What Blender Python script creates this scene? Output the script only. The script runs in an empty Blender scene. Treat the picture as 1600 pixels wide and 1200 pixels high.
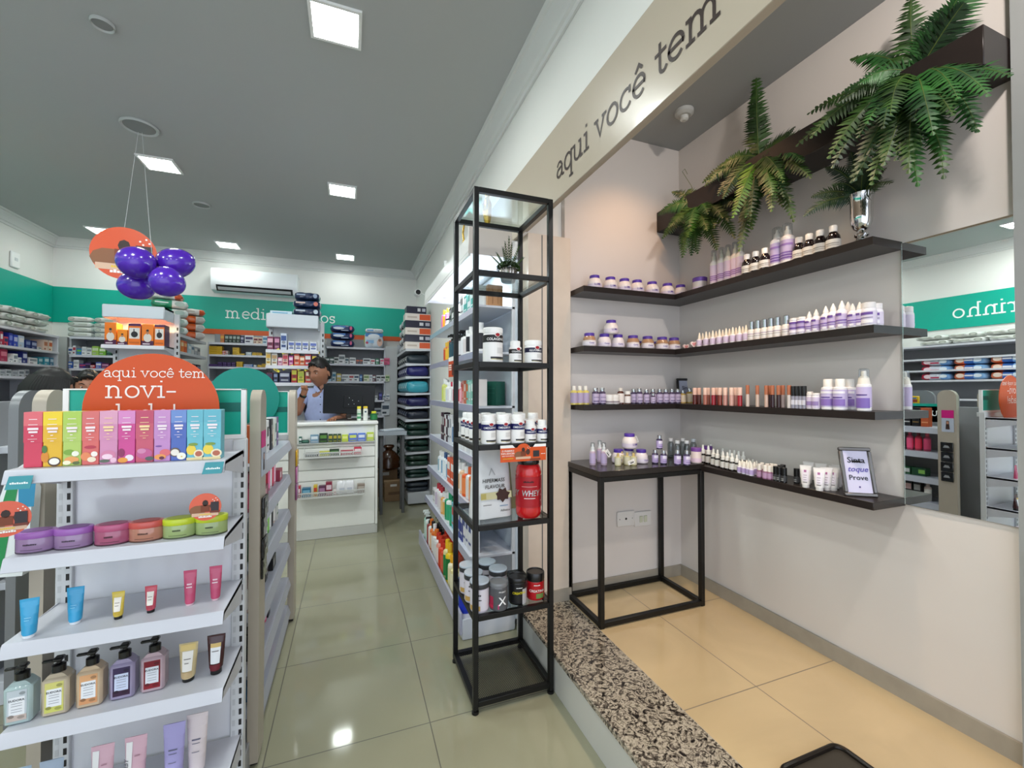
import bpy, bmesh, math, random
from mathutils import Vector, Matrix
random.seed(7)
PI = math.pi
C = bpy.context.scene.collection

# ------------------------------------------------------------------ camera, world, exposure
FPX, CAMH, YAW, PIT = 666.0, 1.35, math.atan(252/666.0), math.radians(0.86)
cd = bpy.data.cameras.new('camera'); cam = bpy.data.objects.new('camera', cd); C.objects.link(cam)
cam.location = (0, 0, CAMH); cam.rotation_euler = (PI/2+PIT, 0, -YAW)
cd.sensor_width = 36; cd.lens = 36*FPX/1600; cd.clip_start = 0.02
sc = bpy.context.scene; sc.camera = cam
sc.view_settings.view_transform = 'Standard'; sc.view_settings.look = 'None'
sc.view_settings.gamma = 1; sc.view_settings.use_curve_mapping = False
sc.view_settings.exposure = 0.0
sc.cycles.max_bounces = 10; sc.cycles.transparent_max_bounces = 16
w = bpy.data.worlds.new('world'); sc.world = w; w.use_nodes = True
w.node_tree.nodes['Background'].inputs[0].default_value = (0.80, 0.88, 1.0, 1)
w.node_tree.nodes['Background'].inputs[1].default_value = 2.3

CEIL = 3.08; YB = 6.35; XL = -3.17; XS = 0.862; XR = 1.98; ZS = 0.175; YN = 2.18; XW = 0.90; NC = 2.90
def area(name, loc, size, power, col=(1, 1, 1), rot=(0, 0, 0), sy=None, spread=None):
    l = bpy.data.lights.new(name, 'AREA'); l.energy = power; l.color = col
    l.shape = 'RECTANGLE' if sy else 'SQUARE'; l.size = size
    if sy: l.size_y = sy
    if spread: l.spread = spread
    o = bpy.data.objects.new(name, l); C.objects.link(o); o.location = loc; o.rotation_euler = rot
    return o
LIGHT_XY = [(-.075, 2.15), (-.075, 3.94), (-.075, 5.9), (-1.37, 3.97), (-1.37, 5.9), (-2.52, 5.86), (-2.52, 3.97), (-1.37, 2.15), (-2.52, 2.15), (-.075, .35), (-1.37, .35), (-2.52, .35)]
for i, (x, y) in enumerate(LIGHT_XY):
    area('ceiling_lamp', (x, y, CEIL-.014), .21, (7 if y < 1 else 9.5 if y < 3 else 5.0 if y < 5 else 1.6)*(1 if x > -1 else 1.5 if y < 3 else 1), (.96, 1.0, .97))
# warm spot lamps of the niche
def spot(name, loc, tgt, power, col, ang, blend, rad=.03):
    l = bpy.data.lights.new(name, 'SPOT'); l.energy = power; l.color = col; l.spot_size = ang; l.spot_blend = blend; l.shadow_soft_size = rad
    o = bpy.data.objects.new(name, l); C.objects.link(o); o.location = loc
    o.rotation_euler = (Vector(tgt)-Vector(loc)).to_track_quat('-Z', 'Y').to_euler()
    return o
spot('warm_spot', (1.42, 1.72, 2.88), (1.72, 1.90, 1.2), 19, (1.0, .58, .30), math.radians(110), .8)
spot('warm_spot', (1.30, 1.15, 2.88), (1.66, 1.45, .2), 62, (1.0, .76, .52), math.radians(75), .9, .06)
spot('niche_fill', (1.30, .25, 2.88), (1.9, 1.6, 1.7), 54, (1.0, .93, .87), math.radians(130), .9, .05)  # added fill lamp, no real fixture: lifts the upper niche wall and shelves

# ------------------------------------------------------------------ image-plane rays to points on real planes of the room
_F = Vector((math.sin(YAW)*math.cos(PIT), math.cos(YAW)*math.cos(PIT), math.sin(PIT)))
_R = Vector((math.cos(YAW), -math.sin(YAW), 0)); _U = _R.cross(_F); _O = Vector((0, 0, CAMH))
def at(px, py, ax, v):
    d = _F*FPX + _R*(px-800) - _U*(py-600); i = 'xyz'.index(ax)
    return _O + d*((v-_O[i])/d[i])
def pr(P):
    q = Vector(P)-_O; z = q.dot(_F); return 800+FPX*q.dot(_R)/z, 600-FPX*q.dot(_U)/z
def Xa(px, Y, Z):
    py = 600
    for _ in range(5): x = at(px, py, 'y', Y).x; py = pr((x, Y, Z))[1]
    return x
def Ya(px, X, Z):
    py = 600
    for _ in range(5): y = at(px, py, 'x', X).y; py = pr((X, y, Z))[1]
    return y

# ------------------------------------------------------------------ materials
def lin(h):
    h = h.lstrip('#'); c = [int(h[i:i+2], 16)/255 for i in (0, 2, 4)]
    return tuple(((v+.055)/1.055)**2.4 if v > .04045 else v/12.92 for v in c)+(1,)
_m = {}
def M(h, rough=.5, metal=0, trans=0, emit=0, coat=0, ior=1.45, noise=0, nscale=20, bump=0):
    k = (h, rough, metal, trans, emit, coat, noise, nscale, bump)
    if k in _m: return _m[k]
    m = bpy.data.materials.new('paint'); m.use_nodes = True; nt = m.node_tree; b = nt.nodes['Principled BSDF']
    b.inputs['Base Color'].default_value = lin(h); b.inputs['Roughness'].default_value = rough
    b.inputs['Metallic'].default_value = metal; b.inputs['IOR'].default_value = ior
    if trans: b.inputs['Transmission Weight'].default_value = trans
    if coat: b.inputs['Coat Weight'].default_value = coat; b.inputs['Coat Roughness'].default_value = .08
    if emit: b.inputs['Emission Color'].default_value = lin(h); b.inputs['Emission Strength'].default_value = emit
    if noise or bump:
        tc = nt.nodes.new('ShaderNodeTexCoord'); n = nt.nodes.new('ShaderNodeTexNoise'); n.inputs['Scale'].default_value = nscale; n.inputs['Detail'].default_value = 4
        nt.links.new(tc.outputs['Object'], n.inputs['Vector'])
        if noise:
            r = nt.nodes.new('ShaderNodeValToRGB'); c = lin(h)
            r.color_ramp.elements[0].position = .3; r.color_ramp.elements[1].position = .7
            r.color_ramp.elements[0].color = tuple(v*(1-noise) for v in c[:3])+(1,)
            r.color_ramp.elements[1].color = tuple(min(1, v*(1+noise)) for v in c[:3])+(1,)
            nt.links.new(n.outputs['Fac'], r.inputs[0]); nt.links.new(r.outputs[0], b.inputs['Base Color'])
        if bump:
            bp = nt.nodes.new('ShaderNodeBump'); bp.inputs['Strength'].default_value = bump; bp.inputs['Distance'].default_value = .01
            nt.links.new(n.outputs['Fac'], bp.inputs['Height']); nt.links.new(bp.outputs[0], b.inputs['Normal'])
    _m[k] = m; return m
def glass_mat(tint='#e8f4f2', refl=.12, rough=.02):
    k = ('glass', tint, refl, rough)
    if k in _m: return _m[k]
    m = bpy.data.materials.new('glass'); m.use_nodes = True; nt = m.node_tree; nt.nodes.clear()
    o = nt.nodes.new('ShaderNodeOutputMaterial'); mx = nt.nodes.new('ShaderNodeMixShader'); t = nt.nodes.new('ShaderNodeBsdfTransparent'); g = nt.nodes.new('ShaderNodeBsdfGlossy'); f = nt.nodes.new('ShaderNodeLayerWeight'); a = nt.nodes.new('ShaderNodeMath'); pw = nt.nodes.new('ShaderNodeMath'); pw.operation = 'POWER'; pw.inputs[1].default_value = 4
    t.inputs[0].default_value = lin(tint); g.inputs['Roughness'].default_value = rough; f.inputs[0].default_value = .5
    a.operation = 'MULTIPLY_ADD'; a.inputs[2].default_value = .04+refl*.2; a.inputs[1].default_value = .6; a.use_clamp = True; nt.links.new(f.outputs['Facing'], pw.inputs[0])
    nt.links.new(pw.outputs[0], a.inputs[0]); nt.links.new(a.outputs[0], mx.inputs[0]); nt.links.new(t.outputs[0], mx.inputs[1]); nt.links.new(g.outputs[0], mx.inputs[2]); nt.links.new(mx.outputs[0], o.inputs[0])
    _m[k] = m; return m
def tile_mat(name, col, grout, x0, y0, s, rough, var=.05):
    m = bpy.data.materials.new(name); m.use_nodes = True; nt = m.node_tree; b = nt.nodes['Principled BSDF']; L = nt.links.new
    tc = nt.nodes.new('ShaderNodeTexCoord'); sp = nt.nodes.new('ShaderNodeSeparateXYZ'); L(tc.outputs['Object'], sp.inputs[0])
    def mth(op, a, v2=None, link=None):
        n = nt.nodes.new('ShaderNodeMath'); n.operation = op
        if isinstance(a, (int, float)): n.inputs[0].default_value = a
        else: L(a, n.inputs[0])
        if link is not None: L(link, n.inputs[1])
        elif v2 is not None: n.inputs[1].default_value = v2
        return n.outputs[0]
    def edge(o, o0):
        v = mth('DIVIDE', mth('SUBTRACT', o, o0), s); f = mth('FRACT', v); g = mth('SUBTRACT', 1.0, link=f); return mth('MINIMUM', f, link=g)
    e = mth('MINIMUM', edge(sp.outputs[0], x0), link=edge(sp.outputs[1], y0))
    line = mth('LESS_THAN', e, .0022/s)
    n1 = nt.nodes.new('ShaderNodeTexNoise'); n1.inputs['Scale'].default_value = 2.2; n1.inputs['Detail'].default_value = 6; n1.inputs['Distortion'].default_value = 1.2; L(tc.outputs['Object'], n1.inputs['Vector'])
    r = nt.nodes.new('ShaderNodeValToRGB'); c = lin(col); r.color_ramp.elements[0].position = .3; r.color_ramp.elements[1].position = .72
    r.color_ramp.elements[0].color = tuple(v*(1-var) for v in c[:3])+(1,); r.color_ramp.elements[1].color = tuple(v*(1+var) for v in c[:3])+(1,)
    L(n1.outputs['Fac'], r.inputs[0]); mx = nt.nodes.new('ShaderNodeMix'); mx.data_type = 'RGBA'; L(line, mx.inputs[0]); L(r.outputs[0], mx.inputs[6]); mx.inputs[7].default_value = lin(grout)
    L(mx.outputs[2], b.inputs['Base Color']); b.inputs['Roughness'].default_value = rough
    rr = mth('ADD', mth('MULTIPLY', line, .5), rough); L(rr, b.inputs['Roughness'])
    return m
def granite_mat():
    m = bpy.data.materials.new('granite'); m.use_nodes = True; nt = m.node_tree; b = nt.nodes['Principled BSDF']; L = nt.links.new
    tc = nt.nodes.new('ShaderNodeTexCoord')
    n = nt.nodes.new('ShaderNodeTexNoise'); n.inputs['Scale'].default_value = 26; n.inputs['Detail'].default_value = 8; n.inputs['Distortion'].default_value = 2.4; L(tc.outputs['Object'], n.inputs['Vector'])
    r = nt.nodes.new('ShaderNodeValToRGB'); e = r.color_ramp.elements; e[0].position = .36; e[0].color = lin('#2b2623'); e[1].position = .46; e[1].color = lin('#7f7468')
    a = r.color_ramp.elements.new(.52); a.color = lin('#c3b7a5'); a = r.color_ramp.elements.new(.62); a.color = lin('#a59a88'); a = r.color_ramp.elements.new(.72); a.color = lin('#5c5149')
    L(n.outputs['Fac'], r.inputs[0])
    v = nt.nodes.new('ShaderNodeTexNoise'); v.inputs['Scale'].default_value = 70; v.inputs['Detail'].default_value = 5; v.inputs['Distortion'].default_value = 1.5; L(tc.outputs['Object'], v.inputs['Vector'])
    r2 = nt.nodes.new('ShaderNodeValToRGB'); r2.color_ramp.elements[0].position = .38; r2.color_ramp.elements[0].color = lin('#3a3230'); r2.color_ramp.elements[1].position = .5; r2.color_ramp.elements[1].color = (1, 1, 1, 1); L(v.outputs['Fac'], r2.inputs[0])
    mx = nt.nodes.new('ShaderNodeMix'); mx.data_type = 'RGBA'; mx.blend_type = 'MULTIPLY'; mx.inputs[0].default_value = .8; L(r.outputs[0], mx.inputs[6]); L(r2.outputs[0], mx.inputs[7])
    L(mx.outputs[2], b.inputs['Base Color']); b.inputs['Roughness'].default_value = .16
    return m
def leaf_mat(c1, c2):
    m = bpy.data.materials.new('leaf'); m.use_nodes = True; nt = m.node_tree; b = nt.nodes['Principled BSDF']
    tc = nt.nodes.new('ShaderNodeTexCoord'); n = nt.nodes.new('ShaderNodeTexNoise'); n.inputs['Scale'].default_value = 9; nt.links.new(tc.outputs['Object'], n.inputs['Vector'])
    r = nt.nodes.new('ShaderNodeValToRGB'); r.color_ramp.elements[0].position = .35; r.color_ramp.elements[0].color = lin(c1); r.color_ramp.elements[1].position = .65; r.color_ramp.elements[1].color = lin(c2)
    nt.links.new(n.outputs['Fac'], r.inputs[0]); nt.links.new(r.outputs[0], b.inputs['Base Color']); b.inputs['Roughness'].default_value = .5
    return m

WHITE = M('#f2f2f0', .4); WALL = M('#e6e5e0', .65, noise=.015, nscale=3, bump=.05); STEEL = M('#cbccd4', .35); SHELFG = M('#c9ccd2', .35); BLACKM = M('#070707', .45)
BEIGE = M('#b5ab9c', .35, metal=.1); DARKG = M('#5b5c5e', .5); TEAL = M('#00a690', .4); ORANGE = M('#d9610f', .3, coat=.4); INK = M('#22201f', .5); CHROME = M('#d5d5d5', .08, metal=1)
PURPLE = M('#4b2a92', .35); LILAC = M('#a48fc4', .4); CREAM = M('#efe6dc', .35); SILVER = M('#b8bcc0', .25, metal=.9); BROWNSH = M('#241d1b', .35, noise=.08, nscale=30); AMBER = M('#3a1d10', .12, coat=.8); VIOLETB = M('#2e2140', .2, coat=.5)
CLEAR = glass_mat('#eef2f4', .3); RACKGLASS = glass_mat('#f0f6f5', .1)

# ------------------------------------------------------------------ mesh builder
def rotm(rx=0, ry=0, rz=0): return (Matrix.Rotation(rz, 3, 'Z') @ Matrix.Rotation(ry, 3, 'Y') @ Matrix.Rotation(rx, 3, 'X'))
class MB:
    def __init__(s): s.v = []; s.f = []; s.mi = []; s.mats = []
    def _m(s, m):
        if m not in s.mats: s.mats.append(m)
        return s.mats.index(m)
    def add(s, vs, fs, m, T=None, R=None):
        b = len(s.v)
        for v in vs:
            q = Vector(v)
            if R is not None: q = R @ q
            if T is not None: q = q+Vector(T)
            s.v.append(q[:])
        k = s._m(m)
        for f in fs: s.f.append([i+b for i in f]); s.mi.append(k)
        return s
    def box(s, x0, x1, y0, y1, z0, z1, m, bev=0, T=None, R=None):
        if bev:
            cx, cy, cz = (x0+x1)/2, (y0+y1)/2, (z0+z1)/2; hx, hy, hz = (x1-x0)/2, (y1-y0)/2, (z1-z0)/2
            b = min(bev, hx*.9, hy*.9, hz*.9); vs = []; idx = {}
            for sx in (-1, 1):
                for sy in (-1, 1):
                    for sz in (-1, 1):
                        for a, (ix, iy, iz) in enumerate(((0, b, b), (b, 0, b), (b, b, 0))):
                            idx[(sx, sy, sz, a)] = len(vs); vs.append((cx+sx*(hx-ix), cy+sy*(hy-iy), cz+sz*(hz-iz)))
            fs = []; I = lambda a, b_, c, k: idx[(a, b_, c, k)]
            for q in (-1, 1):
                fs.append([I(q, -1, -1, 0), I(q, 1, -1, 0), I(q, 1, 1, 0), I(q, -1, 1, 0)]); fs.append([I(-1, q, -1, 1), I(1, q, -1, 1), I(1, q, 1, 1), I(-1, q, 1, 1)]); fs.append([I(-1, -1, q, 2), I(1, -1, q, 2), I(1, 1, q, 2), I(-1, 1, q, 2)])
            for p in (-1, 1):
                for q in (-1, 1):
                    fs.append([I(p, q, -1, 0), I(p, q, 1, 0), I(p, q, 1, 1), I(p, q, -1, 1)]); fs.append([I(p, -1, q, 0), I(p, 1, q, 0), I(p, 1, q, 2), I(p, -1, q, 2)]); fs.append([I(-1, p, q, 1), I(1, p, q, 1), I(1, p, q, 2), I(-1, p, q, 2)])
                    for r in (-1, 1): fs.append([I(p, q, r, 0), I(p, q, r, 1), I(p, q, r, 2)])
            return s.add(vs, fs, m, T, R)
        vs = [(x, y, z) for x in (x0, x1) for y in (y0, y1) for z in (z0, z1)]
        return s.add(vs, [(0, 1, 3, 2), (4, 6, 7, 5), (0, 4, 5, 1), (2, 3, 7, 6), (0, 2, 6, 4), (1, 5, 7, 3)], m, T, R)
    def lathe(s, prof, m, seg=18, T=None, R=None, cap0=True, cap1=True, sx=1, sy=1):
        n = len(prof); vs = []
        for r, z in prof:
            for k in range(seg): a = 2*PI*k/seg; vs.append((r*math.cos(a)*sx, r*math.sin(a)*sy, z))
        fs = [(i*seg+k, i*seg+(k+1) % seg, (i+1)*seg+(k+1) % seg, (i+1)*seg+k) for i in range(n-1) for k in range(seg)]
        if cap0 and prof[0][0] > 1e-5: fs.append(tuple(range(seg-1, -1, -1)))
        if cap1 and prof[-1][0] > 1e-5: fs.append(tuple((n-1)*seg+k for k in range(seg)))
        return s.add(vs, fs, m, T, R)
    def tube(s, pts, r, m, seg=8):
        pts = [Vector(p) for p in pts]; n = len(pts); rs = r if isinstance(r, (list, tuple)) else [r]*n; vs = []; up = None
        for i, p in enumerate(pts):
            d = (pts[min(i+1, n-1)]-pts[max(i-1, 0)]).normalized()
            if up is None: up = d.orthogonal().normalized()
            else: up = (up-d*up.dot(d)).normalized()
            q = d.cross(up)
            for k in range(seg): a = 2*PI*k/seg; vs.append((p+(up*math.cos(a)+q*math.sin(a))*rs[i])[:])
        fs = [(i*seg+k, i*seg+(k+1) % seg, (i+1)*seg+(k+1) % seg, (i+1)*seg+k) for i in range(n-1) for k in range(seg)]
        fs += [tuple(range(seg-1, -1, -1)), tuple((n-1)*seg+k for k in range(seg))]
        return s.add(vs, fs, m)
    def prism(s, poly, d0, d1, m, plane='xz', T=None, R=None):
        n = len(poly); P = {'xz': lambda a, b, d: (a, d, b), 'yz': lambda a, b, d: (d, a, b), 'xy': lambda a, b, d: (a, b, d)}[plane]
        vs = [P(a, b, d0) for a, b in poly]+[P(a, b, d1) for a, b in poly]
        fs = [tuple(range(n)), tuple(range(2*n-1, n-1, -1))]+[(i, n+i, n+(i+1) % n, (i+1) % n) for i in range(n)]
        return s.add(vs, fs, m, T, R)
    def rect(s, x0, z0, x1, z1, y, m, T=None, R=None): return s.add([(x0, y, z0), (x1, y, z0), (x1, y, z1), (x0, y, z1)], [(0, 1, 2, 3)], m, T, R)
    def disc(s, cx, cz, rx, rz, y, m, n=20, T=None, R=None): return s.add([(cx+rx*math.cos(2*PI*k/n), y, cz+rz*math.sin(2*PI*k/n)) for k in range(n)], [tuple(range(n))], m, T, R)
    def text(s, t, size, cx, cz, y, m, T=None, R=None, wrap=None, shear=0, align='C', sxs=1, ang=0, zt=0):
        vs, fs = text_geo(t); x0 = min(v[0] for v in vs); x1 = max(v[0] for v in vs); off = {'C': (x0+x1)/2, 'L': x0}[align]; out = []
        for a, b in vs:
            X = (a-off+shear*b)*size*sxs; Z = b*size
            if zt: X, Z = X*math.cos(zt)-Z*math.sin(zt), X*math.sin(zt)+Z*math.cos(zt)
            X += cx; Z += cz
            if wrap: th = X/wrap+ang; out.append((wrap*math.sin(th), -wrap*math.cos(th), Z))
            else: out.append((X, y, Z))
        return s.add(out, fs, m, T, R)
    def mesh(s, name='mesh', smooth=True):
        me = bpy.data.meshes.new(name); me.from_pydata(s.v, [], s.f)
        for m in s.mats: me.materials.append(m)
        me.polygons.foreach_set('material_index', s.mi)
        bm = bmesh.new(); bm.from_mesh(me); bmesh.ops.recalc_face_normals(bm, faces=bm.faces); bm.to_mesh(me); bm.free()
        if smooth:
            me.polygons.foreach_set('use_smooth', [True]*len(me.polygons)); me.set_sharp_from_angle(angle=math.radians(38))
        me.update(); return me
    def build(s, name, parent=None, loc=None, rz=0, smooth=True):
        o = bpy.data.objects.new(name, s.mesh(name, smooth)); C.objects.link(o)
        if parent is not None: o.parent = parent
        if loc is not None: o.location = loc
        if rz: o.rotation_euler = (0, 0, rz)
        return o
_tg = {}
SCRIB = {'farmacia', 'BALANCE', 'SWEET', 'SAVORY', 'FRESH', 'HYDRA', 'integral', 'VEGAN', 'PROTEIN', 'NA VIDA REAL', 'ULTRA', 'PROBIOTICA', 'influencer', 'v'}
def text_geo(t):
    if t in _tg: return _tg[t]
    if t in SCRIB:                     # lettering too small to read in the photo: a run of plain strokes
        r = random.Random(len(t)); x = 0; vs = []; fs = []
        for ch in t:
            h = r.uniform(.42, .62); k = len(vs); vs += [(x, .05), (x+.40, .05), (x+.40, h), (x, h)]; fs.append((k, k+1, k+2, k+3)); x += .47
        _tg[t] = (vs, fs); return _tg[t]
    cu = bpy.data.curves.new('t', 'FONT'); cu.body = t; cu.size = 1; cu.resolution_u = 2; cu.offset = .012
    o = bpy.data.objects.new('t', cu); C.objects.link(o); dg = bpy.context.evaluated_depsgraph_get(); me = o.evaluated_get(dg).to_mesh()
    vs = [(v.co.x, v.co.y) for v in me.vertices]; fs = [tuple(p.vertices) for p in me.polygons]
    o.evaluated_get(dg).to_mesh_clear(); bpy.data.objects.remove(o); bpy.data.curves.remove(cu)
    _tg[t] = (vs, fs); return _tg[t]

# slab-serif lettering drawn as pen strokes (x-height 1)
def arc(cx, cy, rx, ry, a0, a1, n=12): return [(cx+rx*math.cos(math.radians(a0+(a1-a0)*i/n)), cy+ry*math.sin(math.radians(a0+(a1-a0)*i/n))) for i in range(n+1)]
def ser(x, y, w=.2): return [(x-w, y), (x+w, y)]
GL = {
 'a': (.98, [arc(.40, .62, .30, .33, 150, 0, 8)+[(.70, .62), (.70, .12), (.78, .05), (.92, .05)], [(.70, .60)]+arc(.36, .30, .28, .25, 90, 270, 8)+[(.55, .1), (.70, .28)]]),
 'q': (1.10, [arc(.5, .5, .40, .45, 0, 360, 20), [(.90, .95), (.90, -.5)], [(.90, .95), (1.0, .95)], ser(.90, -.5, .18)]),
 'u': (1.22, [[(.06, .95), (.22, .95), (.22, .42)]+arc(.52, .38, .30, .33, 180, 340, 8)+[(.88, .5)], [(.72, .95), (.88, .95), (.88, .05), (1.06, .05)]]),
 'i': (.62, [[(.1, .95), (.32, .95), (.32, .05)], ser(.32, .05, .22), [(.29, 1.36), (.35, 1.36)]]),
 'v': (1.10, [[(.18, .95), (.52, .05), (.88, .95)], ser(.16, .95, .15), ser(.90, .95, .15)]),
 'o': (1.10, [arc(.54, .5, .42, .45, 0, 360, 22)]),
 'c': (1.0, [arc(.54, .5, .42, .45, 45, 318, 18), [(.84, .95), (.84, .70)]]),
 'e': (1.06, [[(.13, .52), (.93, .52)]+arc(.53, .5, .40, .45, 0, 312, 20)]),
 't': (.74, [[(.32, 1.3), (.32, .3)]+arc(.52, .28, .20, .23, 180, 330, 6), [(.06, .93), (.66, .93)]]),
 'm': (1.86, [[(.06, .95), (.24, .95), (.24, .05)], [(.24, .55)]+arc(.52, .6, .28, .35, 160, 0, 8)+[(.80, .05)], [(.80, .55)]+arc(1.08, .6, .28, .35, 160, 0, 8)+[(1.36, .05)], ser(.24, .05, .18), ser(.80, .05, .16), ser(1.40, .05, .18)]),
 'n': (1.24, [[(.06, .95), (.24, .95), (.24, .05)], [(.24, .55)]+arc(.55, .6, .31, .35, 160, 0, 8)+[(.86, .05)], ser(.24, .05, .18), ser(.88, .05, .18)]),
 'd': (1.20, [arc(.5, .5, .40, .45, 0, 360, 20), [(.74, 1.45), (.90, 1.45), (.90, .05), (1.06, .05)]]),
 'h': (1.24, [[(.06, 1.45), (.24, 1.45), (.24, .05)], [(.24, .55)]+arc(.55, .6, .31, .35, 160, 0, 8)+[(.86, .05)], ser(.24, .05, .18), ser(.88, .05, .18)]),
 'r': (.86, [[(.06, .95), (.26, .95), (.26, .05)], [(.26, .5)]+arc(.56, .62, .30, .33, 170, 55, 7), ser(.28, .05, .22)]),
 's': (.90, [arc(.44, .72, .28, .23, 30, 250, 9)+arc(.46, .27, .30, .23, 70, -150, 9), [(.72, .95), (.72, .74)]]),
 '!': (.5, [[(.25, 1.4), (.25, .4)], [(.22, .05), (.28, .05)]]),
 '-': (.8, [[(.12, .5), (.68, .5)]]), ' ': (.55, []),
}
GL['ê'] = (1.06, GL['e'][1]+[[(.32, 1.2), (.53, 1.42), (.74, 1.2)]])
def stroke_quads(pts, w):
    out = []; n = len(pts)
    P = [Vector(p).to_2d() if len(p) == 2 else Vector(p) for p in pts]; closed = (P[0]-P[-1]).length < 1e-4
    L = []; Rr = []
    for i in range(n):
        if closed and i in (0, n-1): a, b = P[n-2], P[1]; d0 = (P[0]-a).normalized(); d1 = (b-P[0]).normalized()
        else:
            d0 = (P[i]-P[i-1]).normalized() if i > 0 else (P[1]-P[0]).normalized(); d1 = (P[i+1]-P[i]).normalized() if i < n-1 else d0
        t = (d0+d1).normalized() if (d0+d1).length > .1 else d1; nn = Vector((-t.y, t.x)); k = 1/max(.6, nn.dot(Vector((-d1.y, d1.x))))
        p = P[i].copy()
        if not closed and i == 0: p -= d0*w*.35
        if not closed and i == n-1: p += d0*w*.35
        L.append(p+nn*w/2*k); Rr.append(p-nn*w/2*k)
    return L, Rr
def slab(mb, text, xh, w, m, place):
    """place(a, b) -> 3d point for glyph coordinates in metres"""
    x = 0; sk_ = 0
    for ch in text:
        adv, st = GL[ch]
        for s_ in st:
            L, R_ = stroke_quads(s_, w); n = len(L)
            sk_ += 1; o0 = Vector(place(0, 0)); nn_ = (Vector(place(1, 0))-o0).cross(Vector(place(0, 1))-o0).normalized()*.00012*(sk_ % 5)
            vs = [(Vector(place((x+p.x)*xh, p.y*xh))+nn_)[:] for p in L+R_]
            mb.add(vs, [(i, i+1, n+i+1, n+i) for i in range(n-1)], m)
        x += adv*.98
def slab_width(text, xh): return sum(GL[c][0]*.98 for c in text)*xh

# ------------------------------------------------------------------ naming
def tag(o, label=None, cat=None, group=None, kind=None):
    if label: o['label'] = label
    if cat: o['category'] = cat
    if group: o['group'] = group
    if kind: o['kind'] = kind
    return o
def thing(name, label, cat, loc=(0, 0, 0), rz=0, group=None):
    o = bpy.data.objects.new(name, None); o.empty_display_size = .05; C.objects.link(o); o.location = loc; o.rotation_euler = (0, 0, rz)
    return tag(o, label, cat, group)
def struct(mb, name): return tag(mb.build(name), kind='structure')
ORD = ['first', 'second', 'third', 'fourth', 'fifth', 'sixth', 'seventh', 'eighth', 'ninth', 'tenth', 'eleventh', 'twelfth', 'thirteenth', 'fourteenth', 'fifteenth', 'sixteenth', 'seventeenth', 'eighteenth', 'nineteenth', 'twentieth', 'twenty-first', 'twenty-second', 'twenty-third', 'twenty-fourth']
class Proto:
    """a product built once: single mesh, or an Empty with parts; every placing copies the object and each part"""
    def __init__(s, name, parts, cat):
        s.name = name; s.cat = cat; s.parts = parts; s.used = False
        if isinstance(parts, MB): s.one = bpy.data.objects.new(name, parts.mesh(name)); s.kids = []
        else:
            s.one = bpy.data.objects.new(name, None); s.one.empty_display_size = .03; s.kids = []
            for pn, pm, *sub in parts:
                k = bpy.data.objects.new(pn, pm.mesh(pn)); s.kids.append((k, [bpy.data.objects.new(a, b.mesh(a)) for a, b in (sub[0] if sub else [])]))
    def put(s, loc, rz=0, label=None, group=None, sc_=1, rx=0, ry=0):
        r = s.one.copy(); C.objects.link(r); r.location = loc; r.rotation_euler = (rx, ry, rz)
        if isinstance(sc_, (tuple, list)): r.scale = sc_
        else: r.scale = (sc_,)*3
        for k, sub in s.kids:
            c = k.copy(); C.objects.link(c); c.parent = r
            for g in sub: d = g.copy(); C.objects.link(d); d.parent = c
        return tag(r, label, s.cat, group)

# ================================================================== ROOM
FLOORM = tile_mat('floor_tiles', '#9a9880', '#625f52', .309, 1.758, .597, .07, .02)
STEPM = tile_mat('step_tiles', '#cdb48c', '#8a7c68', 1.51, 1.255, .60, .12, .09)
CEILM = M('#b0b2b1', .9); NWALL = M('#dcd4ce', .35, noise=.015, nscale=3); BASEB = M('#a39a8c', .3, noise=.08, nscale=12)
b = MB(); b.box(XL-.1, XW+.3, -2.2, YB+.1, -.1, 0, FLOORM); struct(b, 'floor')
b = MB(); b.box(XS, XR+.1, -2.2, YN+.02, 0.001, ZS, M('#c9c8c2', .25)); struct(b, 'trim_1')
b = MB(); b.box(1.15, XR, -2.2, YN, ZS-.001, ZS+.001, STEPM); struct(b, 'trim_2')
b = MB(); b.box(XS-.006, 1.15, -2.2, 2.15, ZS-.022, ZS+.002, granite_mat(), bev=.003); struct(b, 'trim_3')
b = MB(); b.box(XL-.1, XW+.2, -2.2, YB+.1, CEIL, CEIL+.1, CEILM); struct(b, 'ceiling')
b = MB(); b.box(XL-.1, XW+.3, YB, YB+.1, 0, CEIL, WALL); struct(b, 'wall_back')
b = MB(); b.box(XL-.1, XL, -2.2, YB, 0, CEIL, WALL); struct(b, 'wall_left')
b = MB(); b.box(XW, XW+.25, 2.22, YB, 0, CEIL, WALL); b.box(XW, XW+.03, -2.2, 2.22, 2.56, CEIL, WALL); struct(b, 'wall_right')
b = MB(); b.box(.8845, .8995, -2.2, 2.14, 2.216, 2.56, M('#b7aa98', .6)); struct(b, 'trim_4')
b = MB(); b.box(.9004, XR+.1, -2.2, YN+.1, NC, NC+.08, M('#a3a5a4', .8)); struct(b, 'trim_5')
b = MB(); b.box(XR, XR+.1, -2.2, YN+.1, 0, NC, NWALL); b.box(1.15, XR, YN, YN+.1, 0, NC, NWALL); struct(b, 'wall_niche')
b = MB(); b.box(.905, 1.165, 2.14, 2.22, ZS+.002, 2.215, M('#dccdbd', .35, noise=.02)); b.box(.905, 1.165, 2.133, 2.14, ZS+.002, ZS+.07, BASEB); b.box(.985, .99, 2.138, 2.14, ZS+.07, 2.21, DARKG); struct(b, 'trim_6')
b = MB(); b.box(1.945, XR, .38, .688, ZS+.003, NC, M('#9b9d9c', .45)); struct(b, 'trim_7')
b = MB(); b.box(XR-.012, XR-.001, .69, YN, ZS+.001, ZS+.068, BASEB); struct(b, 'baseboard_right')
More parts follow.
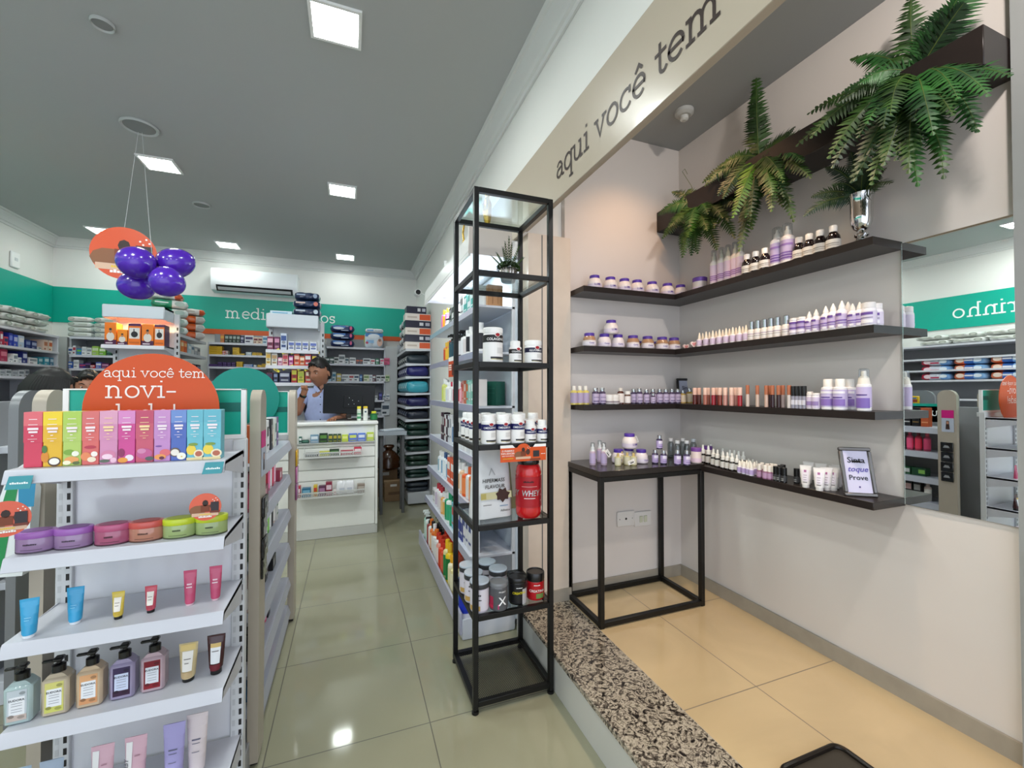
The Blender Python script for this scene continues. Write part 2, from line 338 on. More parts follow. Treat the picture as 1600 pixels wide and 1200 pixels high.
b = MB(); b.box(1.166, XR-.012, YN-.012, YN-.001, ZS+.001, ZS+.068, BASEB); struct(b, 'baseboard_back')
# crown moulding
CR = [(0, 0), (0, -.105), (.012, -.105), (.016, -.085), (.03, -.08), (.04, -.05), (.065, -.03), (.075, -.015), (.09, -.012), (.10, 0)]
CRM = M('#d9d9d6', .6)
b = MB(); b.prism([(XW-.001-a, CEIL-.001+z) for a, z in CR], -2.2, YB, CRM, 'xz'); b.prism([(XL+.001+a, CEIL-.001+z) for a, z in CR], -2.2, YB, CRM, 'xz'); b.prism([(YB-.001-a, CEIL-.001+z) for a, z in CR], XL, XW, CRM, 'yz'); struct(b, 'trim_8')

# ceiling lights
for i, (x, y) in enumerate(LIGHT_XY):
    nm = ['nearest in the middle column', 'second one in the right column, before the air conditioner', 'farthest in the right column', 'second one in the middle column', 'farthest in the middle column', 'farthest in the left column', 'second one in the left column', 'nearest one of the middle column', 'nearest one of the left column', 'behind the camera, right column', 'behind the camera, middle column', 'behind the camera, left column'][i]
    if i == 0: nm = 'nearest and largest, above the tall black rack'
    t = thing('ceiling_light', 'square white recessed ceiling light, '+nm, 'light', (x, y, CEIL), 0, 'square ceiling lights')
    b = MB()
    for q in ((-.115, .115, -.115, -.1), (-.115, .115, .1, .115), (-.115, -.1, -.1, .1), (.1, .115, -.1, .1)): b.box(*q, -.012, 0, WHITE)
    b.build('frame', t); b = MB(); b.box(-.1, .1, -.1, .1, -.008, -.001, M('#f4fffb', .4, emit=26)); b.build('diffuser', t)

for (px, py, r, lb) in ((218, 198, .10, 'round white ceiling speaker ring above the purple balloons'), (315, 320, .07, 'small round white ceiling fitting between the two rows of lights'), (160, 37, .045, 'tiny round white ceiling cap near the upper left corner')):
    p = at(px, py, 'z', CEIL-.006); t = thing('ceiling_ring', lb, 'ceiling fitting', p)
    b = MB(); b.lathe([(r, 0.005), (r*1.02, -.003), (r*.96, -.012), (r*.86, -.006), (r*.84, .003)], M('#b9bbb9', .5), 28); b.build('rim', t)
    b = MB(); b.lathe([(r*.84, -.004), (r*.84, .004)], M('#8b8d8c', .7), 28); b.build('cover', t)

# signs
def sign_text(mb, txt, xh, w, m, o, ex, ez):
    o = Vector(o); ex = Vector(ex); ez = Vector(ez); slab(mb, txt, xh, w, m, lambda a, c: o+ex*a+ez*c)
sb = MB(); sb.box(XL+.002, XW-.002, YB-.014, YB-.001, 2.125, 2.53, TEAL)
o_ = thing('wall_sign', 'long teal sign band on the back wall reading medicamentos', 'sign', (0, YB, 2.12)); ob = MB()
ob = sb.build('board', o_); ob.location = (0, -YB, -2.12)
a = at(352, 499, 'y', YB-.016); c_ = at(524, 506, 'y', YB-.016); tw = slab_width('medicamentos', 1)
xh = (c_.x-a.x)/tw; b = MB(); sign_text(b, 'medicamentos', xh, .15, M('#e9f2ee', .5), (a.x, YB-.016, a.z+.02), (1, 0, 0), (0, 0, 1)); k = b.build('lettering', o_); k.location = (0, -YB, -2.12)
b = MB(); b.box(-1.9, XW-.002, YB-.03, YB-.001, 2.06, 2.122, M('#c8551e', .45)); tag(b.build('orange_strip'), 'orange strip running under the teal sign on the back wall', 'trim strip')
o_ = thing('wall_sign', 'teal sign band along the left wall reading carinho, seen in the mirror', 'sign', (XL, 0, 2.12)); b = MB(); b.box(XL+.001, XL+.014, -2.2, YB-.02, 2.125, 2.53, TEAL); k = b.build('board', o_); k.location = (-XL, 0, -2.12)
tw = slab_width('carinho', .115); b = MB(); sign_text(b, 'carinho', .115, .15, M('#e9f2ee', .5), (XL+.016, 2.95-tw, 2.25), (0, 1, 0), (0, 0, 1)); k = b.build('lettering', o_); k.location = (-XL, 0, -2.12)
# big sign over the niche
o_ = thing('hanging_sign', 'long off-white sign beam over the niche reading aqui voce tem in dark brown', 'sign', (.86, 1.0, 2.2))
b = MB(); b.box(.868, .884, -2.2, 2.79, 2.212, 2.555, M('#b8ab99', .3, coat=.15), bev=.002); k = b.build('board', o_); k.location = (-.86, -1.0, -2.2)
y0 = Ya(866, .855, 2.3); y1 = Ya(1005, .855, 2.35); tw = slab_width('aqui você', 1); xh = (y0-y1)/tw
yy_ = y0
for wd_ in ('aqui', 'você', 'tem'):
    b = MB(); sign_text(b, wd_, xh, .15, M('#33241f', .45), (.8665, yy_, 2.30), (0, -1, 0), (0, 0, 1)); k = b.build('lettering', o_); k.location = (-.86, -1.0, -2.2); yy_ -= slab_width(wd_+' ', xh)
print('signxh', xh, y0, y1)

# air conditioner
t = thing('air_conditioner', 'white split air conditioner on the back wall above the teal sign', 'air conditioner', (-1.13, YB, 2.57))
b = MB(); b.prism([(0, .04), (-.06, 0), (-.17, .02), (-.205, .07), (-.21, .25), (-.19, .285), (0, .285)], -.475, .475, M('#eef1f3', .25, coat=.4), 'yz'); b.build('casing', t)
b = MB(); b.prism([(-.166, .010), (-.206, .058), (-.214, .078), (-.176, .030)], -.42, .42, M('#16191b', .6), 'yz'); b.build('outlet_slot', t)
b = MB(); b.prism([(-.186, .020), (-.200, .038), (-.216, .052), (-.196, .026)], -.40, .40, M('#c8cccf', .4), 'yz'); b.build('louver', t)
# intercom plate
t = thing('wall_plate', 'small white plate on the left wall above the teal band', 'wall plate', (XL, 5.75, 2.62)); b = MB(); b.box(0.001, .02, -.06, .06, -.04, .12, WHITE, bev=.008); b.build('plate', t); b = MB(); b.box(.02, .024, -.02, .02, .03, .06, M('#d5d8d8', .5)); b.build('button', t)

# ================================================================== PRODUCTS (built once each, then copied)
_pc = {}
def cached(fn):
    def g(*a, **k):
        key = (fn.__name__, repr(a), repr(sorted(k.items())))
        if key not in _pc: _pc[key] = fn(*a, **k)
        return _pc[key]
    return g
def shade(h, f):
    h = h.lstrip('#'); return '#%02x%02x%02x' % tuple(max(0, min(255, int(int(h[i:i+2], 16)*f))) for i in (0, 2, 4))
@cached
def carton(W, H, D, base, art=(), name='carton', cat='box', rough=.35, top=None):
    """art: ('r',x0,z0,x1,z1,col) ('e',cx,cz,rx,rz,col) ('t',text,size,cx,cz,col) in fractions of W and H"""
    b = MB(); b.box(-W/2, W/2, -D/2, D/2, 0, H, M(base, rough), bev=min(.0012, W*.03)); y = -D/2; k = 0
    if top: b.box(-W/2-.0003, W/2+.0003, -D/2-.0003, D/2+.0003, H*(1-top[0]), H+.0004, M(top[1], rough))
    for it in art:
        k += 1; yy = y-.0005-.00025*k
        if it[0] == 'r': b.rect(-W/2+it[1]*W, it[2]*H, -W/2+it[3]*W, it[4]*H, yy, M(it[5], rough))
        elif it[0] == 'e': b.disc(-W/2+it[1]*W, it[2]*H, it[3]*W, it[4]*H, yy, M(it[5], rough), 14)
        elif it[0] == 't': b.text(it[1], it[2], -W/2+it[3]*W, it[4]*H, yy, M(it[5], rough))
        elif it[0] == 'rs': # on the right side face
            b.add([(W/2+.0005, -D/2+it[1]*D, it[2]*H), (W/2+.0005, -D/2+it[3]*D, it[2]*H), (W/2+.0005, -D/2+it[3]*D, it[4]*H), (W/2+.0005, -D/2+it[1]*D, it[4]*H)], [(0, 1, 2, 3)], M(it[5], rough))
    return Proto(name, b, cat)
@cached
def pack(W, H, D, base, cols=(), logo=(), name='diaper_pack', cat='pack', axis=0, rough=.28):
    """soft film-wrapped pack, long along x, front -y; cols: (x0,x1,col) bands; logo: ('e'|'r',...)"""
    b = MB(); nu, nv = 22, 20; rows = []
    rnd = random.Random(int(W*1000+H*333)); 
    for i in range(nu+1):
        u = i/nu; t = 2*u-1; e = (1-abs(t)**5)**.5 if abs(t) < 1 else 0; sy = .42+.58*e; sz = .12+.88*(1-abs(t)**7)**.5
        row = []
        for j in range(nv):
            a = 2*PI*j/nv; ca, sa = math.cos(a), math.sin(a); p = .55
            yy = math.copysign(abs(ca)**p, ca)*D/2*sy; zz = math.copysign(abs(sa)**p, sa)*H/2*sz
            wv = 1+.035*math.sin(u*19+j*1.3)+.02*math.sin(u*41+j)
            row.append((t*W/2, yy*wv, H/2+zz*(wv if zz > 0 else 1)))
        rows.append(row)
    vs = [v for r in rows for v in r]
    groups = {}
    for i in range(nu):
        u = (i+.5)/nu; c = base
        for x0, x1, cc in cols:
            if x0 <= u <= x1: c = cc
        groups.setdefault(c, []).extend((i*nv+j, i*nv+(j+1) % nv, (i+1)*nv+(j+1) % nv, (i+1)*nv+j) for j in range(nv))
    groups.setdefault(base, []).extend([tuple(range(nv)), tuple(nu*nv+j for j in range(nv))])
    for c, fs in groups.items(): b.add(vs, fs, M(c, rough, coat=.3))
    for k, it in enumerate(logo):
        yy = -D/2*1.045-.0006*(k+1)
        if it[0] == 'r': b.rect(-W/2+it[1]*W, it[2]*H, -W/2+it[3]*W, it[4]*H, yy, M(it[5], rough))
        elif it[0] == 'e': b.disc(-W/2+it[1]*W, it[2]*H, it[3]*W, it[4]*H, yy, M(it[5], rough), 14)
        elif it[0] == 't': b.text(it[1], it[2], -W/2+it[3]*W, it[4]*H, yy, M(it[5], rough))
    # keep used vertices only
    used = sorted({i for f in b.f for i in f}); mp = {a: k for k, a in enumerate(used)}; b.v = [b.v[i] for i in used]; b.f = [[mp[i] for i in f] for f in b.f]
    return Proto(name, b, cat)
def lab_wrap(b, r, z0, z1, m, a0=-PI, a1=PI, seg=18, dr=.0006, sx=1, sy=1):
    n = seg; vs = []
    for i in range(n+1):
        a = a0+(a1-a0)*i/n
        for z in (z0, z1): vs.append(((r+dr)*math.sin(a)*sx, -(r+dr)*math.cos(a)*sy, z))
    b.add(vs, [(2*i, 2*i+2, 2*i+3, 2*i+1) for i in range(n)], m)
@cached
def bottle(H, R, body, cap, label=None, capf=.2, neck=.45, shoulder=.1, kind='screw', name='bottle', cat='bottle', parts=True, text=None, tcol='#4b2a92', glassy=False, sy=1, band=None, metalcap=False, capr=None, stripes=()):
    bm_ = M(body, .12 if glassy else .3, coat=.6 if glassy else .2); cm = SILVER if metalcap else M(cap, .35)
    hb = H*(1-capf); z1 = hb*(1-shoulder-.04); seg = 16
    body_ = MB(); body_.lathe([(R*.9, 0), (R, R*.12), (R, z1), (R*.93, z1+hb*shoulder*.4), (R*(neck+.12), z1+hb*shoulder*.85), (R*neck, hb*.97), (R*neck, hb+.002)], bm_, seg, sy=sy)
    cap_ = MB(); cr = R*(capr or neck+.08); zc = hb*.965
    if kind == 'screw': cap_.lathe([(cr, zc), (cr, H*.985), (cr*.92, H)], cm, seg)
    elif kind == 'tall': cap_.lathe([(cr, zc), (cr*.96, H*.97), (cr*.7, H)], cm, seg)
    elif kind == 'dropper': cap_.lathe([(cr, zc), (cr, zc+(H-zc)*.42), (cr*.55, zc+(H-zc)*.5), (cr*.5, zc+(H-zc)*.75), (cr*.38, H*.985), (cr*.15, H)], cm, 12)
    elif kind == 'pump':
        cap_.lathe([(cr, zc), (cr, zc+(H-zc)*.4), (cr*.3, zc+(H-zc)*.45), (cr*.3, zc+(H-zc)*.72)], cm, 12); z = zc+(H-zc)*.72
        cap_.box(-cr*.55, cr*.55, -R*1.25, cr*.6, z, H, cm, bev=.0015); cap_.box(-cr*.2, cr*.2, -R*1.35, -R*1.1, z-(H-z)*.35, z+(H-z)*.5, cm)
    elif kind == 'spray':
        cap_.lathe([(cr, zc), (cr*.8, zc+(H-zc)*.5), (cr*.45, zc+(H-zc)*.6), (cr*.42, H*.98), (cr*.3, H)], cm, 12)
        cap_.lathe([(R*.72, zc), (R*.72, H*1.03), (R*.55, H*1.06)], CLEAR, 12, cap0=False)
    elif kind == 'trigger':
        cap_.lathe([(cr, zc), (cr*.8, zc+(H-zc)*.35)], cm, 12); cap_.box(-R*.32, R*.32, -R*1.3, R*.8, zc+(H-zc)*.35, H, cm, bev=.003); cap_.box(-R*.2, R*.2, -R*1.1, -R*.75, zc-(H-zc)*.2, zc+(H-zc)*.5, cm)
    elif kind == 'cone': cap_.lathe([(cr, zc), (cr*.9, zc+(H-zc)*.3), (cr*.3, H*.97), (cr*.12, H)], cm, 12)
    L_ = None
    if label or text or band or stripes:
        L_ = MB(); lz0, lz1 = H*.1, z1*.92
        if label: lab_wrap(L_, R, lz0, lz1, M(label, .45), sy=sy)
        if band: lab_wrap(L_, R, z1*band[0], z1*band[1], M(band[2], .4), dr=.001, sy=sy)
        for q in stripes: lab_wrap(L_, R, z1*q[0], z1*q[1], M(q[2], .4), a0=q[3] if len(q) > 3 else -1.0, a1=q[4] if len(q) > 4 else 1.0, dr=.0014, sy=sy)
        if text: L_.text(text[0], text[1], 0, z1*text[2], 0, M(tcol, .4), wrap=R+.0019, ang=text[3] if len(text) > 3 else 0)
    if parts: return Proto(name, [('body', body_), ('cap', cap_)]+([('label', L_)] if L_ else []), cat)
    for o in (cap_, L_):
        if o:
            base = len(body_.v); body_.v += o.v
            for f, mi in zip(o.f, o.mi): body_.f.append([i+base for i in f]); body_.mi.append(body_._m(o.mats[mi]))
    return Proto(name, body_, cat)
@cached
def jar(H, R, body, lid, label=None, lidf=.25, lidr=.75, bulge=.1, name='jar', cat='jar', parts=True, text=None, tcol='#4b2a92', clear=None, sy=1, bandc=None):
    hb = H*(1-lidf); b = MB(); bm_ = M(body, .3, coat=.3)
    b.lathe([(R*.82, 0), (R*(1-bulge*.3), H*.06), (R, hb*.45), (R*.97, hb*.7), (R*lidr*1.04, hb*.97), (R*lidr*.95, hb)], bm_, 20, sy=sy)
    if clear: b.lathe([(R*.985, hb*.6), (R*.99, hb*.62), (R*.96, hb*.78), (R*lidr*1.06, hb*.99)], M(clear, .1, coat=1), 20, sy=sy, cap0=False, cap1=False)
    l = MB(); l.lathe([(R*lidr, hb*.97), (R*lidr*1.03, hb+(H-hb)*.15), (R*lidr*1.03, H*.97), (R*lidr*.95, H)], M(lid, .35), 20, sy=sy)
    L_ = None
    if label or text or bandc:
        L_ = MB()
        if label: lab_wrap(L_, R*1.0, hb*.14, hb*.45, M(label, .45), dr=.0012, sy=sy)
        if bandc: lab_wrap(L_, R*1.0, hb*bandc[0], hb*bandc[1], M(bandc[2], .4), dr=.0016, sy=sy)
        if text: L_.text(text[0], text[1], 0, hb*text[2], 0, M(tcol, .4), wrap=R+.0022, ang=text[3] if len(text) > 3 else 0)
    if parts: return Proto(name, [('body', b), ('lid', l)]+([('label', L_)] if L_ else []), cat)
    for o in (l, L_):
        if o:
            base = len(b.v); b.v += o.v
            for f, mi in zip(o.f, o.mi): b.f.append([i+base for i in f]); b.mi.append(b._m(o.mats[mi]))
    return Proto(name, b, cat)
@cached
def tube(H, W, body, cap, label=None, art=(), name='cream_tube', cat='tube', capf=.12, grad=None, parts=True, rough=.3):
    """squeeze tube standing on its cap: round below, flat crimped edge on top"""
    b = MB(); hc = H*capf; n = 18; rows = []
    zs = [hc, hc+.003, H*.35, H*.6, H*.8, H*.93, H*.96, H]
    vs = []
    for z in zs:
        t = max(0, (z-hc)/(H-hc)); rx = W*.36+(W*.5-W*.36)*t**.7 if z > hc else W*.33; ry = max(.0012, W*.36*(1-t**1.4)) if z < H*.95 else .0012
        for k in range(n): a = 2*PI*k/n; vs.append((rx*math.cos(a), ry*math.sin(a), z))
    for i in range(len(zs)-1):
        c = body
        if grad and i >= grad[0]: c = grad[1]
        b.add(vs, [(i*n+k, i*n+(k+1) % n, (i+1)*n+(k+1) % n, (i+1)*n+k) for k in range(n)]+([tuple(range(n))] if i == 0 else [])+([tuple(i*n+n+k for k in range(n))] if i == len(zs)-2 else []), M(c, rough, coat=.4))
    used = sorted({i for f in b.f for i in f}); mp = {a: k for k, a in enumerate(used)}; b.v = [b.v[i] for i in used]; b.f = [[mp[i] for i in f] for f in b.f]
    c_ = MB(); c_.lathe([(W*.30, 0), (W*.31, .001), (W*.31, hc*.9), (W*.30, hc)], M(cap, .3), 16)
    ps = [('body', b), ('cap', c_)]
    if label or art:
        l = MB()
        def P(x, z):
            t = min(1, max(0, (z-hc)/(H-hc))); rx = W*.36+(W*.5-W*.36)*t**.7; ry = max(.0012, W*.36*(1-t**1.4)); x_ = x*rx*2
            return (x_, -ry*math.sqrt(max(0, 1-min(.98, (x_/rx)**2)))-.0012, z)
        def patch(x0, z0, x1, z1, m, k):
            nu, nv = 6, 5; pv = []
            for i in range(nu+1):
                for j in range(nv+1):
                    q = P(x0+(x1-x0)*i/nu, H*(z0+(z1-z0)*j/nv)); pv.append((q[0], q[1]-.0004*k, q[2]))
            l.add(pv, [(i*(nv+1)+j, (i+1)*(nv+1)+j, (i+1)*(nv+1)+j+1, i*(nv+1)+j+1) for i in range(nu) for j in range(nv)], m)
        if label: patch(-.3, .3, .3, .8, M(label, .45), 0)
        for k, q in enumerate(art):
            if q[0] == 'r': patch(q[1], q[2], q[3], q[4], M(q[5], .4), k+1)
            else:
                tv, tf = text_geo(q[1]); x0 = min(v[0] for v in tv); x1 = max(v[0] for v in tv); out = []
                zt = q[6] if len(q) > 6 else 0
                for a, c in tv:
                    X, Z = (a-(x0+x1)/2)*q[2], c*q[2]
                    if zt: X, Z = -Z, X
                    X += q[3]*W; Z += q[4]*H; pp = P(X/W, Z); out.append((X, pp[1]-.0004*(k+2), Z))
                l.add(out, tf, M(q[5], .4))
        ps.append(('label', l))
    if parts: return Proto(name, ps, cat)
    for _, o in ps[1:]:
        base = len(b.v); b.v += o.v
        for f, mi in zip(o.f, o.mi): b.f.append([i+base for i in f]); b.mi.append(b._m(o.mats[mi]))
    return Proto(name, b, cat)

# ================================================================== NICHE
XF = 1.80; YE = .993; YF = 2.02; XLW = 1.18; ZT = .95
SZ = [1.92, 1.593, 1.271]
for z, nm in zip(SZ, ('topmost', 'second', 'third')):
    b = MB(); g = .002
    b.prism([(XLW, YF), (XF, YF), (XF, YE), (XR-g, YE), (XR-g, YN-g), (XLW, YN-g)], z-.03, z, BROWNSH, 'xy')
    tag(b.build('wall_shelf'), 'dark brown corner wall shelf of the niche, %s from the top' % nm, 'shelf')
b = MB(); b.box(1.785, XR-.002, YE, 1.812, .911, .941, BROWNSH, bev=.002); b.box(1.813, XR-.002, 1.812, YN-.002, .911, .941, BROWNSH)
tag(b.build('wall_shelf'), 'lowest dark brown wall shelf, holding droppers and the picture frame', 'shelf')
t = thing('console_table', 'black metal frame table with dark top in the niche corner', 'table', (1.48, 1.99, ZS+.002))
def bars(name, lst, m, parent, loc, each=False):
    ob = None; b = MB()
    for q in lst:
        if each: b = MB()
        b.box(q[0]-loc[0], q[1]-loc[0], q[2]-loc[1], q[3]-loc[1], q[4]-loc[2], q[5]-loc[2], m, bev=.0015)
        if each: b.build(name, parent)
    if not each: return b.build(name, parent)
L0 = (1.48, 1.99, ZS+.002); tx0, tx1, ty0, ty1 = 1.15, 1.812, 1.815, 2.165; q = .025; zb = ZS+.002
bars('leg', [(tx0, tx0+q, ty0, ty0+q, zb, .92), (tx1-q, tx1, ty0, ty0+q, zb, .92), (tx0, tx0+q, ty1-q, ty1, zb, .92), (tx1-q, tx1, ty1-q, ty1, zb, .92)], BLACKM, t, L0, True)
rl = []
for z0, z1 in ((zb+.005, zb+.03), (.895, .92)): rl += [(tx0+q, tx1-q, ty0, ty0+q, z0, z1), (tx0+q, tx1-q, ty1-q, ty1, z0, z1), (tx0, tx0+q, ty0+q, ty1-q, z0, z1), (tx1-q, tx1, ty0+q, ty1-q, z0, z1)]
bars('rail', rl, BLACKM, t, L0, True)
b = MB(); b.box(tx0-.003-L0[0], tx1-L0[0], ty0-.003-L0[1], ty1-L0[1], .9205-L0[2], ZT-L0[2], M('#2a2523', .14, noise=.08, nscale=30), bev=.002); b.build('tabletop', t)
# sockets
for px, holes, lb in ((977, 1, 'left white wall socket plate under the niche table, with one round hole'), (1003.5, 2, 'right white wall socket plate under the niche table, with two outlets')):
    p = at(px, 810, 'y', YN-.003); t = thing('wall_socket', lb, 'socket', p)
    b = MB(); b.box(-.062, .062, -.008, 0, -.045, .045, M('#e3dfda', .35), bev=.006); b.build('plate', t)
    b = MB()
    if holes == 1: b.disc(0, 0, .007, .007, -.0088, INK); b.disc(-.045, 0, .003, .003, -.0088, INK, 8); b.disc(.045, 0, .003, .003, -.0088, INK, 8)
    else:
        b.box(-.028, -.004, -.014, -.008, -.02, .02, M('#cfd0b8', .4), bev=.003); b.box(.004, .028, -.014, -.008, -.02, .02, M('#cfd0b8', .4), bev=.003)
    b.build('outlet', t)
# mirror
t = thing('wall_mirror', 'tall frameless wall mirror at the right end of the niche', 'mirror', (XR-.001, .844, .918), math.radians(.5))
b = MB(); b.box(-.006, -.001, -.149, .149, 0, .994, M('#8fa09a', .2)); b.build('backing', t)
b = MB(); b.add([(-.0075, -.149, 0), (-.0075, .149, 0), (-.0075, .149, .994), (-.0075, -.149, .994)], [(0, 3, 2, 1)], M('#f3f6f5', .0, metal=1)); b.build('mirror_glass', t, smooth=False)
b = MB()
for q in ((-.149, -.1465, 0, .994), (.1465, .149, 0, .994)): b.box(-.0085, -.001, q[0], q[1], q[2], q[3], M('#e8f0ee', .05, metal=.8))
b.build('bevelled_edge', t)
# dark wall box under the ceiling
b = MB(); b.box(XF, XR-.002, .692, YN-.002, 2.345, 2.47, BROWNSH, bev=.002); tag(b.build('wall_box_beam'), 'dark brown box beam high on the niche wall, overgrown by ferns', 'beam')
# silver vase
VP = at(1346, 372, 'z', SZ[0]+.001); VX = 1.875; VY = Ya(1346, VX, 2.0)
t = thing('silver_vase', 'polished silver footed vase at the right end of the topmost shelf', 'vase', (VX, VY, SZ[0]))
b = MB(); b.lathe([(.038, 0), (.040, .006), (.034, .014), (.019, .022), (.017, .03), (.024, .036), (.024, .042), (.015, .048), (.014, .056)], CHROME, 32); b.build('foot', t)
b = MB(); b.lathe([(.014, .056), (.026, .066), (.034, .085), (.037, .11), (.037, .15), (.039, .185), (.043, .196), (.0445, .2), (.042, .2), (.036, .185), (.034, .11), (.02, .07)], CHROME, 32, cap0=False, cap1=False); b.build('bowl', t)
# small dark round dish beside vase
# ---- ferns
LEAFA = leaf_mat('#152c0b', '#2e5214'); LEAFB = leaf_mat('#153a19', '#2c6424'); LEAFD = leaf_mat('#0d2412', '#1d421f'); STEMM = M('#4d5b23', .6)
def frond(parent, p0, p1, lift, wid, mat, seed, n=24, base=(0, 0, 0), face=None):
    """arched rachis from p0 to p1; lift bends the middle upward; pairs of toothed leaflets"""
    r = random.Random(seed); p0 = Vector(p0)-Vector(base); p1 = Vector(p1)-Vector(base); ln = (p1-p0).length
    mid = (p0+p1)/2+Vector((0, 0, lift*ln))+Vector((r.uniform(-.03, .03), r.uniform(-.03, .03), 0))*ln*3
    def bz(t): return p0*(1-t)**2+mid*2*t*(1-t)+p1*t*t
    b = MB(); b.tube([bz(i/8) for i in range(9)], [.0022*(1-.75*i/8) for i in range(9)], STEMM, 5)
    nrm0 = Vector(face) if face else Vector((-.8, -.5, .3))
    for i in range(n):
        t = .06+.93*i/(n-1); c = bz(t); d = (bz(min(1, t+.02))-bz(max(0, t-.02))).normalized(); s_ = d.cross(nrm0).normalized(); up = s_.cross(d).normalized()
        env = math.sin(min(1, t*3.2+.12)*PI/2)*(1-t)**.62+.03
        for sg in (-1, 1):
            L = wid*1.5*env*r.uniform(.88, 1.08); dr = (s_*sg*1.0+d*.42+up*r.uniform(-.32, .12)).normalized(); w0 = min(.024, ln/n*1.25)
            q = up.cross(dr).normalized(); P = []
            m_ = 4
            ed1, ed2 = [], []
            for k in range(m_+1):
                f = k/m_; wl = w0*(1-f)**.6*(1.0 if k % 2 == 0 else .72)
                cc = c+dr*L*f-up*L*.22*f*f
                ed1.append(cc+d*wl*.5); ed2.append(cc-d*wl*.5)
            vs = ed1+ed2; k0 = m_+1
            b.add([v[:] for v in vs], [(k, k+1, k0+k+1, k0+k) for k in range(m_)], mat)
    return b.build('frond', parent)
def fern(name, label, base, specs, mat, w0=.055, extra=None, cat='fern'):
    t = thing(name, label, cat, base)
    for i, s_ in enumerate(specs):
        (ax, ay, aX), (bx, by, bX), lift, ww = s_[:4]; m = s_[4] if len(s_) > 4 else mat
        frond(t, at(ax, ay, 'x', aX), at(bx, by, 'x', bX), lift, ww, m, len(specs)*31+i, base=base)
        r = random.Random(i*7+len(specs)); f = r.uniform(.72, .92); p0 = at(ax, ay, 'x', aX); p1 = at(bx, by, 'x', bX); p1 = p0+(p1-p0)*f+Vector((r.uniform(-.05, .03), r.uniform(-.06, .06), r.uniform(-.05, .04)))
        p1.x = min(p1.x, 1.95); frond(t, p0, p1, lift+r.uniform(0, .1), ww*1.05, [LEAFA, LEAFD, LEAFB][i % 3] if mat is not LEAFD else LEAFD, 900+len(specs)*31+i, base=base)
    return t
o3 = lambda px, py, X: (px, py, X)
c1 = o3(1092, 322, 1.84)
t = fern('hanging_fern', 'left hanging fern at the far corner end of the dark box beam', at(*c1[:2], 'x', c1[2]), [
 (c1, o3(1035, 372, 1.70), .22, .06), (c1, o3(1066, 402, 1.74), .15, .06), (c1, o3(1090, 396, 1.78), .12, .06), (c1, o3(1120, 390, 1.78), .1, .06), (c1, o3(1148, 372, 1.80), .18, .055),
 (c1, o3(1032, 330, 1.72), .28, .055), (c1, o3(1050, 300, 1.76), .2, .045), (c1, o3(1150, 290, 1.84), .2, .05), (c1, o3(1075, 370, 1.70), .18, .06, leaf_mat('#38600f', '#55801c')), (c1, o3(1105, 360, 1.72), .16, .06), (c1, o3(1045, 355, 1.66), .2, .055), (c1, o3(1130, 340, 1.76), .2, .055), (c1, o3(1175, 330, 1.8), .2, .05)], LEAFA)
k = MB(); k.tube([at(1092, 322, 'x', 1.84)-t.location, at(1080, 290, 'x', 1.82)-t.location, at(1066, 268, 'x', 1.80)-t.location, at(1070, 264, 'x', 1.80)-t.location, at(1074, 272, 'x', 1.80)-t.location], .0014, STEMM, 5); k.build('tendril', t)
c2 = o3(1186, 246, 1.84)
fern('hanging_fern', 'middle hanging fern on the box beam with one frond standing upright', at(*c2[:2], 'x', c2[2]), [
 (c2, o3(1182, 108, 1.88), .0, .055), (c2, o3(1155, 392, 1.74), .08, .055), (c2, o3(1175, 358, 1.76), .08, .055), (c2, o3(1240, 346, 1.78), .12, .05), (c2, o3(1236, 315, 1.78), .18, .05), (c2, o3(1267, 278, 1.78), .2, .055),
 (c2, o3(1123, 262, 1.78), .25, .055), (c2, o3(1130, 310, 1.72), .25, .055), (c2, o3(1098, 285, 1.76), .25, .055), (c2, o3(1205, 330, 1.70), .15, .055), (c2, o3(1145, 340, 1.68), .2, .055, leaf_mat('#38600f', '#55801c')), (c2, o3(1238, 205, 1.84), .1, .05), (c2, o3(1222, 278, 1.7), .25, .05), (c2, o3(1270, 200, 1.86), .12, .045)], LEAFA)
c3 = o3(1432, 118, 1.84)
fern('hanging_fern', 'right and largest hanging fern, spilling over the near end of the box beam', at(*c3[:2], 'x', c3[2]), [
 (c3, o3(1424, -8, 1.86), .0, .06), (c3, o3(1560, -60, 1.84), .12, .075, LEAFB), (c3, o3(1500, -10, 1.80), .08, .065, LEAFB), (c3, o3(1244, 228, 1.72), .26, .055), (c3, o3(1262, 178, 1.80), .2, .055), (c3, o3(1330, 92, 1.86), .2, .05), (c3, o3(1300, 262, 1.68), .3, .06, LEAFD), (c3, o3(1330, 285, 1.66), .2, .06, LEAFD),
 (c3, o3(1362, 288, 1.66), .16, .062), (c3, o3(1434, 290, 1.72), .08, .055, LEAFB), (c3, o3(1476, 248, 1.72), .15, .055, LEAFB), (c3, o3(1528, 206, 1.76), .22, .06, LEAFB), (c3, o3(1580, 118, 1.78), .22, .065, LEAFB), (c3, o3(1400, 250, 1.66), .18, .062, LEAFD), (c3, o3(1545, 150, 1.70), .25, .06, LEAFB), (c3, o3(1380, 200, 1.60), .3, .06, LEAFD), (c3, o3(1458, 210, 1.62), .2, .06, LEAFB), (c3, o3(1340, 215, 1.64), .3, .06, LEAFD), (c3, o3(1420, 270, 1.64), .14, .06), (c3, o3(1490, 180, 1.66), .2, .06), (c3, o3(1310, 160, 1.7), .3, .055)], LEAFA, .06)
cv = (VX, VY, SZ[0]+.19); t = thing('vase_fern', 'dark green fern leaves arranged in the silver vase', 'fern', cv)
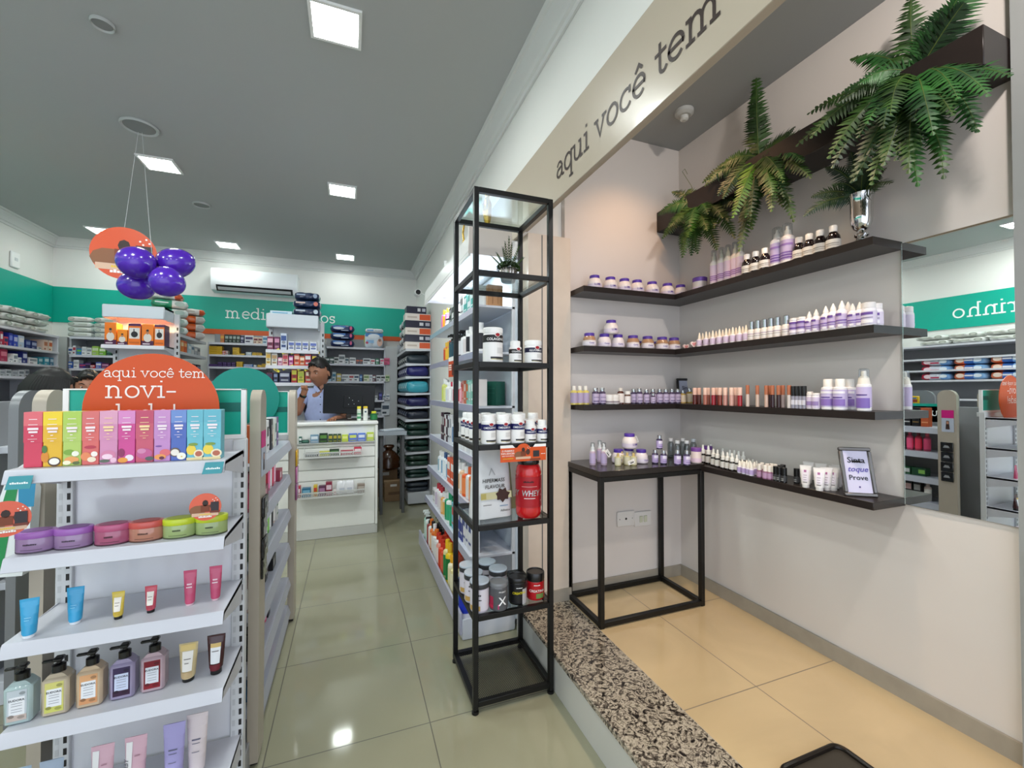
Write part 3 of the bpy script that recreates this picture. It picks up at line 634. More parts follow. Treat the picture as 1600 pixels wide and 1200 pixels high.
for i, (px, py, X, lf) in enumerate(((1256, 338, 1.74, .35), (1268, 308, 1.78, .3), (1290, 262, 1.8, .3), (1330, 238, 1.84, .1), (1385, 262, 1.82, .2), (1372, 240, 1.84, .1), (1300, 290, 1.72, .35), (1350, 250, 1.78, .1), (1395, 285, 1.78, .25))):
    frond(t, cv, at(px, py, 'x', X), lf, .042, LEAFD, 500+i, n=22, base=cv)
# niche smoke detector
p = at(1116, 236, 'z', NC-.001); p = Vector((1.72, 1.85, NC)); t = thing('ceiling_detector', 'small round white detector on the niche ceiling behind the ferns', 'detector', p)
b = MB(); b.lathe([(.05, -.001), (.05, -.02), (.035, -.032)], M('#b9b9b5', .5), 20); b.build('base', t); b = MB(); b.lathe([(.022, -.032), (.022, -.05), (.012, -.058)], M('#cfcfca', .5), 16); b.build('sensor', t)

# ---- niche products
def hz(px, ytop, ybot, ax, v):  # real height of something seen between two image rows
    return abs(at(px, ytop, ax, v).z-at(px, ybot, ax, v).z)
JW = jar(.072, .036, '#efe4e0', '#5b3aa5', label='#dccfdc', lidf=.2, lidr=.68, text=('LUMI', .014, .3), parts=True)
JG = jar(.066, .031, '#eadfe0', '#4f349a', label='#e6dce8', lidf=.22, lidr=.72, text=('Caviar', .010, .3))
JC = jar(.066, .031, '#eadfdd', '#5a3da0', clear='#b98d68', label='#efe6ee', lidf=.22, lidr=.75, text=('Caviar', .010, .3))
JB = jar(.085, .04, '#f1e2da', '#7b52b4', label='#e9d6e4', lidf=.28, lidr=.98, bulge=.02)
HEART = None
def RL(cat, i, n, where, side='from the left'): return '%s, %s %s %s' % (cat, ORD[i] if i < len(ORD) else 'last', side, where)
yj = 2.09
xs = [929, 953.6, 975.5, 995.3, 1018.8, 1042.9, 1063.4]
for i, px in enumerate(xs): JW.put((Xa(px, yj, SZ[0]+.03), yj, SZ[0]), math.radians(-8+i*-1.2), RL('white round jar with purple lid', i, 7, 'on the topmost shelf'), 'purple lidded jars on the topmost shelf', 1.12)
x_ = 1.885; JB.put((1.90, Ya(1093.5, 1.90, 1.96), SZ[0]), -PI/2+.5, 'wide jar with broad purple lid at the corner of the topmost shelf', None)
SPB = bottle(.19, .022, '#f2ebe4', '#f6ecd8', label='#ecd4e6', capf=.22, neck=.5, kind='spray', shoulder=.12, stripes=((.25, .3, '#b07fc0'), (.33, .38, '#b07fc0'), (.41, .46, '#b07fc0')), name='spray_bottle')
for i, px in enumerate((1116, 1127.6, 1138, 1149, 1157)): SPB.put((1.87, Ya(px, 1.87, 2.0), SZ[0]), -PI/2+.4, RL('cream spray bottle with clear cap', i, 5, 'on the topmost shelf'), 'cream spray bottles on the topmost shelf')
BLK = bottle(.105, .0255, '#1c1214', '#f4f1ee', label='#e3ddd6', capf=.22, neck=.5, shoulder=.35, glassy=True, name='dark_glass_bottle', stripes=((.55, .6, '#8a7f78'), (.4, .43, '#8a7f78')))
for i, px in enumerate((1167.5, 1180.7, 1195.6)): BLK.put((1.84, Ya(px, 1.84, 1.96), SZ[0]), -PI/2+.35, 'dark glass bottle with white cap, %s of three left of the spray pair' % ORD[i], 'dark glass bottles on the topmost shelf')
BLK.put((1.92, Ya(1205, 1.92, 1.96), SZ[0]), -PI/2, 'dark glass bottle half hidden behind the pair of white bottles', 'dark glass bottles on the topmost shelf')
SPC = bottle(.175, .029, '#f0e9ea', '#efe8e0', label='#cdb8dd', capf=.2, neck=.5, kind='spray', shoulder=.12, name='spray_bottle', stripes=((.7, .78, '#a07cc0'), (.2, .26, '#7e5aa8'), (.3, .36, '#7e5aa8'), (.4, .46, '#8f6cb8')))
for i, px in enumerate((1214.5, 1230.7)): SPC.put((1.85, Ya(px, 1.85, 1.99), SZ[0]), -PI/2+.35, '%s of the two lilac-labelled spray bottles on the topmost shelf' % ('left', 'right')[i], 'lilac spray pair on the topmost shelf')
for i, px in enumerate((1248.7, 1264.7, 1281.7, 1302)): BLK.put((1.85, Ya(px, 1.85, 1.96), SZ[0]), -PI/2+.3, 'dark glass bottle with white cap, %s of four beside the silver vase' % ORD[i], 'dark glass bottles beside the vase')
# second shelf
SH2 = 'on the second niche shelf'
for i, px in enumerate((920.8, 944.4, 965.4, 989, 1011.8, 1034.5, 1053)):
    P_ = JC if i in (0, 3, 4, 5, 6) else JG; kind_ = 'clear topped jar with purple lid' if P_ is JC else 'solid white jar with purple lid'
    P_.put((Xa(px, yj, SZ[1]+.03), yj, SZ[1]), math.radians(-8), '%s, %s from the left %s' % (kind_, ORD[i], SH2), 'purple lidded jars on the second shelf', 1.2)
x_ = (Xa(944.4, yj, SZ[1])+Xa(965.4, yj, SZ[1]))/2
JW.put((x_, yj, SZ[1]+.0795), -.1, 'white jar with purple lid stacked on top of two jars on the second shelf', None, 1.12)
# jars hidden in the back row
for i, px in enumerate((1003, 1024, 1044)): JC.put((Xa(px, 2.148, SZ[1]+.03), 2.148, SZ[1]), 0, 'clear topped jar half hidden in the back row of the second shelf, %s one' % ORD[i], 'back row jars on the second shelf', .85)
b = MB(); hp = [(.018*(16*math.sin(a)**3)/16, .018*(13*math.cos(a)-5*math.cos(2*a)-2*math.cos(3*a)-math.cos(4*a))/14+.02) for a in [2*PI*k/28 for k in range(28)]]
b.prism(hp, -.012, .012, M('#f0d9d2', .35), 'xz'); hb_ = MB(); hb_.prism([(x*.55, (z-.02)*.55+.02) for x, z in hp], -.0135, -.012, M('#d98a8a', .4), 'xz')
HEARTP = Proto('heart_box', [('box', b), ('emblem', hb_)], 'box')
for i, px in enumerate((1071.5, 1083.5)): HEARTP.put((Xa(px, 2.04, SZ[1]+.02) if i == 0 else 1.83, 2.04 if i == 0 else Ya(1083.5, 1.83, SZ[1]+.02), SZ[1]), -.5, '%s of the two small pink heart-shaped boxes at the shelf corner' % ('left', 'right')[i], 'heart boxes')
DRP = bottle(.066, .0125, '#eee6ea', '#f3e6d2', label='#d9c6e0', capf=.42, neck=.5, kind='cone', name='small_dropper', parts=True, capr=.55, stripes=((.5, .95, '#8a7f88', 1.2, 2.0),))
for i in range(15):
    px = 1093+(1166-1093)*i/14; X = 1.835+(.03 if i % 2 else 0); DRP.put((X, Ya(px, X, SZ[1]+.03), SZ[1]), -PI/2+.4, RL('tiny white serum bottle', i, 15, 'of the row on the second shelf'), 'tiny serum bottles on the second shelf', 1.25)
SVC = bottle(.095, .0175, '#f1e6df', '#cccccc', label='#f3ece8', capf=.4, neck=.62, kind='tall', metalcap=True, capr=.72, name='serum_bottle', stripes=((.6, .66, '#b09bb5'), (.4, .44, '#8f8590')))
for i, px in enumerate((1174.5, 1184.5, 1195, 1205, 1215, 1228.6)): SVC.put((1.835, Ya(px, 1.835, SZ[1]+.04), SZ[1]), -PI/2+.4, RL('white serum bottle with tall silver cap', i, 6, SH2), 'silver capped serum bottles')
LIL = bottle(.075, .0185, '#f0eaf0', '#f0ecea', label='#b7a3cc', capf=.06, neck=.9, kind='screw', capr=.95, name='lilac_jar', stripes=((.8, .95, '#6d4c9c'), (.45, .55, '#6d4c9c'), (.15, .35, '#efe8f2')))
for i, px in enumerate((1241, 1252.8)): LIL.put((1.832, Ya(px, 1.832, SZ[1]+.04), SZ[1]), -PI/2+.3, '%s of the two short flat-topped lilac bottles on the second shelf' % ('left', 'right')[i], 'short lilac bottles')
CNB = bottle(.105, .0185, '#efeaf0', '#f5f1ec', label='#cbb9dc', capf=.25, neck=.5, kind='cone', shoulder=.2, name='lilac_bottle', stripes=((.82, .97, '#6d4c9c', -1.0, .2), (.5, .57, '#7e5cab'), (.36, .4, '#7e5cab'), (.14, .3, '#efe9f2', -.4, .4)))
for i, (px, X, s_) in enumerate(((1264.7, 1.835, .9), (1275.5, 1.835, .95), (1290.5, 1.832, 1), (1302, 1.832, 1.05), (1315.7, 1.832, 1.1), (1325.5, 1.88, 1.1), (1332.5, 1.835, .92), (1343.5, 1.845, .95))):
    CNB.put((X, Ya(px, X, SZ[1]+.05), SZ[1]), -PI/2+.25, RL('lilac-labelled bottle with white cone cap', i, 8, SH2), 'lilac bottles with cone caps', s_)
for i, (px, X) in enumerate(((1357.5, 1.85), (1368, 1.90))): bottle(.10, .026, '#e9e7ee', '#e9e6e6', label='#dcd3e6', capf=.2, neck=.8, capr=.9, name='white_bottle', stripes=((.7, .85, '#6d4c9c'), (.5, .55, '#8d84a0'), (.2, .4, '#f4f1f4'))).put((X, min(Ya(px, X, SZ[1]+.05), 9), SZ[1]), -PI/2, '%s clear-wrapped white bottle at the right end of the second shelf' % ('front', 'rear')[i], 'white bottles at the shelf end', .92)
# third shelf, left wing (zoom6 pixels 5.218 / px)
z6 = lambda u: 870+u/5.218; z7 = lambda u: 1080+u/4.444; y3 = 2.07; SH3 = 'on the third niche shelf'
OIL = bottle(.088, .017, '#d8c768', '#eeeae2', label='#b5a5c4', capf=.2, neck=.4, glassy=True, name='oil_bottle', parts=True)
for i, u in enumerate((140, 188, 235)): OIL.put((Xa(z6(u), y3, SZ[2]+.05), y3, SZ[2]), 0, RL('yellow body oil bottle with white cap', i, 3, SH3), 'yellow oil bottles', 1.18)
DKB = bottle(.078, .0165, '#4a3e5c', '#c9c9cc', label='#c3b4d0', capf=.18, neck=.6, glassy=True, metalcap=True, name='capsule_bottle', stripes=((.25, .32, '#4b3a70'), (.6, .64, '#6d5a8c')))
for i, u in enumerate((315, 370)): DKB.put((Xa(z6(u), y3, SZ[2]+.04), y3, SZ[2]), 0, '%s violet capsule bottle next to the yellow oils' % ('left', 'right')[i], 'violet capsule bottles', 1.2)
SWJ = jar(.046, .0215, '#e9e4df', '#f2eeea', label='#cfc8c8', lidf=.3, lidr=.95, bulge=.05, name='white_jar', bandc=(.3, .5, '#8b7f86'))
for i, u in enumerate((428, 472)): SWJ.put((Xa(z6(u), y3-.01, SZ[2]+.02), y3-.01, SZ[2]), 0, '%s little white cream jar %s' % (('left', 'right')[i], SH3), 'little white jars', 1.2)
bottle(.077, .0155, '#4f1f14', '#d9d4cc', label='#e8e0da', capf=.16, neck=.55, glassy=True, name='amber_bottle').put((Xa(z6(520), y3, SZ[2]), y3, SZ[2]), 0, 'dark red amber bottle with white label on the third shelf', None, 1.2)
bottle(.062, .0145, '#6b4a3c', '#f2efe9', label='#efe9e6', capf=.22, neck=.8, capr=.92, glassy=True, name='brown_bottle').put((Xa(z6(577), y3-.01, SZ[2]), y3-.01, SZ[2]), 0, 'short brown bottle with wide white cap on the third shelf', None, 1.2)
for i, (u, yy, s_) in enumerate(((626, 2.10, .95), (673, y3, .98), (730, y3, .92), (783, 2.085, .95), (785, 2.04, .68), (838, y3, .95), (888, y3, .95), (937, y3, .95), (985, y3, .95))):
    DKB.put((Xa(z6(u), yy, SZ[2]+.04), yy, SZ[2]), 0, RL('violet bottle with silver cap', i, 9, 'in the run before the picture frame'), 'violet bottles before the picture frame', s_*1.18)
GLD = bottle(.072, .0165, '#d9b25a', '#d8cfc0', label='#f0dcc0', capf=.2, neck=.45, glassy=True, metalcap=True, name='golden_bottle')
for i, (u, s_) in enumerate(((1028, 1), (1083, 1.15))): GLD.put((Xa(z6(u), y3, SZ[2]), y3, SZ[2]), 0, '%s golden glass bottle in front of the corner picture frame' % ('left', 'right')[i], 'golden bottles', s_*1.12)
def frame_stand(name, label, loc, rz, W, H, tilt, lines, fm, paper):
    t = thing(name, label, 'picture frame', loc, rz); R = rotm(-tilt)
    b = MB(); e = .014
    for q in ((-W/2, W/2, 0, e), (-W/2, W/2, H-e, H), (-W/2, -W/2+e, e, H-e), (W/2-e, W/2, e, H-e)): b.box(q[0], q[1], 0, .014, q[2], q[3], fm, bev=.003, R=R)
    b.build('frame', t)
    b = MB(); b.box(-W/2+e, W/2-e, .005, .011, e, H-e, M(paper, .3), R=R)
    n = 8
    b.build('print', t)
    b = MB()
    for tx, sz, zc, col, sh in lines: b.text(tx, sz, 0, zc*H, .0035, M(col, .5), R=R, shear=sh)
    b.build('lettering', t)
    b = MB(); b.box(-.015, .015, .012, .016, 0, H*.7, BLACKM, R=rotm(.32), T=(0, H*.36*tilt+.05, 0)); b.build('easel_leg', t)
    return t
frame_stand('picture_frame', 'small black picture frame standing in the corner on the third shelf', (Xa(1071, 2.12, SZ[2]+.05), 2.10, SZ[2]+.001), -.15, .125, .155, .12, (('Sinta', .03, .55, '#2a2430', 0), ('toque', .026, .36, '#54489a', .3)), M('#1b1a1c', .3), '#a3a6b8')
GLO = {}
def gloss(c, cap, H=.078, R=.0095, capf=.4, metal=False): return bottle(H, R, c, cap, capf=capf, neck=.9, kind='screw', capr=.98, shoulder=.02, glassy=True, name='lip_gloss', cat='lip gloss', metalcap=False, parts=True)
gl = [(25, '#5a1a10', '#e9bfae', 'deep red'), (55, '#5f2a22', '#e9bfae', 'brown red'), (98, '#b06a58', '#ecc8b8', 'rose'), (118, '#9a5340', '#ecc8b8', 'terracotta'), (155, '#9c1f2c', '#e9bfae', 'crimson'), (178, '#7b2a22', '#e9bfae', 'brick red'), (200, '#8a3a2a', '#ecc8b8', 'russet'), (237, '#c98f84', '#ecc8b8', 'nude pink'), (280, '#d9a79a', '#ecc8b8', 'pale nude'), (307, '#c08a80', '#ecc8b8', 'dusty pink'), (338, '#a8222c', '#ecc8b8', 'bright red')]
for i, (u, c, cp, nm) in enumerate(gl):
    X = 1.828+(.03 if i in (1, 3, 5, 9) else 0); gloss(c, cp).put((X, Ya(z7(u), X, SZ[2]+.04), SZ[2]), -PI/2, '%s lip gloss with pink cap, %s from the corner on the third shelf' % (nm, ORD[i]), 'lip glosses with pink caps', 1.2)
gl = [(392, '#d9c4b8', .105), (460, '#d2b8a8', .103), (522, '#d2b0a0', .102), (545, '#2e0f16', .102), (565, '#2e0f16', .102), (607, '#2e1010', .102), (637, '#b9a8a8', .102), (681, '#d9d0cc', .102)]
for i, (u, c, h) in enumerate(gl):
    X = 1.825+(.025 if i in (3, 6) else 0); bottle(h, .0085, c, '#b06a4a', capf=.4, neck=.9, kind='screw', capr=.98, shoulder=.02, glassy=True, name='lip_pencil', cat='lip gloss').put((X, Ya(z7(u), X, SZ[2]+.04), SZ[2]), -PI/2, 'slim lip gloss with copper cap, %s from the corner' % ORD[i], 'copper capped lip glosses')
for i, u in enumerate((710, 735, 760, 785)): bottle(.098, .0095, '#9a98a8', '#121214', capf=.42, neck=.9, kind='screw', capr=1, shoulder=.02, glassy=True, name='mascara', cat='mascara', stripes=((.3, .7, '#d5d2dc'),)).put((1.825, Ya(z7(u), 1.825, SZ[2]+.04), SZ[2]), -PI/2, RL('silver tube with black cap', i, 4, 'of four on the third shelf'), 'black capped tubes')
for i, (u, X) in enumerate(((818, 1.85), (832, 1.83), (868, 1.825))): bottle(.068 if i else .074, .0165, '#eee8ec', '#f3eeea', label='#d6c8e0', capf=.06, neck=.9, capr=.95, name='white_canister', stripes=((.3, .6, '#9a82b8'),)).put((X, Ya(z7(u), X, SZ[2]+.04), SZ[2]), -PI/2, RL('short white canister', i, 3, SH3), 'short white canisters')
TON = bottle(.125, .0235, '#f3f0f2', '#f4f0ea', label='#cdbfe2', capf=.22, neck=.6, shoulder=.05, kind='screw', name='lotion_bottle', stripes=((.2, .5, '#8f72bd', -1.2, 1.2), (.55, .6, '#5a3c92', -.8, .8), (.75, .85, '#f3eef6', -1.2, 1.2)))
for i, (u, X) in enumerate(((950, 1.835), (995, 1.89), (1035, 1.832), (1100, 1.885))): TON.put((X, Ya(z7(u), X, SZ[2]+.06), SZ[2]), -PI/2, RL('white lotion bottle with purple label', i, 4, SH3), 'purple labelled lotion bottles')
bottle(.165, .0245, '#f3f0f2', '#e9e4da', label='#c9badf', capf=.3, neck=.8, shoulder=.03, kind='spray', name='foam_pump_bottle', stripes=((.12, .5, '#8067b5', -1.3, 1.3), (.6, .64, '#4a2c84', -.9, .9))).put((1.84, Ya(z7(1200), 1.84, SZ[2]+.06), SZ[2]), -PI/2, 'tall white foam pump bottle with clear cap, last on the third shelf', None, .93)
# lowest shelf
z4 = .941; SH4 = 'on the lowest niche shelf'
DR4 = bottle(.085, .0135, '#19130f', '#f3efe8', label='#dcd8d2', capf=.45, neck=.5, kind='dropper', capr=.75, glassy=True, name='dropper_bottle')
lst = [(82, 1.86, 1.05), (120, 1.86, 1.05), (137, 1.92, 1.05), (155, 1.84, .95), (183, 1.83, .95), (219, 1.90, .95), (222, 1.82, .92), (252, 1.82, .92), (284, 1.815, .92), (270, 1.89, .95), (300, 1.90, .95), (330, 1.89, .95), (318, 1.83, .85), (362, 1.90, .95)]
for i, (u, X, s_) in enumerate(lst): DR4.put((X, Ya(z7(u), X, z4+.03), z4), -PI/2, RL('dark dropper bottle with white teat', i, 14, SH4), 'dark dropper bottles', s_*1.15)
DW4 = bottle(.062, .0125, '#e9e3ee', '#f5efe2', label='#b9a3d2', capf=.42, neck=.5, kind='cone', capr=.7, name='nail_serum')
DP4 = bottle(.064, .0125, '#8a5a78', '#f2e9df', label='#b58fb0', capf=.42, neck=.6, kind='tall', capr=.75, name='roll_on_bottle')
for i, (u, X) in enumerate([(338, 1.812), (355, 1.85), (368, 1.808), (385, 1.85), (397, 1.805), (410, 1.85), (418, 1.80), (428, 1.9), (440, 1.84), (455, 1.88), (400, 1.9)]): DW4.put((X, Ya(z7(u), X, z4+.03), z4), -PI/2, RL('tiny white and lilac dropper', i, 11, SH4), 'tiny lilac droppers')
for i, (u, X) in enumerate([(475, 1.80), (515, 1.795), (545, 1.80), (492, 1.84), (530, 1.84), (568, 1.81), (560, 1.86), (585, 1.86)]): DP4.put((X, Ya(z7(u), X, z4+.03), z4), -PI/2, RL('small mauve bottle with cream cap', i, 8, SH4), 'small mauve bottles')
BK4 = bottle(.066, .0115, '#161616', '#0c0c0c', label='#3a3a3c', capf=.45, neck=.9, kind='screw', capr=1, shoulder=.02, glassy=True, name='black_roller', stripes=((.3, .35, '#c9c9c9', -.5, .5), (.5, .55, '#c9c9c9', -.5, .5)))
for i, (u, X) in enumerate([(588, 1.80), (612, 1.80), (645, 1.80), (620, 1.84), (637, 1.87), (733, 1.835)]): BK4.put((X, Ya(z7(u), X, z4+.03), z4), -PI/2, RL('small black cosmetic tube', i, 6, SH4), 'small black tubes')
TW = tube(.088, .04, '#f0e9e6', '#eae3df', label='#ede4ec', art=(('r', -.14, .7, .08, .8, '#b06a9a'), ('r', -.2, .56, .14, .58, '#9a8a98'), ('r', -.2, .46, .1, .48, '#9a8a98'), ('r', -.2, .36, .12, .38, '#9a8a98'), ('r', -.25, .24, .2, .27, '#6a6068')), name='white_tube')
for i, (u, X) in enumerate([(795, 1.80), (815, 1.90), (890, 1.795), (900, 1.91), (940, 1.83), (985, 1.85), (1000, 1.90), (1020, 1.94)]): TW.put((X, Ya(z7(u), X, z4+.05), z4), -PI/2+.5, RL('white cream tube standing on its cap', i, 8, SH4), 'white cream tubes', 1.05)
frame_stand('picture_frame', 'silver grey picture frame reading Sinta toque Prove on the lowest shelf', (1.84, 1.062, z4+.001), -PI/2+.95, .11, .19, .28, (('Sinta', .031, .68, '#1d1c2a', 0), ('toque', .029, .5, '#5a4fa8', .35), ('Prove', .027, .33, '#1d1c2a', 0), ('v', .014, .17, '#4a3a80', 0)), M('#6d6a68', .25, metal=.7), '#cdc8e0')
# table top items
FOAM = bottle(.115, .016, '#b9a4b8', '#f5f1ee', label='#c4b2d4', capf=.32, neck=.7, kind='spray', shoulder=.05, glassy=True, name='foam_bottle')
def tb(px, py): p = at(px, py, 'z', ZT); return (p.x, p.y, ZT)
zz = lambda u, v: (930+u/8, 640+v/8)
for i, (px, py) in enumerate(((926, 727), (937, 722), (943.5, 727))): FOAM.put(tb(px, py), .3, RL('lilac foam pump bottle', i, 3, 'on the niche table'), 'foam pump bottles on the table')
for i, (u, v) in enumerate(((290, 665), (420, 640), (575, 668))): p = tb(*zz(u, v)); JG.put(p, .2, RL('white jar with purple lid', i, 3, 'of the lower table jars'), 'table jars', 1.15)
p = tb(*zz(415, 650)); JW.put((p[0], p[1]-.01, ZT+.0765), .2, 'white jar with purple lid stacked highest on the table, wearing a price tag', None, 1.15)
PRF = bottle(.066, .017, '#d8cf9a', '#c9b070', label='#ded8bc', capf=.24, neck=.35, kind='screw', capr=.4, glassy=True, metalcap=False, name='perfume_bottle', shoulder=.04)
for i, (u, v) in enumerate(((285, 700), (400, 690), (480, 695), (330, 672))): PRF.put(tb(*zz(u, v)), .2, RL('small glass perfume bottle', i, 4, 'in front of the jars on the table'), 'perfume bottles')
CAP = bottle(.075, .0165, '#3e3454', '#b9bcc0', label='#b9a5d0', capf=.2, neck=.6, glassy=True, metalcap=True, name='capsule_bottle', stripes=((.6, .9, '#e6deee'), (.3, .34, '#5a4690')))
for i, (u, v) in enumerate(((748, 672), (855, 680))): CAP.put(tb(*zz(u, v)), .1, '%s lower bottle of the three bottle pyramid on the table' % ('left', 'right')[i], 'pyramid of capsule bottles')
p = tb(*zz(803, 665)); CAP.put((p[0], p[1], ZT+.076), .1, 'capsule bottle on top of the three bottle pyramid on the table', 'pyramid of capsule bottles')
for i, (u, v) in enumerate(((1028, 690), (1145, 695))): CAP.put(tb(*zz(u, v)), .1, '%s violet capsule bottle in front of the empty clear bottles' % ('left', 'right')[i], 'capsule bottles before the clear ones', 1.05)
CLB = bottle(.115, .0185, '#e2e6e8', '#d8dadc', capf=.12, neck=.6, glassy=True, name='clear_bottle')
mclr = M('#dfe4e6', .03, trans=1.0, ior=1.2)
clp = MB(); clp.lathe([(.017, 0), (.0185, .003), (.0185, .08), (.012, .095), (.011, .1)], glass_mat('#d5dadc', .35), 16); clc = MB(); clc.lathe([(.0125, .098), (.0125, .113), (.0115, .115)], M('#c9ccd0', .3), 16)
CLB = Proto('clear_bottle', [('body', clp), ('cap', clc)], 'bottle')
for i, (u, v) in enumerate(((945, 600), (1028, 640), (1095, 600), (1145, 640), (1228, 610))): CLB.put(tb(*zz(u, v)), 0, RL('empty clear bottle with grey cap', i, 5, 'at the back of the table'), 'empty clear bottles')
JPU = jar(.085, .028, '#efdcd6', '#7b4a9c', label='#e3c7d8', lidf=.22, lidr=.98, bulge=.02, name='scrub_jar')
for i, (u, v) in enumerate(((1262, 668), (1400, 640))): p = tb(*zz(u, v)); JPU.put(p, .1, '%s pink jar with mauve lid at the right end of the table' % ('front', 'rear')[i], 'pink jars with mauve lids')
def price_tag(px, py, X_off, rot, label, ref):
    p = at(px, py, 'y', ref); b = MB(); b.box(-.02, .02, -.0006, .0006, -.011, .011, M('#f3efea', .5)); b.rect(-.008, -.006, .014, -.001, -.0012, INK); b.rect(-.015, .003, .01, .0045, -.0012, M('#8a8580')); b.v = [(Matrix.Rotation(rot, 3, 'Y') @ Vector(v))[:] for v in b.v]
    t = b.build('price_tag', None, p); tag(t, label, 'price tag', 'white price tags on the niche table'); return t
for px, py, r, ref, lb in ((950, 708, .9, 1.915, 'white price tag hanging on the foam bottles'), (986.5, 722, -.3, 1.84, 'white price tag in front of the perfume bottles'), (994, 687, 1.1, 2.04, 'white price tag on the topmost table jar'), (1037.5, 709, -.5, 1.895, 'white price tag on the bottle pyramid'), (1080, 713.5, -.6, 1.86, 'white price tag on the right pair of capsule bottles')): price_tag(px, py, 0, r, lb, ref)

# ================================================================== BLACK RACK
rx0, rx1, ry0, ry1 = .483, .853, 1.728, 2.112; rw = .022
RZ = [.05, .405, .78, 1.118, 1.472, 1.862, 2.215]
t = thing('display_rack', 'tall black metal frame rack with glass shelves beside the step', 'rack', (.676, 1.92, 0)); L0 = (.676, 1.92, 0)
bars('leg', [(rx0, rx0+rw, ry0, ry0+rw, .018, 2.215), (rx1-rw, rx1, ry0, ry0+rw, .018, 2.215), (rx0, rx0+rw, ry1-rw, ry1, .018, 2.215), (rx1-rw, rx1, ry1-rw, ry1, .018, 2.215)], BLACKM, t, L0, True)
for (x, y) in ((rx0+.011, ry0+.011), (rx1-.011, ry0+.011), (rx0+.011, ry1-.011), (rx1-.011, ry1-.011)):
    b = MB(); b.lathe([(.008, .018), (.008, .012), (.015, .010), (.015, .001)], BLACKM, 14, T=(x-L0[0], y-L0[1], 0)); b.build('foot', t)
for z in RZ:
    fr = MB()
    for q in ((rx0+rw, rx1-rw, ry0, ry0+rw), (rx0+rw, rx1-rw, ry1-rw, ry1), (rx0, rx0+rw, ry0+rw, ry1-rw), (rx1-rw, rx1, ry0+rw, ry1-rw)): fr.box(q[0]-L0[0], q[1]-L0[0], q[2]-L0[1], q[3]-L0[1], z-.022, z, BLACKM, bev=.001)
    f_ = fr.build('shelf_frame', t)
    b = MB()
    if z > .1: b.box(rx0+.012-L0[0], rx1-.012-L0[0], ry0+.012-L0[1], ry1-.012-L0[1], z-.004, z+.001, RACKGLASS); b.build('glass_shelf', f_, smooth=False)
    else:
        X0, X1, Y0, Y1 = rx0+rw-L0[0], rx1-rw-L0[0], ry0+rw-L0[1], ry1-rw-L0[1]; n = 30; pt = (X1-X0)/n; m_ = M('#101011', .5)
        for i in range(-n, n+1):
            for sg in (1, -1):
                xa, ya = X0+i*pt, Y0; xb, yb = xa+(Y1-Y0), Y1
                if xa < X0: ya += X0-xa; xa = X0
                if xb > X1: yb -= xb-X1; xb = X1
                if ya >= yb: continue
                if sg < 0: xa, xb = X0+X1-xa, X0+X1-xb
                d = Vector((xb-xa, yb-ya, 0)).normalized(); s_ = Vector((-d.y, d.x, 0))*.0011
                b.add([(xa-s_.x, ya-s_.y, z-.008), (xb-s_.x, yb-s_.y, z-.008), (xb+s_.x, yb+s_.y, z-.008), (xa+s_.x, ya+s_.y, z-.008)], [(0, 1, 2, 3)], m_)
        b.build('mesh_panel', f_, smooth=False)
LOGO = '#a11f2b'
def vit(H, R, capr, capf, text, band, z=(.62, .86), ts=.012):
    bb = MB(); hb = H*(1-capf); seg = 22; bb.lathe([(R*.93, 0), (R, H*.02), (R, hb*.93), (R*.93, hb*.985), (R*capr, hb)], M('#edecec', .3, coat=.3), seg)
    cc = MB(); cc.lathe([(R*capr, hb-.001), (R*capr*1.02, hb+.002), (R*capr*1.02, H*.98), (R*capr*.94, H)], M('#f5f4f2', .35), seg)
    for k in range(24): a = 2*PI*k/24; cc.box(-.0006, .0006, -R*capr*1.035, -R*capr*1.0, hb+.004, H*.96, M('#f5f4f2', .35), R=rotm(0, 0, a))
    ll = MB(); lab_wrap(ll, R, hb*.06, hb*.92, M('#f3f1ef', .4), dr=.0005); lab_wrap(ll, R, hb*z[0], hb*z[1], M(band, .4), dr=.0010, a0=-2.6, a1=1.5)
    lab_wrap(ll, R, hb*.12, hb*.19, M('#2b2b30', .4), dr=.0011, a0=-.55, a1=1.3); lab_wrap(ll, R, hb*.09, hb*.12, M('#b9b08a', .25, metal=.8), dr=.0012, a0=-.5, a1=1.3)
    zc = (z[0]+z[1])/2*hb-ts*.5; ll.text(text, ts, .0, zc, 0, M('#f4f4f4', .4), wrap=R+.0016)
    n = 12
    for rr, mm, dd in ((.011, '#f4f0ee', .0018), (.0088, LOGO, .0024)):
        k_ = rr*(R/.032)**.5; ll.add([((R+dd)*math.sin(k_*math.cos(2*PI*j/n)/R+.15), -(R+dd)*math.cos(k_*math.cos(2*PI*j/n)/R+.15), z[1]*hb+k_*.72*math.sin(2*PI*j/n)) for j in range(n)], [tuple(range(n))], M(mm, .4))
    lab_wrap(ll, R, hb*.30, hb*.50, M('#dcdad8', .5), dr=.0009, a0=.1, a1=1.0)
    return Proto('supplement_bottle', [('body', bb), ('cap', cc), ('label', ll)], 'supplement bottle')
def rk(px, py, z): p = at(px, py, 'z', z); return (p.x, p.y, z+.001)
FA = -math.atan2(.65, 1.73)*0+0.0
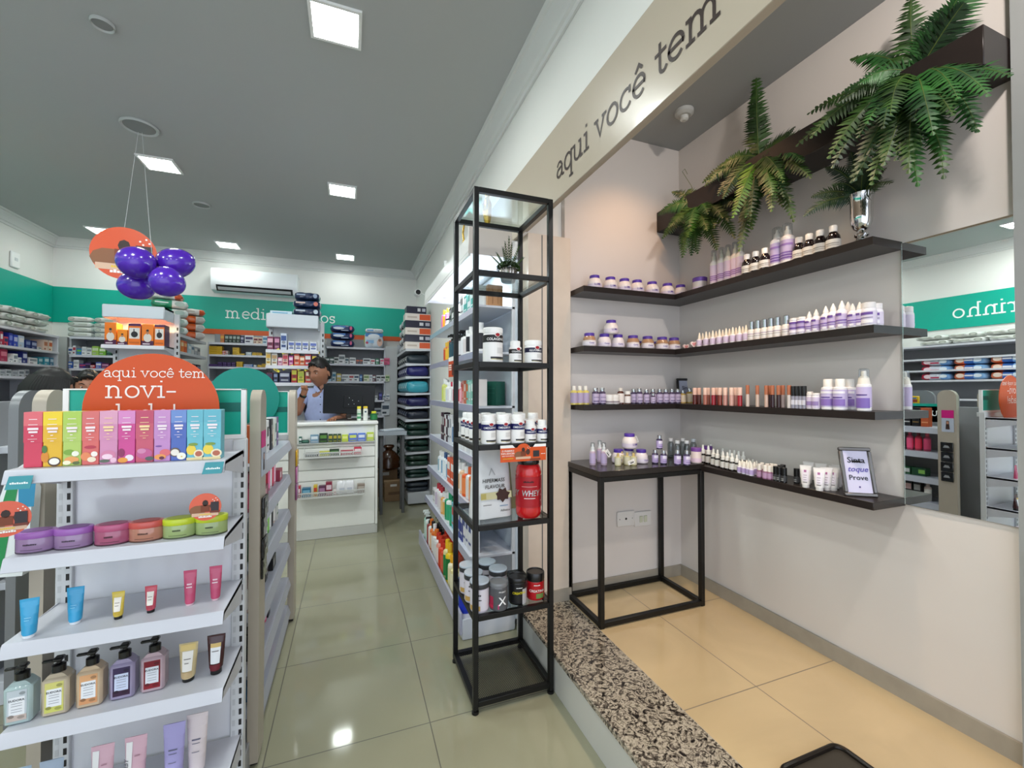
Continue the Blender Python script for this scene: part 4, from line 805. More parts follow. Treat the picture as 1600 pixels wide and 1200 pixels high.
# shelf 1.472: collagen
vit(.155, .0445, .97, .16, 'COLAGENO', '#1e1c1f', (.68, .93), .016).put((Xa(786-16, 1.81, 1.5), 1.81, RZ[4]+.001), .02, 'large white collagen tub with black band on the rack', None)
vit(.100, .0285, .78, .26, 'COLAGENO', '#1e1c1f', (.58, .84), .010).put((Xa(805, 1.80, 1.5), 1.80, RZ[4]+.001), .02, 'small white collagen bottle with black band on the rack', None)
vit(.104, .0385, .98, .22, 'GLUTAMAX', '#191a3a', (.60, .86), .012).put((Xa(833, 1.79, 1.5), 1.79, RZ[4]+.001), -.05, 'wide white tub with navy band on the rack', None)
# shelf 1.118: omega
OM1 = vit(.125, .0315, .74, .21, 'OMEGAFOR', '#1b1c5c', (.60, .86), .0115); OM2 = vit(.098, .0255, .78, .24, 'OMEGAFOR', '#1b1c5c', (.50, .78), .0095)
spots = [(.560, 1.768, OM1, 'front row, first from the left', -.05), (.627, 1.766, OM1, 'front row, second from the left', -.1), (.695, 1.768, OM1, 'front row, third from the left', -.05), (.757, 1.768, OM2, 'smaller, front row, fourth from the left', -.1), (.815, 1.768, OM2, 'smaller, front row, last on the right', -.12),
 (.530, 1.86, OM1, 'left column, second from the front', -.9), (.530, 1.935, OM1, 'left column, third from the front', -.9), (.530, 2.01, OM1, 'left column, fourth from the front', -.9), (.60, 1.85, OM1, 'second row, second from the left', .2), (.675, 1.855, OM1, 'second row, middle', .2), (.745, 1.86, OM1, 'second row, fourth from the left', .2), (.81, 1.86, OM1, 'second row, right end', .2), (.60, 1.94, OM1, 'third row, left', .2), (.68, 1.95, OM1, 'third row, middle', .2), (.77, 1.95, OM1, 'third row, right', .2)]
for x, y, P_, lb, rz in spots: P_.put((x, y, RZ[3]+.001), rz, 'white supplement bottle with navy band, '+lb, 'navy banded supplement bottles on the rack')
# shelf .78: pouch, jar
t = thing('stand_pouch', 'large white stand-up pouch with chocolate splash on the rack', 'pouch', (.600, 1.865, RZ[2]+.002), .10)
b = MB(); zs = [0, .02, .1, .2, .265, .29, .30]; n = 20; vs = []
for z in zs:
    f = z/.30; hw = .098-.012*f; hd = .055*(1-f**2.2)+.002 if z < .26 else .003+.02*(max(0, .30-z))
    for k in range(n):
        a = 2*PI*k/n; ca, sa = math.cos(a), math.sin(a); vs.append((math.copysign(abs(ca)**.5, ca)*hw, math.copysign(abs(sa)**.7, sa)*hd*(1+.06*math.sin(k*2+z*60)), z))
b.add(vs, [(i*n+k, i*n+(k+1) % n, (i+1)*n+(k+1) % n, (i+1)*n+k) for i in range(len(zs)-1) for k in range(n)]+[tuple(range(n)), tuple((len(zs)-1)*n+k for k in range(n))], M('#dfe1e2', .28, coat=.3, bump=.25, nscale=18)); b.build('bag', t)
def pyy(z): f = z/.30; return -(.055*(1-f**2.2)+.002)*1.06-.0015
b = MB(); SL = math.atan2(.055, .30)
def fr_(mb, x0, z0, x1, z1, m, d=0): mb.add([(x0, pyy(z0)-d, z0), (x1, pyy(z0)-d, z0), (x1, pyy(z1)-d, z1), (x0, pyy(z1)-d, z1)], [(0, 1, 2, 3)], m)
fr_(b, -.07, .085, .08, .115, M('#cdc79a', .4)); fr_(b, -.07, .088, -.045, .112, M('#b9ac62', .4), .0005); fr_(b, -.06, .06, -.02, .0625, M('#555555', .5)); fr_(b, .02, .05, .06, .055, M('#8aa0b5', .5))
pts = [(.035+(.026 if k % 2 else .038)*math.cos(2*PI*k/14+.2)*(1+.1*math.sin(k*3)), .10+(.022 if k % 2 else .034)*math.sin(2*PI*k/14+.2)) for k in range(14)]
b.add([(x, pyy(z)-.001, z) for x, z in pts], [tuple(range(14))], M('#3a1d14', .4))
for tx, sz, cx, cz in (('HIPERMASS', .022, -.005, .158), ('FLAVOUR', .022, 0, .132), ('Atlhetica', .013, .045, .028)):
    tv, tf = text_geo(tx); c0 = (min(v[0] for v in tv)+max(v[0] for v in tv))/2; b.add([((a-c0+.15*c)*sz+cx, pyy(c*sz+cz)-.0012, c*sz+cz) for a, c in tv], tf, M('#17171a', .4))
b.add([(-.01+x*.02, pyy(.2+z*.02)-.001, .2+z*.02) for x, z in ((0, 1), (-.8, -.6), (-.62, -.6), (0, .7), (.62, -.6), (.8, -.6))], [(0, 1, 2, 3), (0, 3, 4, 5)], M('#9a9da0', .5))
b.build('print', t)
t = thing('stand_pouch', 'beige stand-up pouch half hidden behind the red jar', 'pouch', (.775, 1.985, RZ[2]+.002), .2)
b = MB(); b.v = []; b.add([(x*.9, y*.9, z*.93) for x, y, z in vs], [(i*n+k, i*n+(k+1) % n, (i+1)*n+(k+1) % n, (i+1)*n+k) for i in range(len(zs)-1) for k in range(n)]+[tuple(range(n)), tuple((len(zs)-1)*n+k for k in range(n))], M('#b3ab84', .35, bump=.2, nscale=18)); b.build('bag', t)
b = MB(); fr_(b, -.06, .06, .06, .22, M('#d9d8d4', .4), .0); b.build('print', t)
# red protein jar
p = rk(812, 813, RZ[2]); p = (.757, 1.79, RZ[2]+.002); t = thing('protein_jar', 'big red protein jar with black lid on the rack', 'jar', p, -.22)
R_ = .0585; b = MB(); b.lathe([(R_*.8, 0), (R_*.97, .012), (R_, .03), (R_*.985, .045), (R_*.985, .19), (R_, .2), (R_*.93, .222), (R_*.8, .235), (R_*.76, .238)], M('#c3161c', .15, coat=.7), 28); b.build('body', t)
b = MB(); b.lathe([(R_*.8, .236), (R_*.84, .24), (R_*.84, .262), (R_*.78, .268), (R_*.1, .268)], M('#0e0e10', .25, coat=.4), 28); b.build('lid', t)
b = MB(); lab_wrap(b, R_, .05, .185, M('#a5121f', .35), seg=28); lab_wrap(b, R_, .05, .185, M('#8c0f1c', .35), a0=.75, a1=2.6, dr=.001)
b.text('WHEY', .036, .0, .102, 0, M('#c9c9cc', .25, metal=.6), wrap=R_+.0025, shear=.15, sxs=.82); b.text('DY', .036, -.078, .102, 0, M('#c9c9cc', .25, metal=.6), wrap=R_+.0025, shear=.15, sxs=.82)
lab_wrap(b, R_, .142, .1435, M('#e2b9b9', .4), a0=-.7, a1=.5, dr=.002); lab_wrap(b, R_, .09, .093, M('#e8d9d9', .4), a0=-.5, a1=.35, dr=.002); b.text('integral', .013, -.01, .16, 0, M('#3a0a10', .4), wrap=R_+.002)
for k in range(3): b.text('o', .016, .055, .125-.025*k, 0, M('#d59a9a', .4), wrap=R_+.0025)
b.build('label', t)
# orange shelf talker
def campaign_art(b, W, H, y, k=1.0):
    """printed scene of the orange promotion cards: people on a sofa, laptop, white dots"""
    b.disc(-.02*k, -.01*k, .022*k, .016*k, y, M('#8a5a3c', .5), 10); b.disc(.0, .012*k, .008*k, .01*k, y-.0004, M('#33231d', .5), 8); b.rect(-.012*k, -.015*k, .012*k, .006*k, y-.0004, M('#7a3b22', .5)); b.disc(.022*k, .002*k, .01*k, .013*k, y-.0003, M('#4a2c22', .5), 8)
    b.rect(-.035*k, -.028*k, .035*k, -.018*k, y-.0003, M('#d9b49a', .5))
    for dx, dz in ((.02, .022), (.028, .026), (.024, .017), (.032, .02)): b.disc(dx*k, dz*k, .0016*k, .0016*k, y-.0006, M('#f6efe8', .5), 6)
t = thing('shelf_talker', 'orange promotion strip clipped under the supplement shelf of the rack', 'promotional card', (.703, 1.716, 1.115), .02)
W, Hc = .215, .072; b = MB(); b.box(-W/2, W/2, -.0006, .0006, -.072, -.012, M('#d4531a', .4)); b.prism([(.035*math.cos(a)+.0, -.03+.035*math.sin(a)) for a in [PI*k/14 for k in range(15)]], -.0007, .0007, M('#d4531a', .4), 'xz'); b.build('card', t)
b = MB(); b.prism([(-W/2, -.012), (-.04, -.012), (-.052, .0), (-W/2, 0)], -.0008, .0008, WHITE); b.prism([(.045, -.012), (W/2, -.012), (W/2, 0), (.055, 0)], -.0008, .0008, WHITE); b.build('clip', t)
b = MB(); y = -.0016
for tx, sz, cz, c in (('O PRIMEIRO', .0105, -.028, '#f6f2ec'), ('INFLUENCER', .0105, -.039, '#f6f2ec'), ('QUE VOCE SEGUIU', .0065, -.048, '#f6f2ec'), ('NA VIDA REAL', .0085, -.060, '#d9a81c')): b.text(tx, sz, -.073, cz, y, M(c, .5))
a_ = MB(); campaign_art(a_, W, Hc, y, 1.0); b.add([(v[0]+.0, v[1], v[2]-.036) for v in a_.v], [], INK) if 0 else None
base = len(b.v); b.v += [(v[0]-.002, v[1], v[2]-.034) for v in a_.v]
for f, mi in zip(a_.f, a_.mi): b.f.append([i+base for i in f]); b.mi.append(b._m(a_.mats[mi]))
b.rect(.045, -.055, .075, -.028, y, M('#2a2a2e', .4)); b.rect(.03, -.07, .08, -.062, y, M('#7a3a22', .4)); b.text('farmacia', .0055, .093, -.045, y, M('#f6f2ec', .5)); b.build('print', t)
t = thing('shelf_talker', 'small orange promotion card under the bottle shelf left of the rack', 'promotional card', (.598, 2.62, 1.565), -PI/2+.1)
b = MB(); b.box(-.09, .09, -.0006, .0006, -.13, -.03, M('#c94a1c', .4)); b.build('card', t); b = MB(); b.prism([(-.09, -.03), (.09, -.03), (.09, -.005), (.05, 0), (-.09, -.005)], -.0008, .0008, WHITE); b.build('clip', t)
b = MB(); b.rect(-.02, -.12, .03, -.05, -.0015, M('#5a2a1c', .4)); b.rect(.045, -.1, .075, -.05, -.0015, M('#2a2224', .4)); [b.rect(-.08, -.06-.014*k, -.03, -.052-.014*k, -.0015, M('#f2e6dc', .5)) for k in range(3)]; b.build('print', t)
# shelf .405: tubs
def tub(H, R, body, lid, lidf, band=None, text=None, tcol='#ffffff', lab=None, name='supplement_tub', lidr=1.04, ang=0, extra=None, ls=.015):
    bb = MB(); hb = H*(1-lidf); bb.lathe([(R*.95, 0), (R, .005), (R, hb*.96), (R*.96, hb)], M(body, .25, coat=.4), 24)
    ll = MB(); ll.lathe([(R*lidr, hb-.001), (R*lidr*1.02, hb+.003), (R*lidr*1.02, H-.004), (R*lidr*.97, H), (R*lidr*.86, H), (R*lidr*.84, H-.003), (0.0001, H-.003)], M(lid, .3, coat=.3), 28)
    la = MB(); 
    if lab: lab_wrap(la, R, hb*.08, hb*.95, M(lab, .35), seg=24)
    for q in (extra or []): lab_wrap(la, R, hb*q[0], hb*q[1], M(q[2], .35), a0=q[3], a1=q[4], dr=.0014)
    if text:
        for tx, sz, zf, col, xo in text: la.text(tx, sz, xo, hb*zf, 0, M(col, .35), wrap=R+.0024)
    return Proto(name, [('body', bb), ('lid', ll)]+([('label', la)] if la.v else []), 'supplement tub')
WT = tub(.125, .040, '#cfc7d4', '#3c3d40', .2, lab='#ded9e2', text=(('VEGAN', .014, .7, '#3a3a40', 0), ('PROTEIN', .011, .52, '#3a3a40', 0)), extra=((.1, .3, '#c9a25a', -1, .3),)); 
def tub_lid2(P_, cl):  # pale translucent lid top
    return P_
bb = WT
b_ = MB(); b_.lathe([(.041, .1165), (.0425, .119), (.0425, .1245), (.041, .1265), (.0001, .1265)], M('#b9c4cf', .15, coat=.5), 28)
WT.kids.append((bpy.data.objects.new('lid_cover', b_.mesh('lid_cover')), []))
for i, (x, y, lb) in enumerate(((.525, 1.785, 'front left'), (.523, 1.875, 'left side, second from the front'), (.522, 1.965, 'left side, third from the front'), (.615, 1.965, 'back row, behind the steel grey tub'), (.640, 1.875, 'middle, just behind the steel grey tub'))): WT.put((x, y, RZ[1]+.002), -.5+.1*i, 'pale tub with dark rim and frosted lid, '+lb, 'pale tubs on the low rack shelf')
tub(.115, .0405, '#5e5f63', '#77797d', .14, lab='#55565a', lidr=.99, extra=((.1, .62, '#a51c40', -1.5, -.85), (.1, .3, '#c23a72', -.35, -.22)), text=(('X', .05, .26, '#f1f1f1', .006), ('PROJECT', .008, .80, '#f1f1f1', .006), ('ULTRA', .020, .15, '#c7294f', -.06)), name='supplement_tub').put((.607, 1.77, RZ[1]+.002), -.05, 'steel grey supplement tub with a big X in the front row', None)
tub(.115, .040, '#17171a', '#121214', .16, lab='#16161a', extra=((.02, .7, '#b9b9bb', .35, 1.2),), text=(('CREATINE', .014, .50, '#e8d81c', .0), ('PROBIOTICA', .006, .76, '#f1f1f1', 0)), lidr=1.08).put((.703, 1.79, RZ[1]+.002), -.15, 'black creatine tub with yellow lettering on the low rack shelf', None)
tub(.118, .041, '#b3131d', '#101012', .30, lab='#b3131d', extra=((.12, .38, '#6f8a4a', -.1, .8),), text=(('CREATINA', .0155, .46, '#f1e9e6', 0), ('integral', .008, .8, '#f1e9e6', 0)), lidr=1.0).put((.795, 1.80, RZ[1]+.002), -.22, 'red creatine tub with black lid at the right of the low rack shelf', None)
# potted plant on the top glass shelf
PX = at(787, 448, 'z', RZ[5]); t = thing('potted_plant', 'small green succulent in a ribbed silver pot on the rack', 'potted plant', (.700, 1.90, RZ[5]+.002))
b = MB(); n = 36; prof = [(.030, 0), (.034, .01), (.040, .05), (.038, .065)]
vs = []; 
for r, z in prof:
    for k in range(n): a = 2*PI*k/n; rr = r*(1+(.05 if k % 2 else -.03)); vs.append((rr*math.cos(a), rr*math.sin(a), z))
b.add(vs, [(i*n+k, i*n+(k+1) % n, (i+1)*n+(k+1) % n, (i+1)*n+k) for i in range(3) for k in range(n)]+[tuple(range(n))], M('#a9a39c', .18, metal=.85)); b.build('pot', t)
b = MB(); rnd = random.Random(3)
for i in range(650):
    a = rnd.uniform(0, 2*PI); r = .055*math.sqrt(rnd.random()); z = .065+.03*(1-(r/.06)**2)+rnd.uniform(-.012, .008); s_ = rnd.uniform(.007, .014); d = Vector((rnd.uniform(-1, 1), rnd.uniform(-1, 1), rnd.uniform(-.3, 1))).normalized(); q = d.orthogonal().normalized()*s_*.5; c = Vector((r*math.cos(a), r*math.sin(a), z))
    b.add([(c-q)[:], (c+d*s_*.5+q*.3)[:], (c+q)[:], (c-d*s_*.6)[:]], [(0, 1, 2, 3)], LEAFA)
b.build('foliage', t)
for k, (dx, dy, h) in enumerate(((-.055, 0, .06), (-.03, -.01, .085), (-.012, .01, .12), (.0, -.01, .14), (.018, .0, .115), (.055, .0, .11), (.07, -.01, .05), (-.08, .0, .045))):
    b = MB(); p1 = Vector((dx, dy, .07+h)); p0 = Vector((dx*.2, dy*.2, .06)); b.tube([p0[:], p1[:]], .0015, STEMM, 5)
    for j in range(9):
        for sg in (-1, 1):
            c = p0.lerp(p1, .3+.7*j/8); d = (p1-p0).normalized(); s_ = Vector((1, .3, 0)).normalized()*sg; e = c+s_*.013*(1-j/14)+d*.012; w_ = d*.0045; b.add([c[:], ((c+e)/2+w_)[:], e[:], ((c+e)/2-w_)[:]], [(0, 1, 2, 3)], LEAFD)
    b.build('stem', t)

# ================================================================== FRONT GONDOLA (cosmetics)
GX0, GX1, GYF, GYB = -.785, -.328, 1.405, 1.62
G0 = (-.6, 2.2, 0)
t = thing('gondola_shelving', 'white steel gondola in the foreground with cosmetics on its end shelves', 'shelving unit', G0); GON = t
def gbox(name, x0, x1, y0, y1, z0, z1, m, parent=t, bev=.002, L=G0): b = MB(); b.box(x0-L[0], x1-L[0], y0-L[1], y1-L[1], z0-L[2], z1-L[2], m, bev=bev); return b.build(name, parent)
for x0 in (GX0-.008, GX1-.03):
    up = MB(); up.box(x0-G0[0], x0+.038-G0[0], GYB-G0[1], GYB+.03-G0[1], 0.001, 1.19, M('#cfd1d3', .4), bev=.002)
    k = 0; z = .10
    while z < 1.15: up.rect(x0+.024-G0[0], z, x0+.032-G0[0], z+.019, GYB-.0006-G0[1], INK); up.rect(x0+.006-G0[0], z, x0+.014-G0[0], z+.019, GYB-.0006-G0[1], M('#bfc1c3', .5)); z += .0333
    up.build('slotted_upright', t)
gbox('back_panel', GX0+.02, GX1-.03, GYB+.012, GYB+.022, .1, 1.19, M('#e3e4e8', .12, coat=.5))
gbox('base_plinth', -.86, -.33, GYB+.04, 2.8, .001, .10, M('#9a9c9f', .5)); gbox('base_plinth', GX0, GX1-.01, GYF+.02, GYB, .001, .09, M('#c9cbcd', .4))
def lip_shelf(name, x0, x1, yf, yb, zt, parent, L, lip=.036, slope=.012, m=STEEL, talker=None):
    b = MB(); pr_ = [(yf-L[1], zt-.004), (yf-slope-L[1], zt-.006-lip), (yf-slope+.003-L[1], zt-.008-lip), (yf+.006-L[1], zt-.012), (yb-L[1], zt-.012), (yb-L[1], zt), (yf+.003-L[1], zt)]
    b.prism(pr_, x0-L[0], x1-L[0], m, 'yz')
    for xx in (x0, x1-.002): b.prism([(yf-L[1], zt-.004), (yf-slope*.8-L[1], zt-.006-lip*.8), (yb-L[1], zt-.075), (yb-L[1], zt+.004)], xx-L[0], xx+.002-L[0], m, 'yz')
    return b.build(name, parent)
GZ = [1.155, .942, .735, .522, .235]
for z in GZ: lip_shelf('shelf', GX0, GX1, GYF, GYB, z, t, G0, lip=.026, slope=.009)
for x in (-.925, -.338):  # rounded side fins, front and rear
    for y0 in (1.765, 2.79):
        b = MB(); y1 = y0+.11; ra = .05; pts = [(y0, .02), (y1, .02)]+[(y1-ra+ra*math.cos(a), 1.352-ra+ra*math.sin(a)) for a in [PI/2*k/8 for k in range(9)]]+[(y0+ra-ra*math.sin(a), 1.352-ra+ra*math.cos(a)) for a in [PI/2*k/8 for k in range(9)]]
        b.prism([(p[0]-G0[1], p[1]) for p in pts], x-G0[0], x+.034-G0[0], BEIGE, 'yz'); b.box(x+.005-G0[0], x+.029-G0[0], y0+.02-G0[1], y0+.09-G0[1], .001, .02, INK); b.build('side_fin', t)
SGZ = [1.06, .865, .665, .47, .27, .11]
for z in SGZ:
    b = MB(); xs0, xs1 = -.565, -.345
    b.prism([(xs0-G0[0], z-.012), (xs0-G0[0], z), (xs1-G0[0], z), (xs1+.014-G0[0], z-.004), (xs1+.026-G0[0], z-.048), (xs1+.02-G0[0], z-.048), (xs1-G0[0], z-.014)], 1.875-G0[1], 2.785-G0[1], M('#a9acb6', .35), 'xz')
    b.build('shelf', t)
    b = MB(); b.prism([(-.665-.2-G0[0]+.02, z), (-.60-G0[0], z), (-.60-G0[0], z-.012), (-.865-G0[0], z-.045), (-.87-G0[0], z-.01)], 1.875-G0[1], 2.785-G0[1], M('#a9acb6', .35), 'xz'); b.build('shelf', t)
gbox('back_panel', -.60, -.57, 1.66, 2.80, .1, 1.22, M('#8d8f92', .5))
# header boards: front, rear, side
def header_board(x0, x1, y, zb, zt, parent, L, facing=-1):
    f = MB(); fw = .014
    for q in ((x0, x1, zt-.004, zt), (x0, x1, zb-.014, zb), (x0, x0+fw, zb, zt-.004), (x1-fw, x1, zb, zt+.0)): f.box(q[0]-L[0], q[1]-L[0], y-L[1], y+.018-L[1], q[2]-L[2], q[3]-L[2], WHITE, bev=.001)
    f.box(x0-L[0], x1-L[0], y-L[1], y+.03-L[1], zb-.045-L[2], zb-.014-L[2], M('#c6c8ca', .4), bev=.002)
    fr = f.build('board_frame', parent)
    b = MB(); b.box(x0+fw-L[0], x1-fw-L[0], y+.005-L[1], y+.013-L[1], zb-L[2], zt-.004-L[2], TEAL)
    b.box(x1-.10-L[0], x1-fw-L[0], y+.0035-L[1], y+.005-L[1], (zb+zt)/2-.0-L[2], (zb+zt)/2+.03-L[2], M('#00695f', .45))
    b.build('teal_panel', fr)
header_board(-.79, -.325, 1.635, 1.205, 1.355, t, G0)
header_board(-.83, -.335, 2.83, 1.10, 1.345, t, G0)
b = MB(); b.box(-.578-G0[0], -.57-G0[0], 1.88-G0[1], 2.79-G0[1], 1.09, 1.24, TEAL); bo = b.build('side_board', t)
b = MB(); sign_text(b, 'aqui você tem', .042, .15, M('#e9f2ee', .5), (-.568-G0[0], 1.90-G0[1], 1.14), (0, 1, 0), (0, 0, 1)); b.build('lettering', bo)
# round signs
def round_sign(name, label, c, rx, rz, m, texts, back=None):
    t_ = thing(name, label, 'sign', (c[0], c[1], c[2]-rz)); b = MB(); b.prism([(rx*math.cos(2*PI*k/48), rz+rz*math.sin(2*PI*k/48)) for k in range(48)], -.002, .002, m, 'xz'); b.build('disc', t_)
    if texts:
        b = MB()
        for tx, xh, ww, x0, z0 in texts: sign_text(b, tx, xh, ww, M('#f7efe6', .4), (x0, -.0035, rz+z0), (1, 0, 0), (0, 0, 1))
        b.build('lettering', t_)
    b = MB(); b.box(-.008, .008, .002, .006, 0.0, rz, M('#c9cbcc', .4)); b.build('stem', t_); return t_
def fit(tx, w): return w/slab_width(tx, 1)
RS = .168; x0 = Xa(163, 1.57, 1.4); x1 = Xa(323, 1.57, 1.4); xh = fit('aqui você tem', x1-x0); cx = Xa(241, 1.57, 1.35)
xn0 = Xa(165, 1.57, 1.35); xn1 = Xa(277, 1.57, 1.35)
round_sign('round_sign', 'round glossy orange sign reading aqui voce tem novi-dade above the colourful boxes', (cx, 1.57, 1.292), .166, .168, M('#cf4c00', .38), [('aqui você tem', xh, .13, x0-cx, .0965), ('novi-', fit('novi-', xn1-xn0), .13, xn0-cx, .036), ('dade!', fit('novi-', xn1-xn0), .13, xn0-cx, -.035)])
cx2 = Xa(381, 2.81, 1.3)
round_sign('round_sign', 'big plain dark teal round sign behind the orange one', (cx2, 2.805, 1.30), .180, .18, M('#00877a', .5), [])
# orange hanging discs with campaign picture on the second shelf and in the air
def campaign_disc(label, loc, r, rz=0, rx=0):
    t_ = thing('promo_disc', label, 'promotional disc', loc, rz, None); t_.rotation_euler = (rx, 0, rz)
    b = MB(); b.prism([(r*math.cos(2*PI*k/40), r*math.sin(2*PI*k/40)) for k in range(40)], -.0008, .0008, M('#d9532a', .3, coat=.4), 'xz'); b.build('card', t_)
    b = MB(); campaign_art(b, 0, 0, -.0015, r/.036*.85); b.rect(r*.35, -r*.35, r*.85, r*.35, -.0025, M('#2b2328', .4)); b.rect(r*.3, -r*.45, r*.9, -r*.3, -.003, M('#6f3020', .4)); b.text('farmacia', r*.22, 0, -r*.78, -.002, M('#f6f2ec', .5)); b.text('influencer', r*.16, 0, -r*.58, -.002, M('#e7c13a', .5)); b.build('print', t_); return t_
p = at(321, 792, 'y', 1.39); campaign_disc('orange round promo card clipped to the shelf in front of the green tubs', p, .037)
p = at(9, 811, 'y', 1.37); campaign_disc('orange round promo card hanging at the left edge of the second shelf', p, .042, .25)
# teal price strips on the top shelf lip
for i, (pa, pb, pc, lb) in enumerate(((30, 754, 30, 'left teal shelf tag on the top shelf lip'), (333, 731, 30, 'right teal shelf tag on the top shelf lip'))):
    p = at(pa, pb, 'y', GYF-.0135); t_ = thing('shelf_tag', lb, 'shelf tag', p); t_.rotation_euler = (-.33*0, 0, 0); b = MB(); b.prism([(-.026, -.016), (.02, -.016), (.026, .016), (-.018, .016)], -.0012, -.0002, M('#3f98a3', .35), 'xz'); b.build('card', t_); b = MB(); b.text('farmacia', .009, 0, -.004, -.0016, M('#eaf4f4', .5)); b.build('print', t_)

# ---- body splash boxes
BX = [('#d2405a', '#e06a72', 'crimson pink'), ('#e6b52c', '#f0d02c', 'yellow with pineapple and coconut'), ('#b3cc66', '#aecb58', 'lime green with blossoms'), ('#dc6a66', '#d8706e', 'coral red with apple blossom'), ('#d58fb5', '#dda0bb', 'pale pink with magnolia'), ('#cf4a92', '#d98ac2', 'magenta with dragon fruit'), ('#c9586f', '#c04a68', 'rose red with golden print'), ('#c48cc6', '#c890c6', 'lilac with hibiscus'), ('#4f6ab8', '#6f8fcc', 'blue with coconut and jasmine'), ('#6dbccb', '#66b4c6', 'light blue with lemon, first of two'), ('#6dbccb', '#66b4c6', 'light blue with lemon, outermost at the right')]
px0 = [36, 66.5, 97.5, 127.5, 155, 184, 211.5, 240, 266.5, 291.5, 317.5, 345.5]
FR = {1: [('e', .12, .18, .2, .10, '#d98a2a'), ('e', .1, .32, .14, .07, '#4f7a3a'), ('e', .62, .09, .34, .085, '#5a4034'), ('e', .62, .095, .27, .06, '#f3efe4')], 2: [('e', .35, .25, .3, .05, '#7fa83c'), ('e', .5, .11, .4, .06, '#e8a05a'), ('e', .7, .22, .2, .05, '#f2f2e0'), ('e', .25, .06, .22, .04, '#f4edcc'), ('e', .75, .05, .2, .03, '#5a6a3a')],
      3: [('e', .5, .33, .36, .03, '#b8364a'), ('e', .25, .16, .3, .08, '#e98a5a'), ('e', .6, .1, .26, .05, '#f2e2c8'), ('e', .75, .2, .2, .05, '#f6ece4')], 4: [('e', .5, .17, .42, .09, '#d684a6'), ('e', .45, .14, .3, .05, '#f4d3e2'), ('e', .3, .06, .3, .03, '#5d6a58'), ('e', .8, .07, .18, .05, '#eec1d4')], 5: [('e', .2, .2, .2, .08, '#8e2a5a'), ('e', .68, .1, .26, .06, '#f1e3ea'), ('e', .3, .06, .3, .05, '#e79a3a')],
      6: [('e', .5, .17, .46, .1, '#c25a8e'), ('e', .35, .22, .25, .05, '#d487ae'), ('e', .8, .07, .25, .04, '#4f5a56')], 7: [('e', .3, .3, .2, .015, '#7a4a9a'), ('e', .7, .17, .34, .07, '#dd6a70'), ('e', .4, .09, .36, .055, '#ec9a50'), ('e', .5, .07, .16, .03, '#5b1f3c')], 8: [('e', .28, .17, .34, .09, '#6a5a4e'), ('e', .28, .165, .27, .065, '#ece6da'), ('e', .7, .09, .3, .07, '#f3f0e2'), ('e', .72, .08, .06, .014, '#e7c85a')]}
FR[9] = FR[10] = [('e', .28, .2, .3, .10, '#edcf48'), ('e', .4, .31, .3, .03, '#7d9a3a'), ('e', .75, .12, .32, .085, '#efe2c2'), ('e', .75, .12, .22, .055, '#b8654a'), ('r', 0, 0, 1, .05, '#e8d7a2')]
for i in range(11):
    xa_, xb_ = Xa(px0[i], GYF+.03, 1.2), Xa(px0[i+1], GYF+.03, 1.2); W = xb_-xa_-.0012; gold = i in (4, 6); c = '#f6d9a0' if gold else '#f6e7ea'
    art = [('r', 0, .45, 1, .75, shade(BX[i][0], 1.0)), ('r', 0, .75, 1, .999, BX[i][1])]+FR.get(i, [])+[('r', .28, .86, .72, .872, c), ('r', .25, .765, .75, .775, c), ('r', .22, .675, .8, .715, c), ('r', .28, .62, .76, .655, c), ('r', .42, .565, .56, .58, c), ('r', .25, .51, .75, .516, c), ('r', .42, .465, .6, .475, c)]
    carton(round(W, 4), .140, .038, BX[i][0], tuple(art), name='fragrance_box', cat='box', rough=.3).put(((xa_+xb_)/2, GYF+.03+.019, GZ[0]+.0005), 0, 'tall '+BX[i][2]+' fragrance box on the top shelf', 'fragrance boxes on the top shelf')
# ---- body cream tubs on second shelf (oval)
tb_ = [(57, '#8c6f95', '#9a5fb0', 'first purple tub, half behind the hanging card'), (116, '#8c6f95', '#9a5fb0', 'second purple tub'), (177, '#9a4a68', '#b5527a', 'raspberry pink tub'), (229.5, '#a8705c', '#c4524a', 'brown tub with red lid'), (281, '#8fa268', '#bccc2a', 'first olive green tub with lime lid'), (331, '#8fa268', '#bccc2a', 'last olive green tub, behind the round card')]
for i, (px, c, lc, nm) in enumerate(tb_):
    bb = MB(); rx, ry = .0385, .026; bb.lathe([(.96, 0), (1, .003), (1, .034), (.97, .037)], M(shade(c, 1.05), .12, coat=.8), 32, sx=rx, sy=ry); bb.lathe([(.965, .0), (1.004, .001), (1.004, .004), (.99, .005)], M(shade(c, .55), .3), 32, sx=rx, sy=ry, cap1=False)
    ll = MB(); ll.lathe([(1.01, .036), (1.03, .037), (1.03, .050), (.99, .052), (.9, .0525)], M(lc, .3, coat=.3), 32, sx=rx, sy=ry); tp = MB(); tp.lathe([(.78, .053), (.78, .0536), (.70, .0536)], M(shade(lc, .8), .4), 32, sx=rx, sy=ry)
    la = MB(); la.text(['BALANCE', 'BALANCE', 'SWEET', 'SAVORY', 'FRESH', 'FRESH'][i], .008, 0, .020, -ry*1.012-.0006, M(shade(c, .5), .5)); la.v = [(v[0], -math.sqrt(max(0, 1-(v[0]/rx)**2))*ry-.0012, v[2]) for v in la.v]; lab_wrap(la, 1, .008, .0095, M(shade(c, .6), .5), a0=-.5, a1=.6, dr=.01, sx=rx, sy=ry)
    Proto('cream_tub', [('body', bb), ('lid', ll, [('lid_inlay', tp)]), ('label', la)], 'cream tub').put((Xa(px, GYF+.045, GZ[1]+.02), GYF+.045, GZ[1]+.0005), 0, 'oval body cream, '+nm+', on the second shelf', 'oval cream tubs on the second shelf')
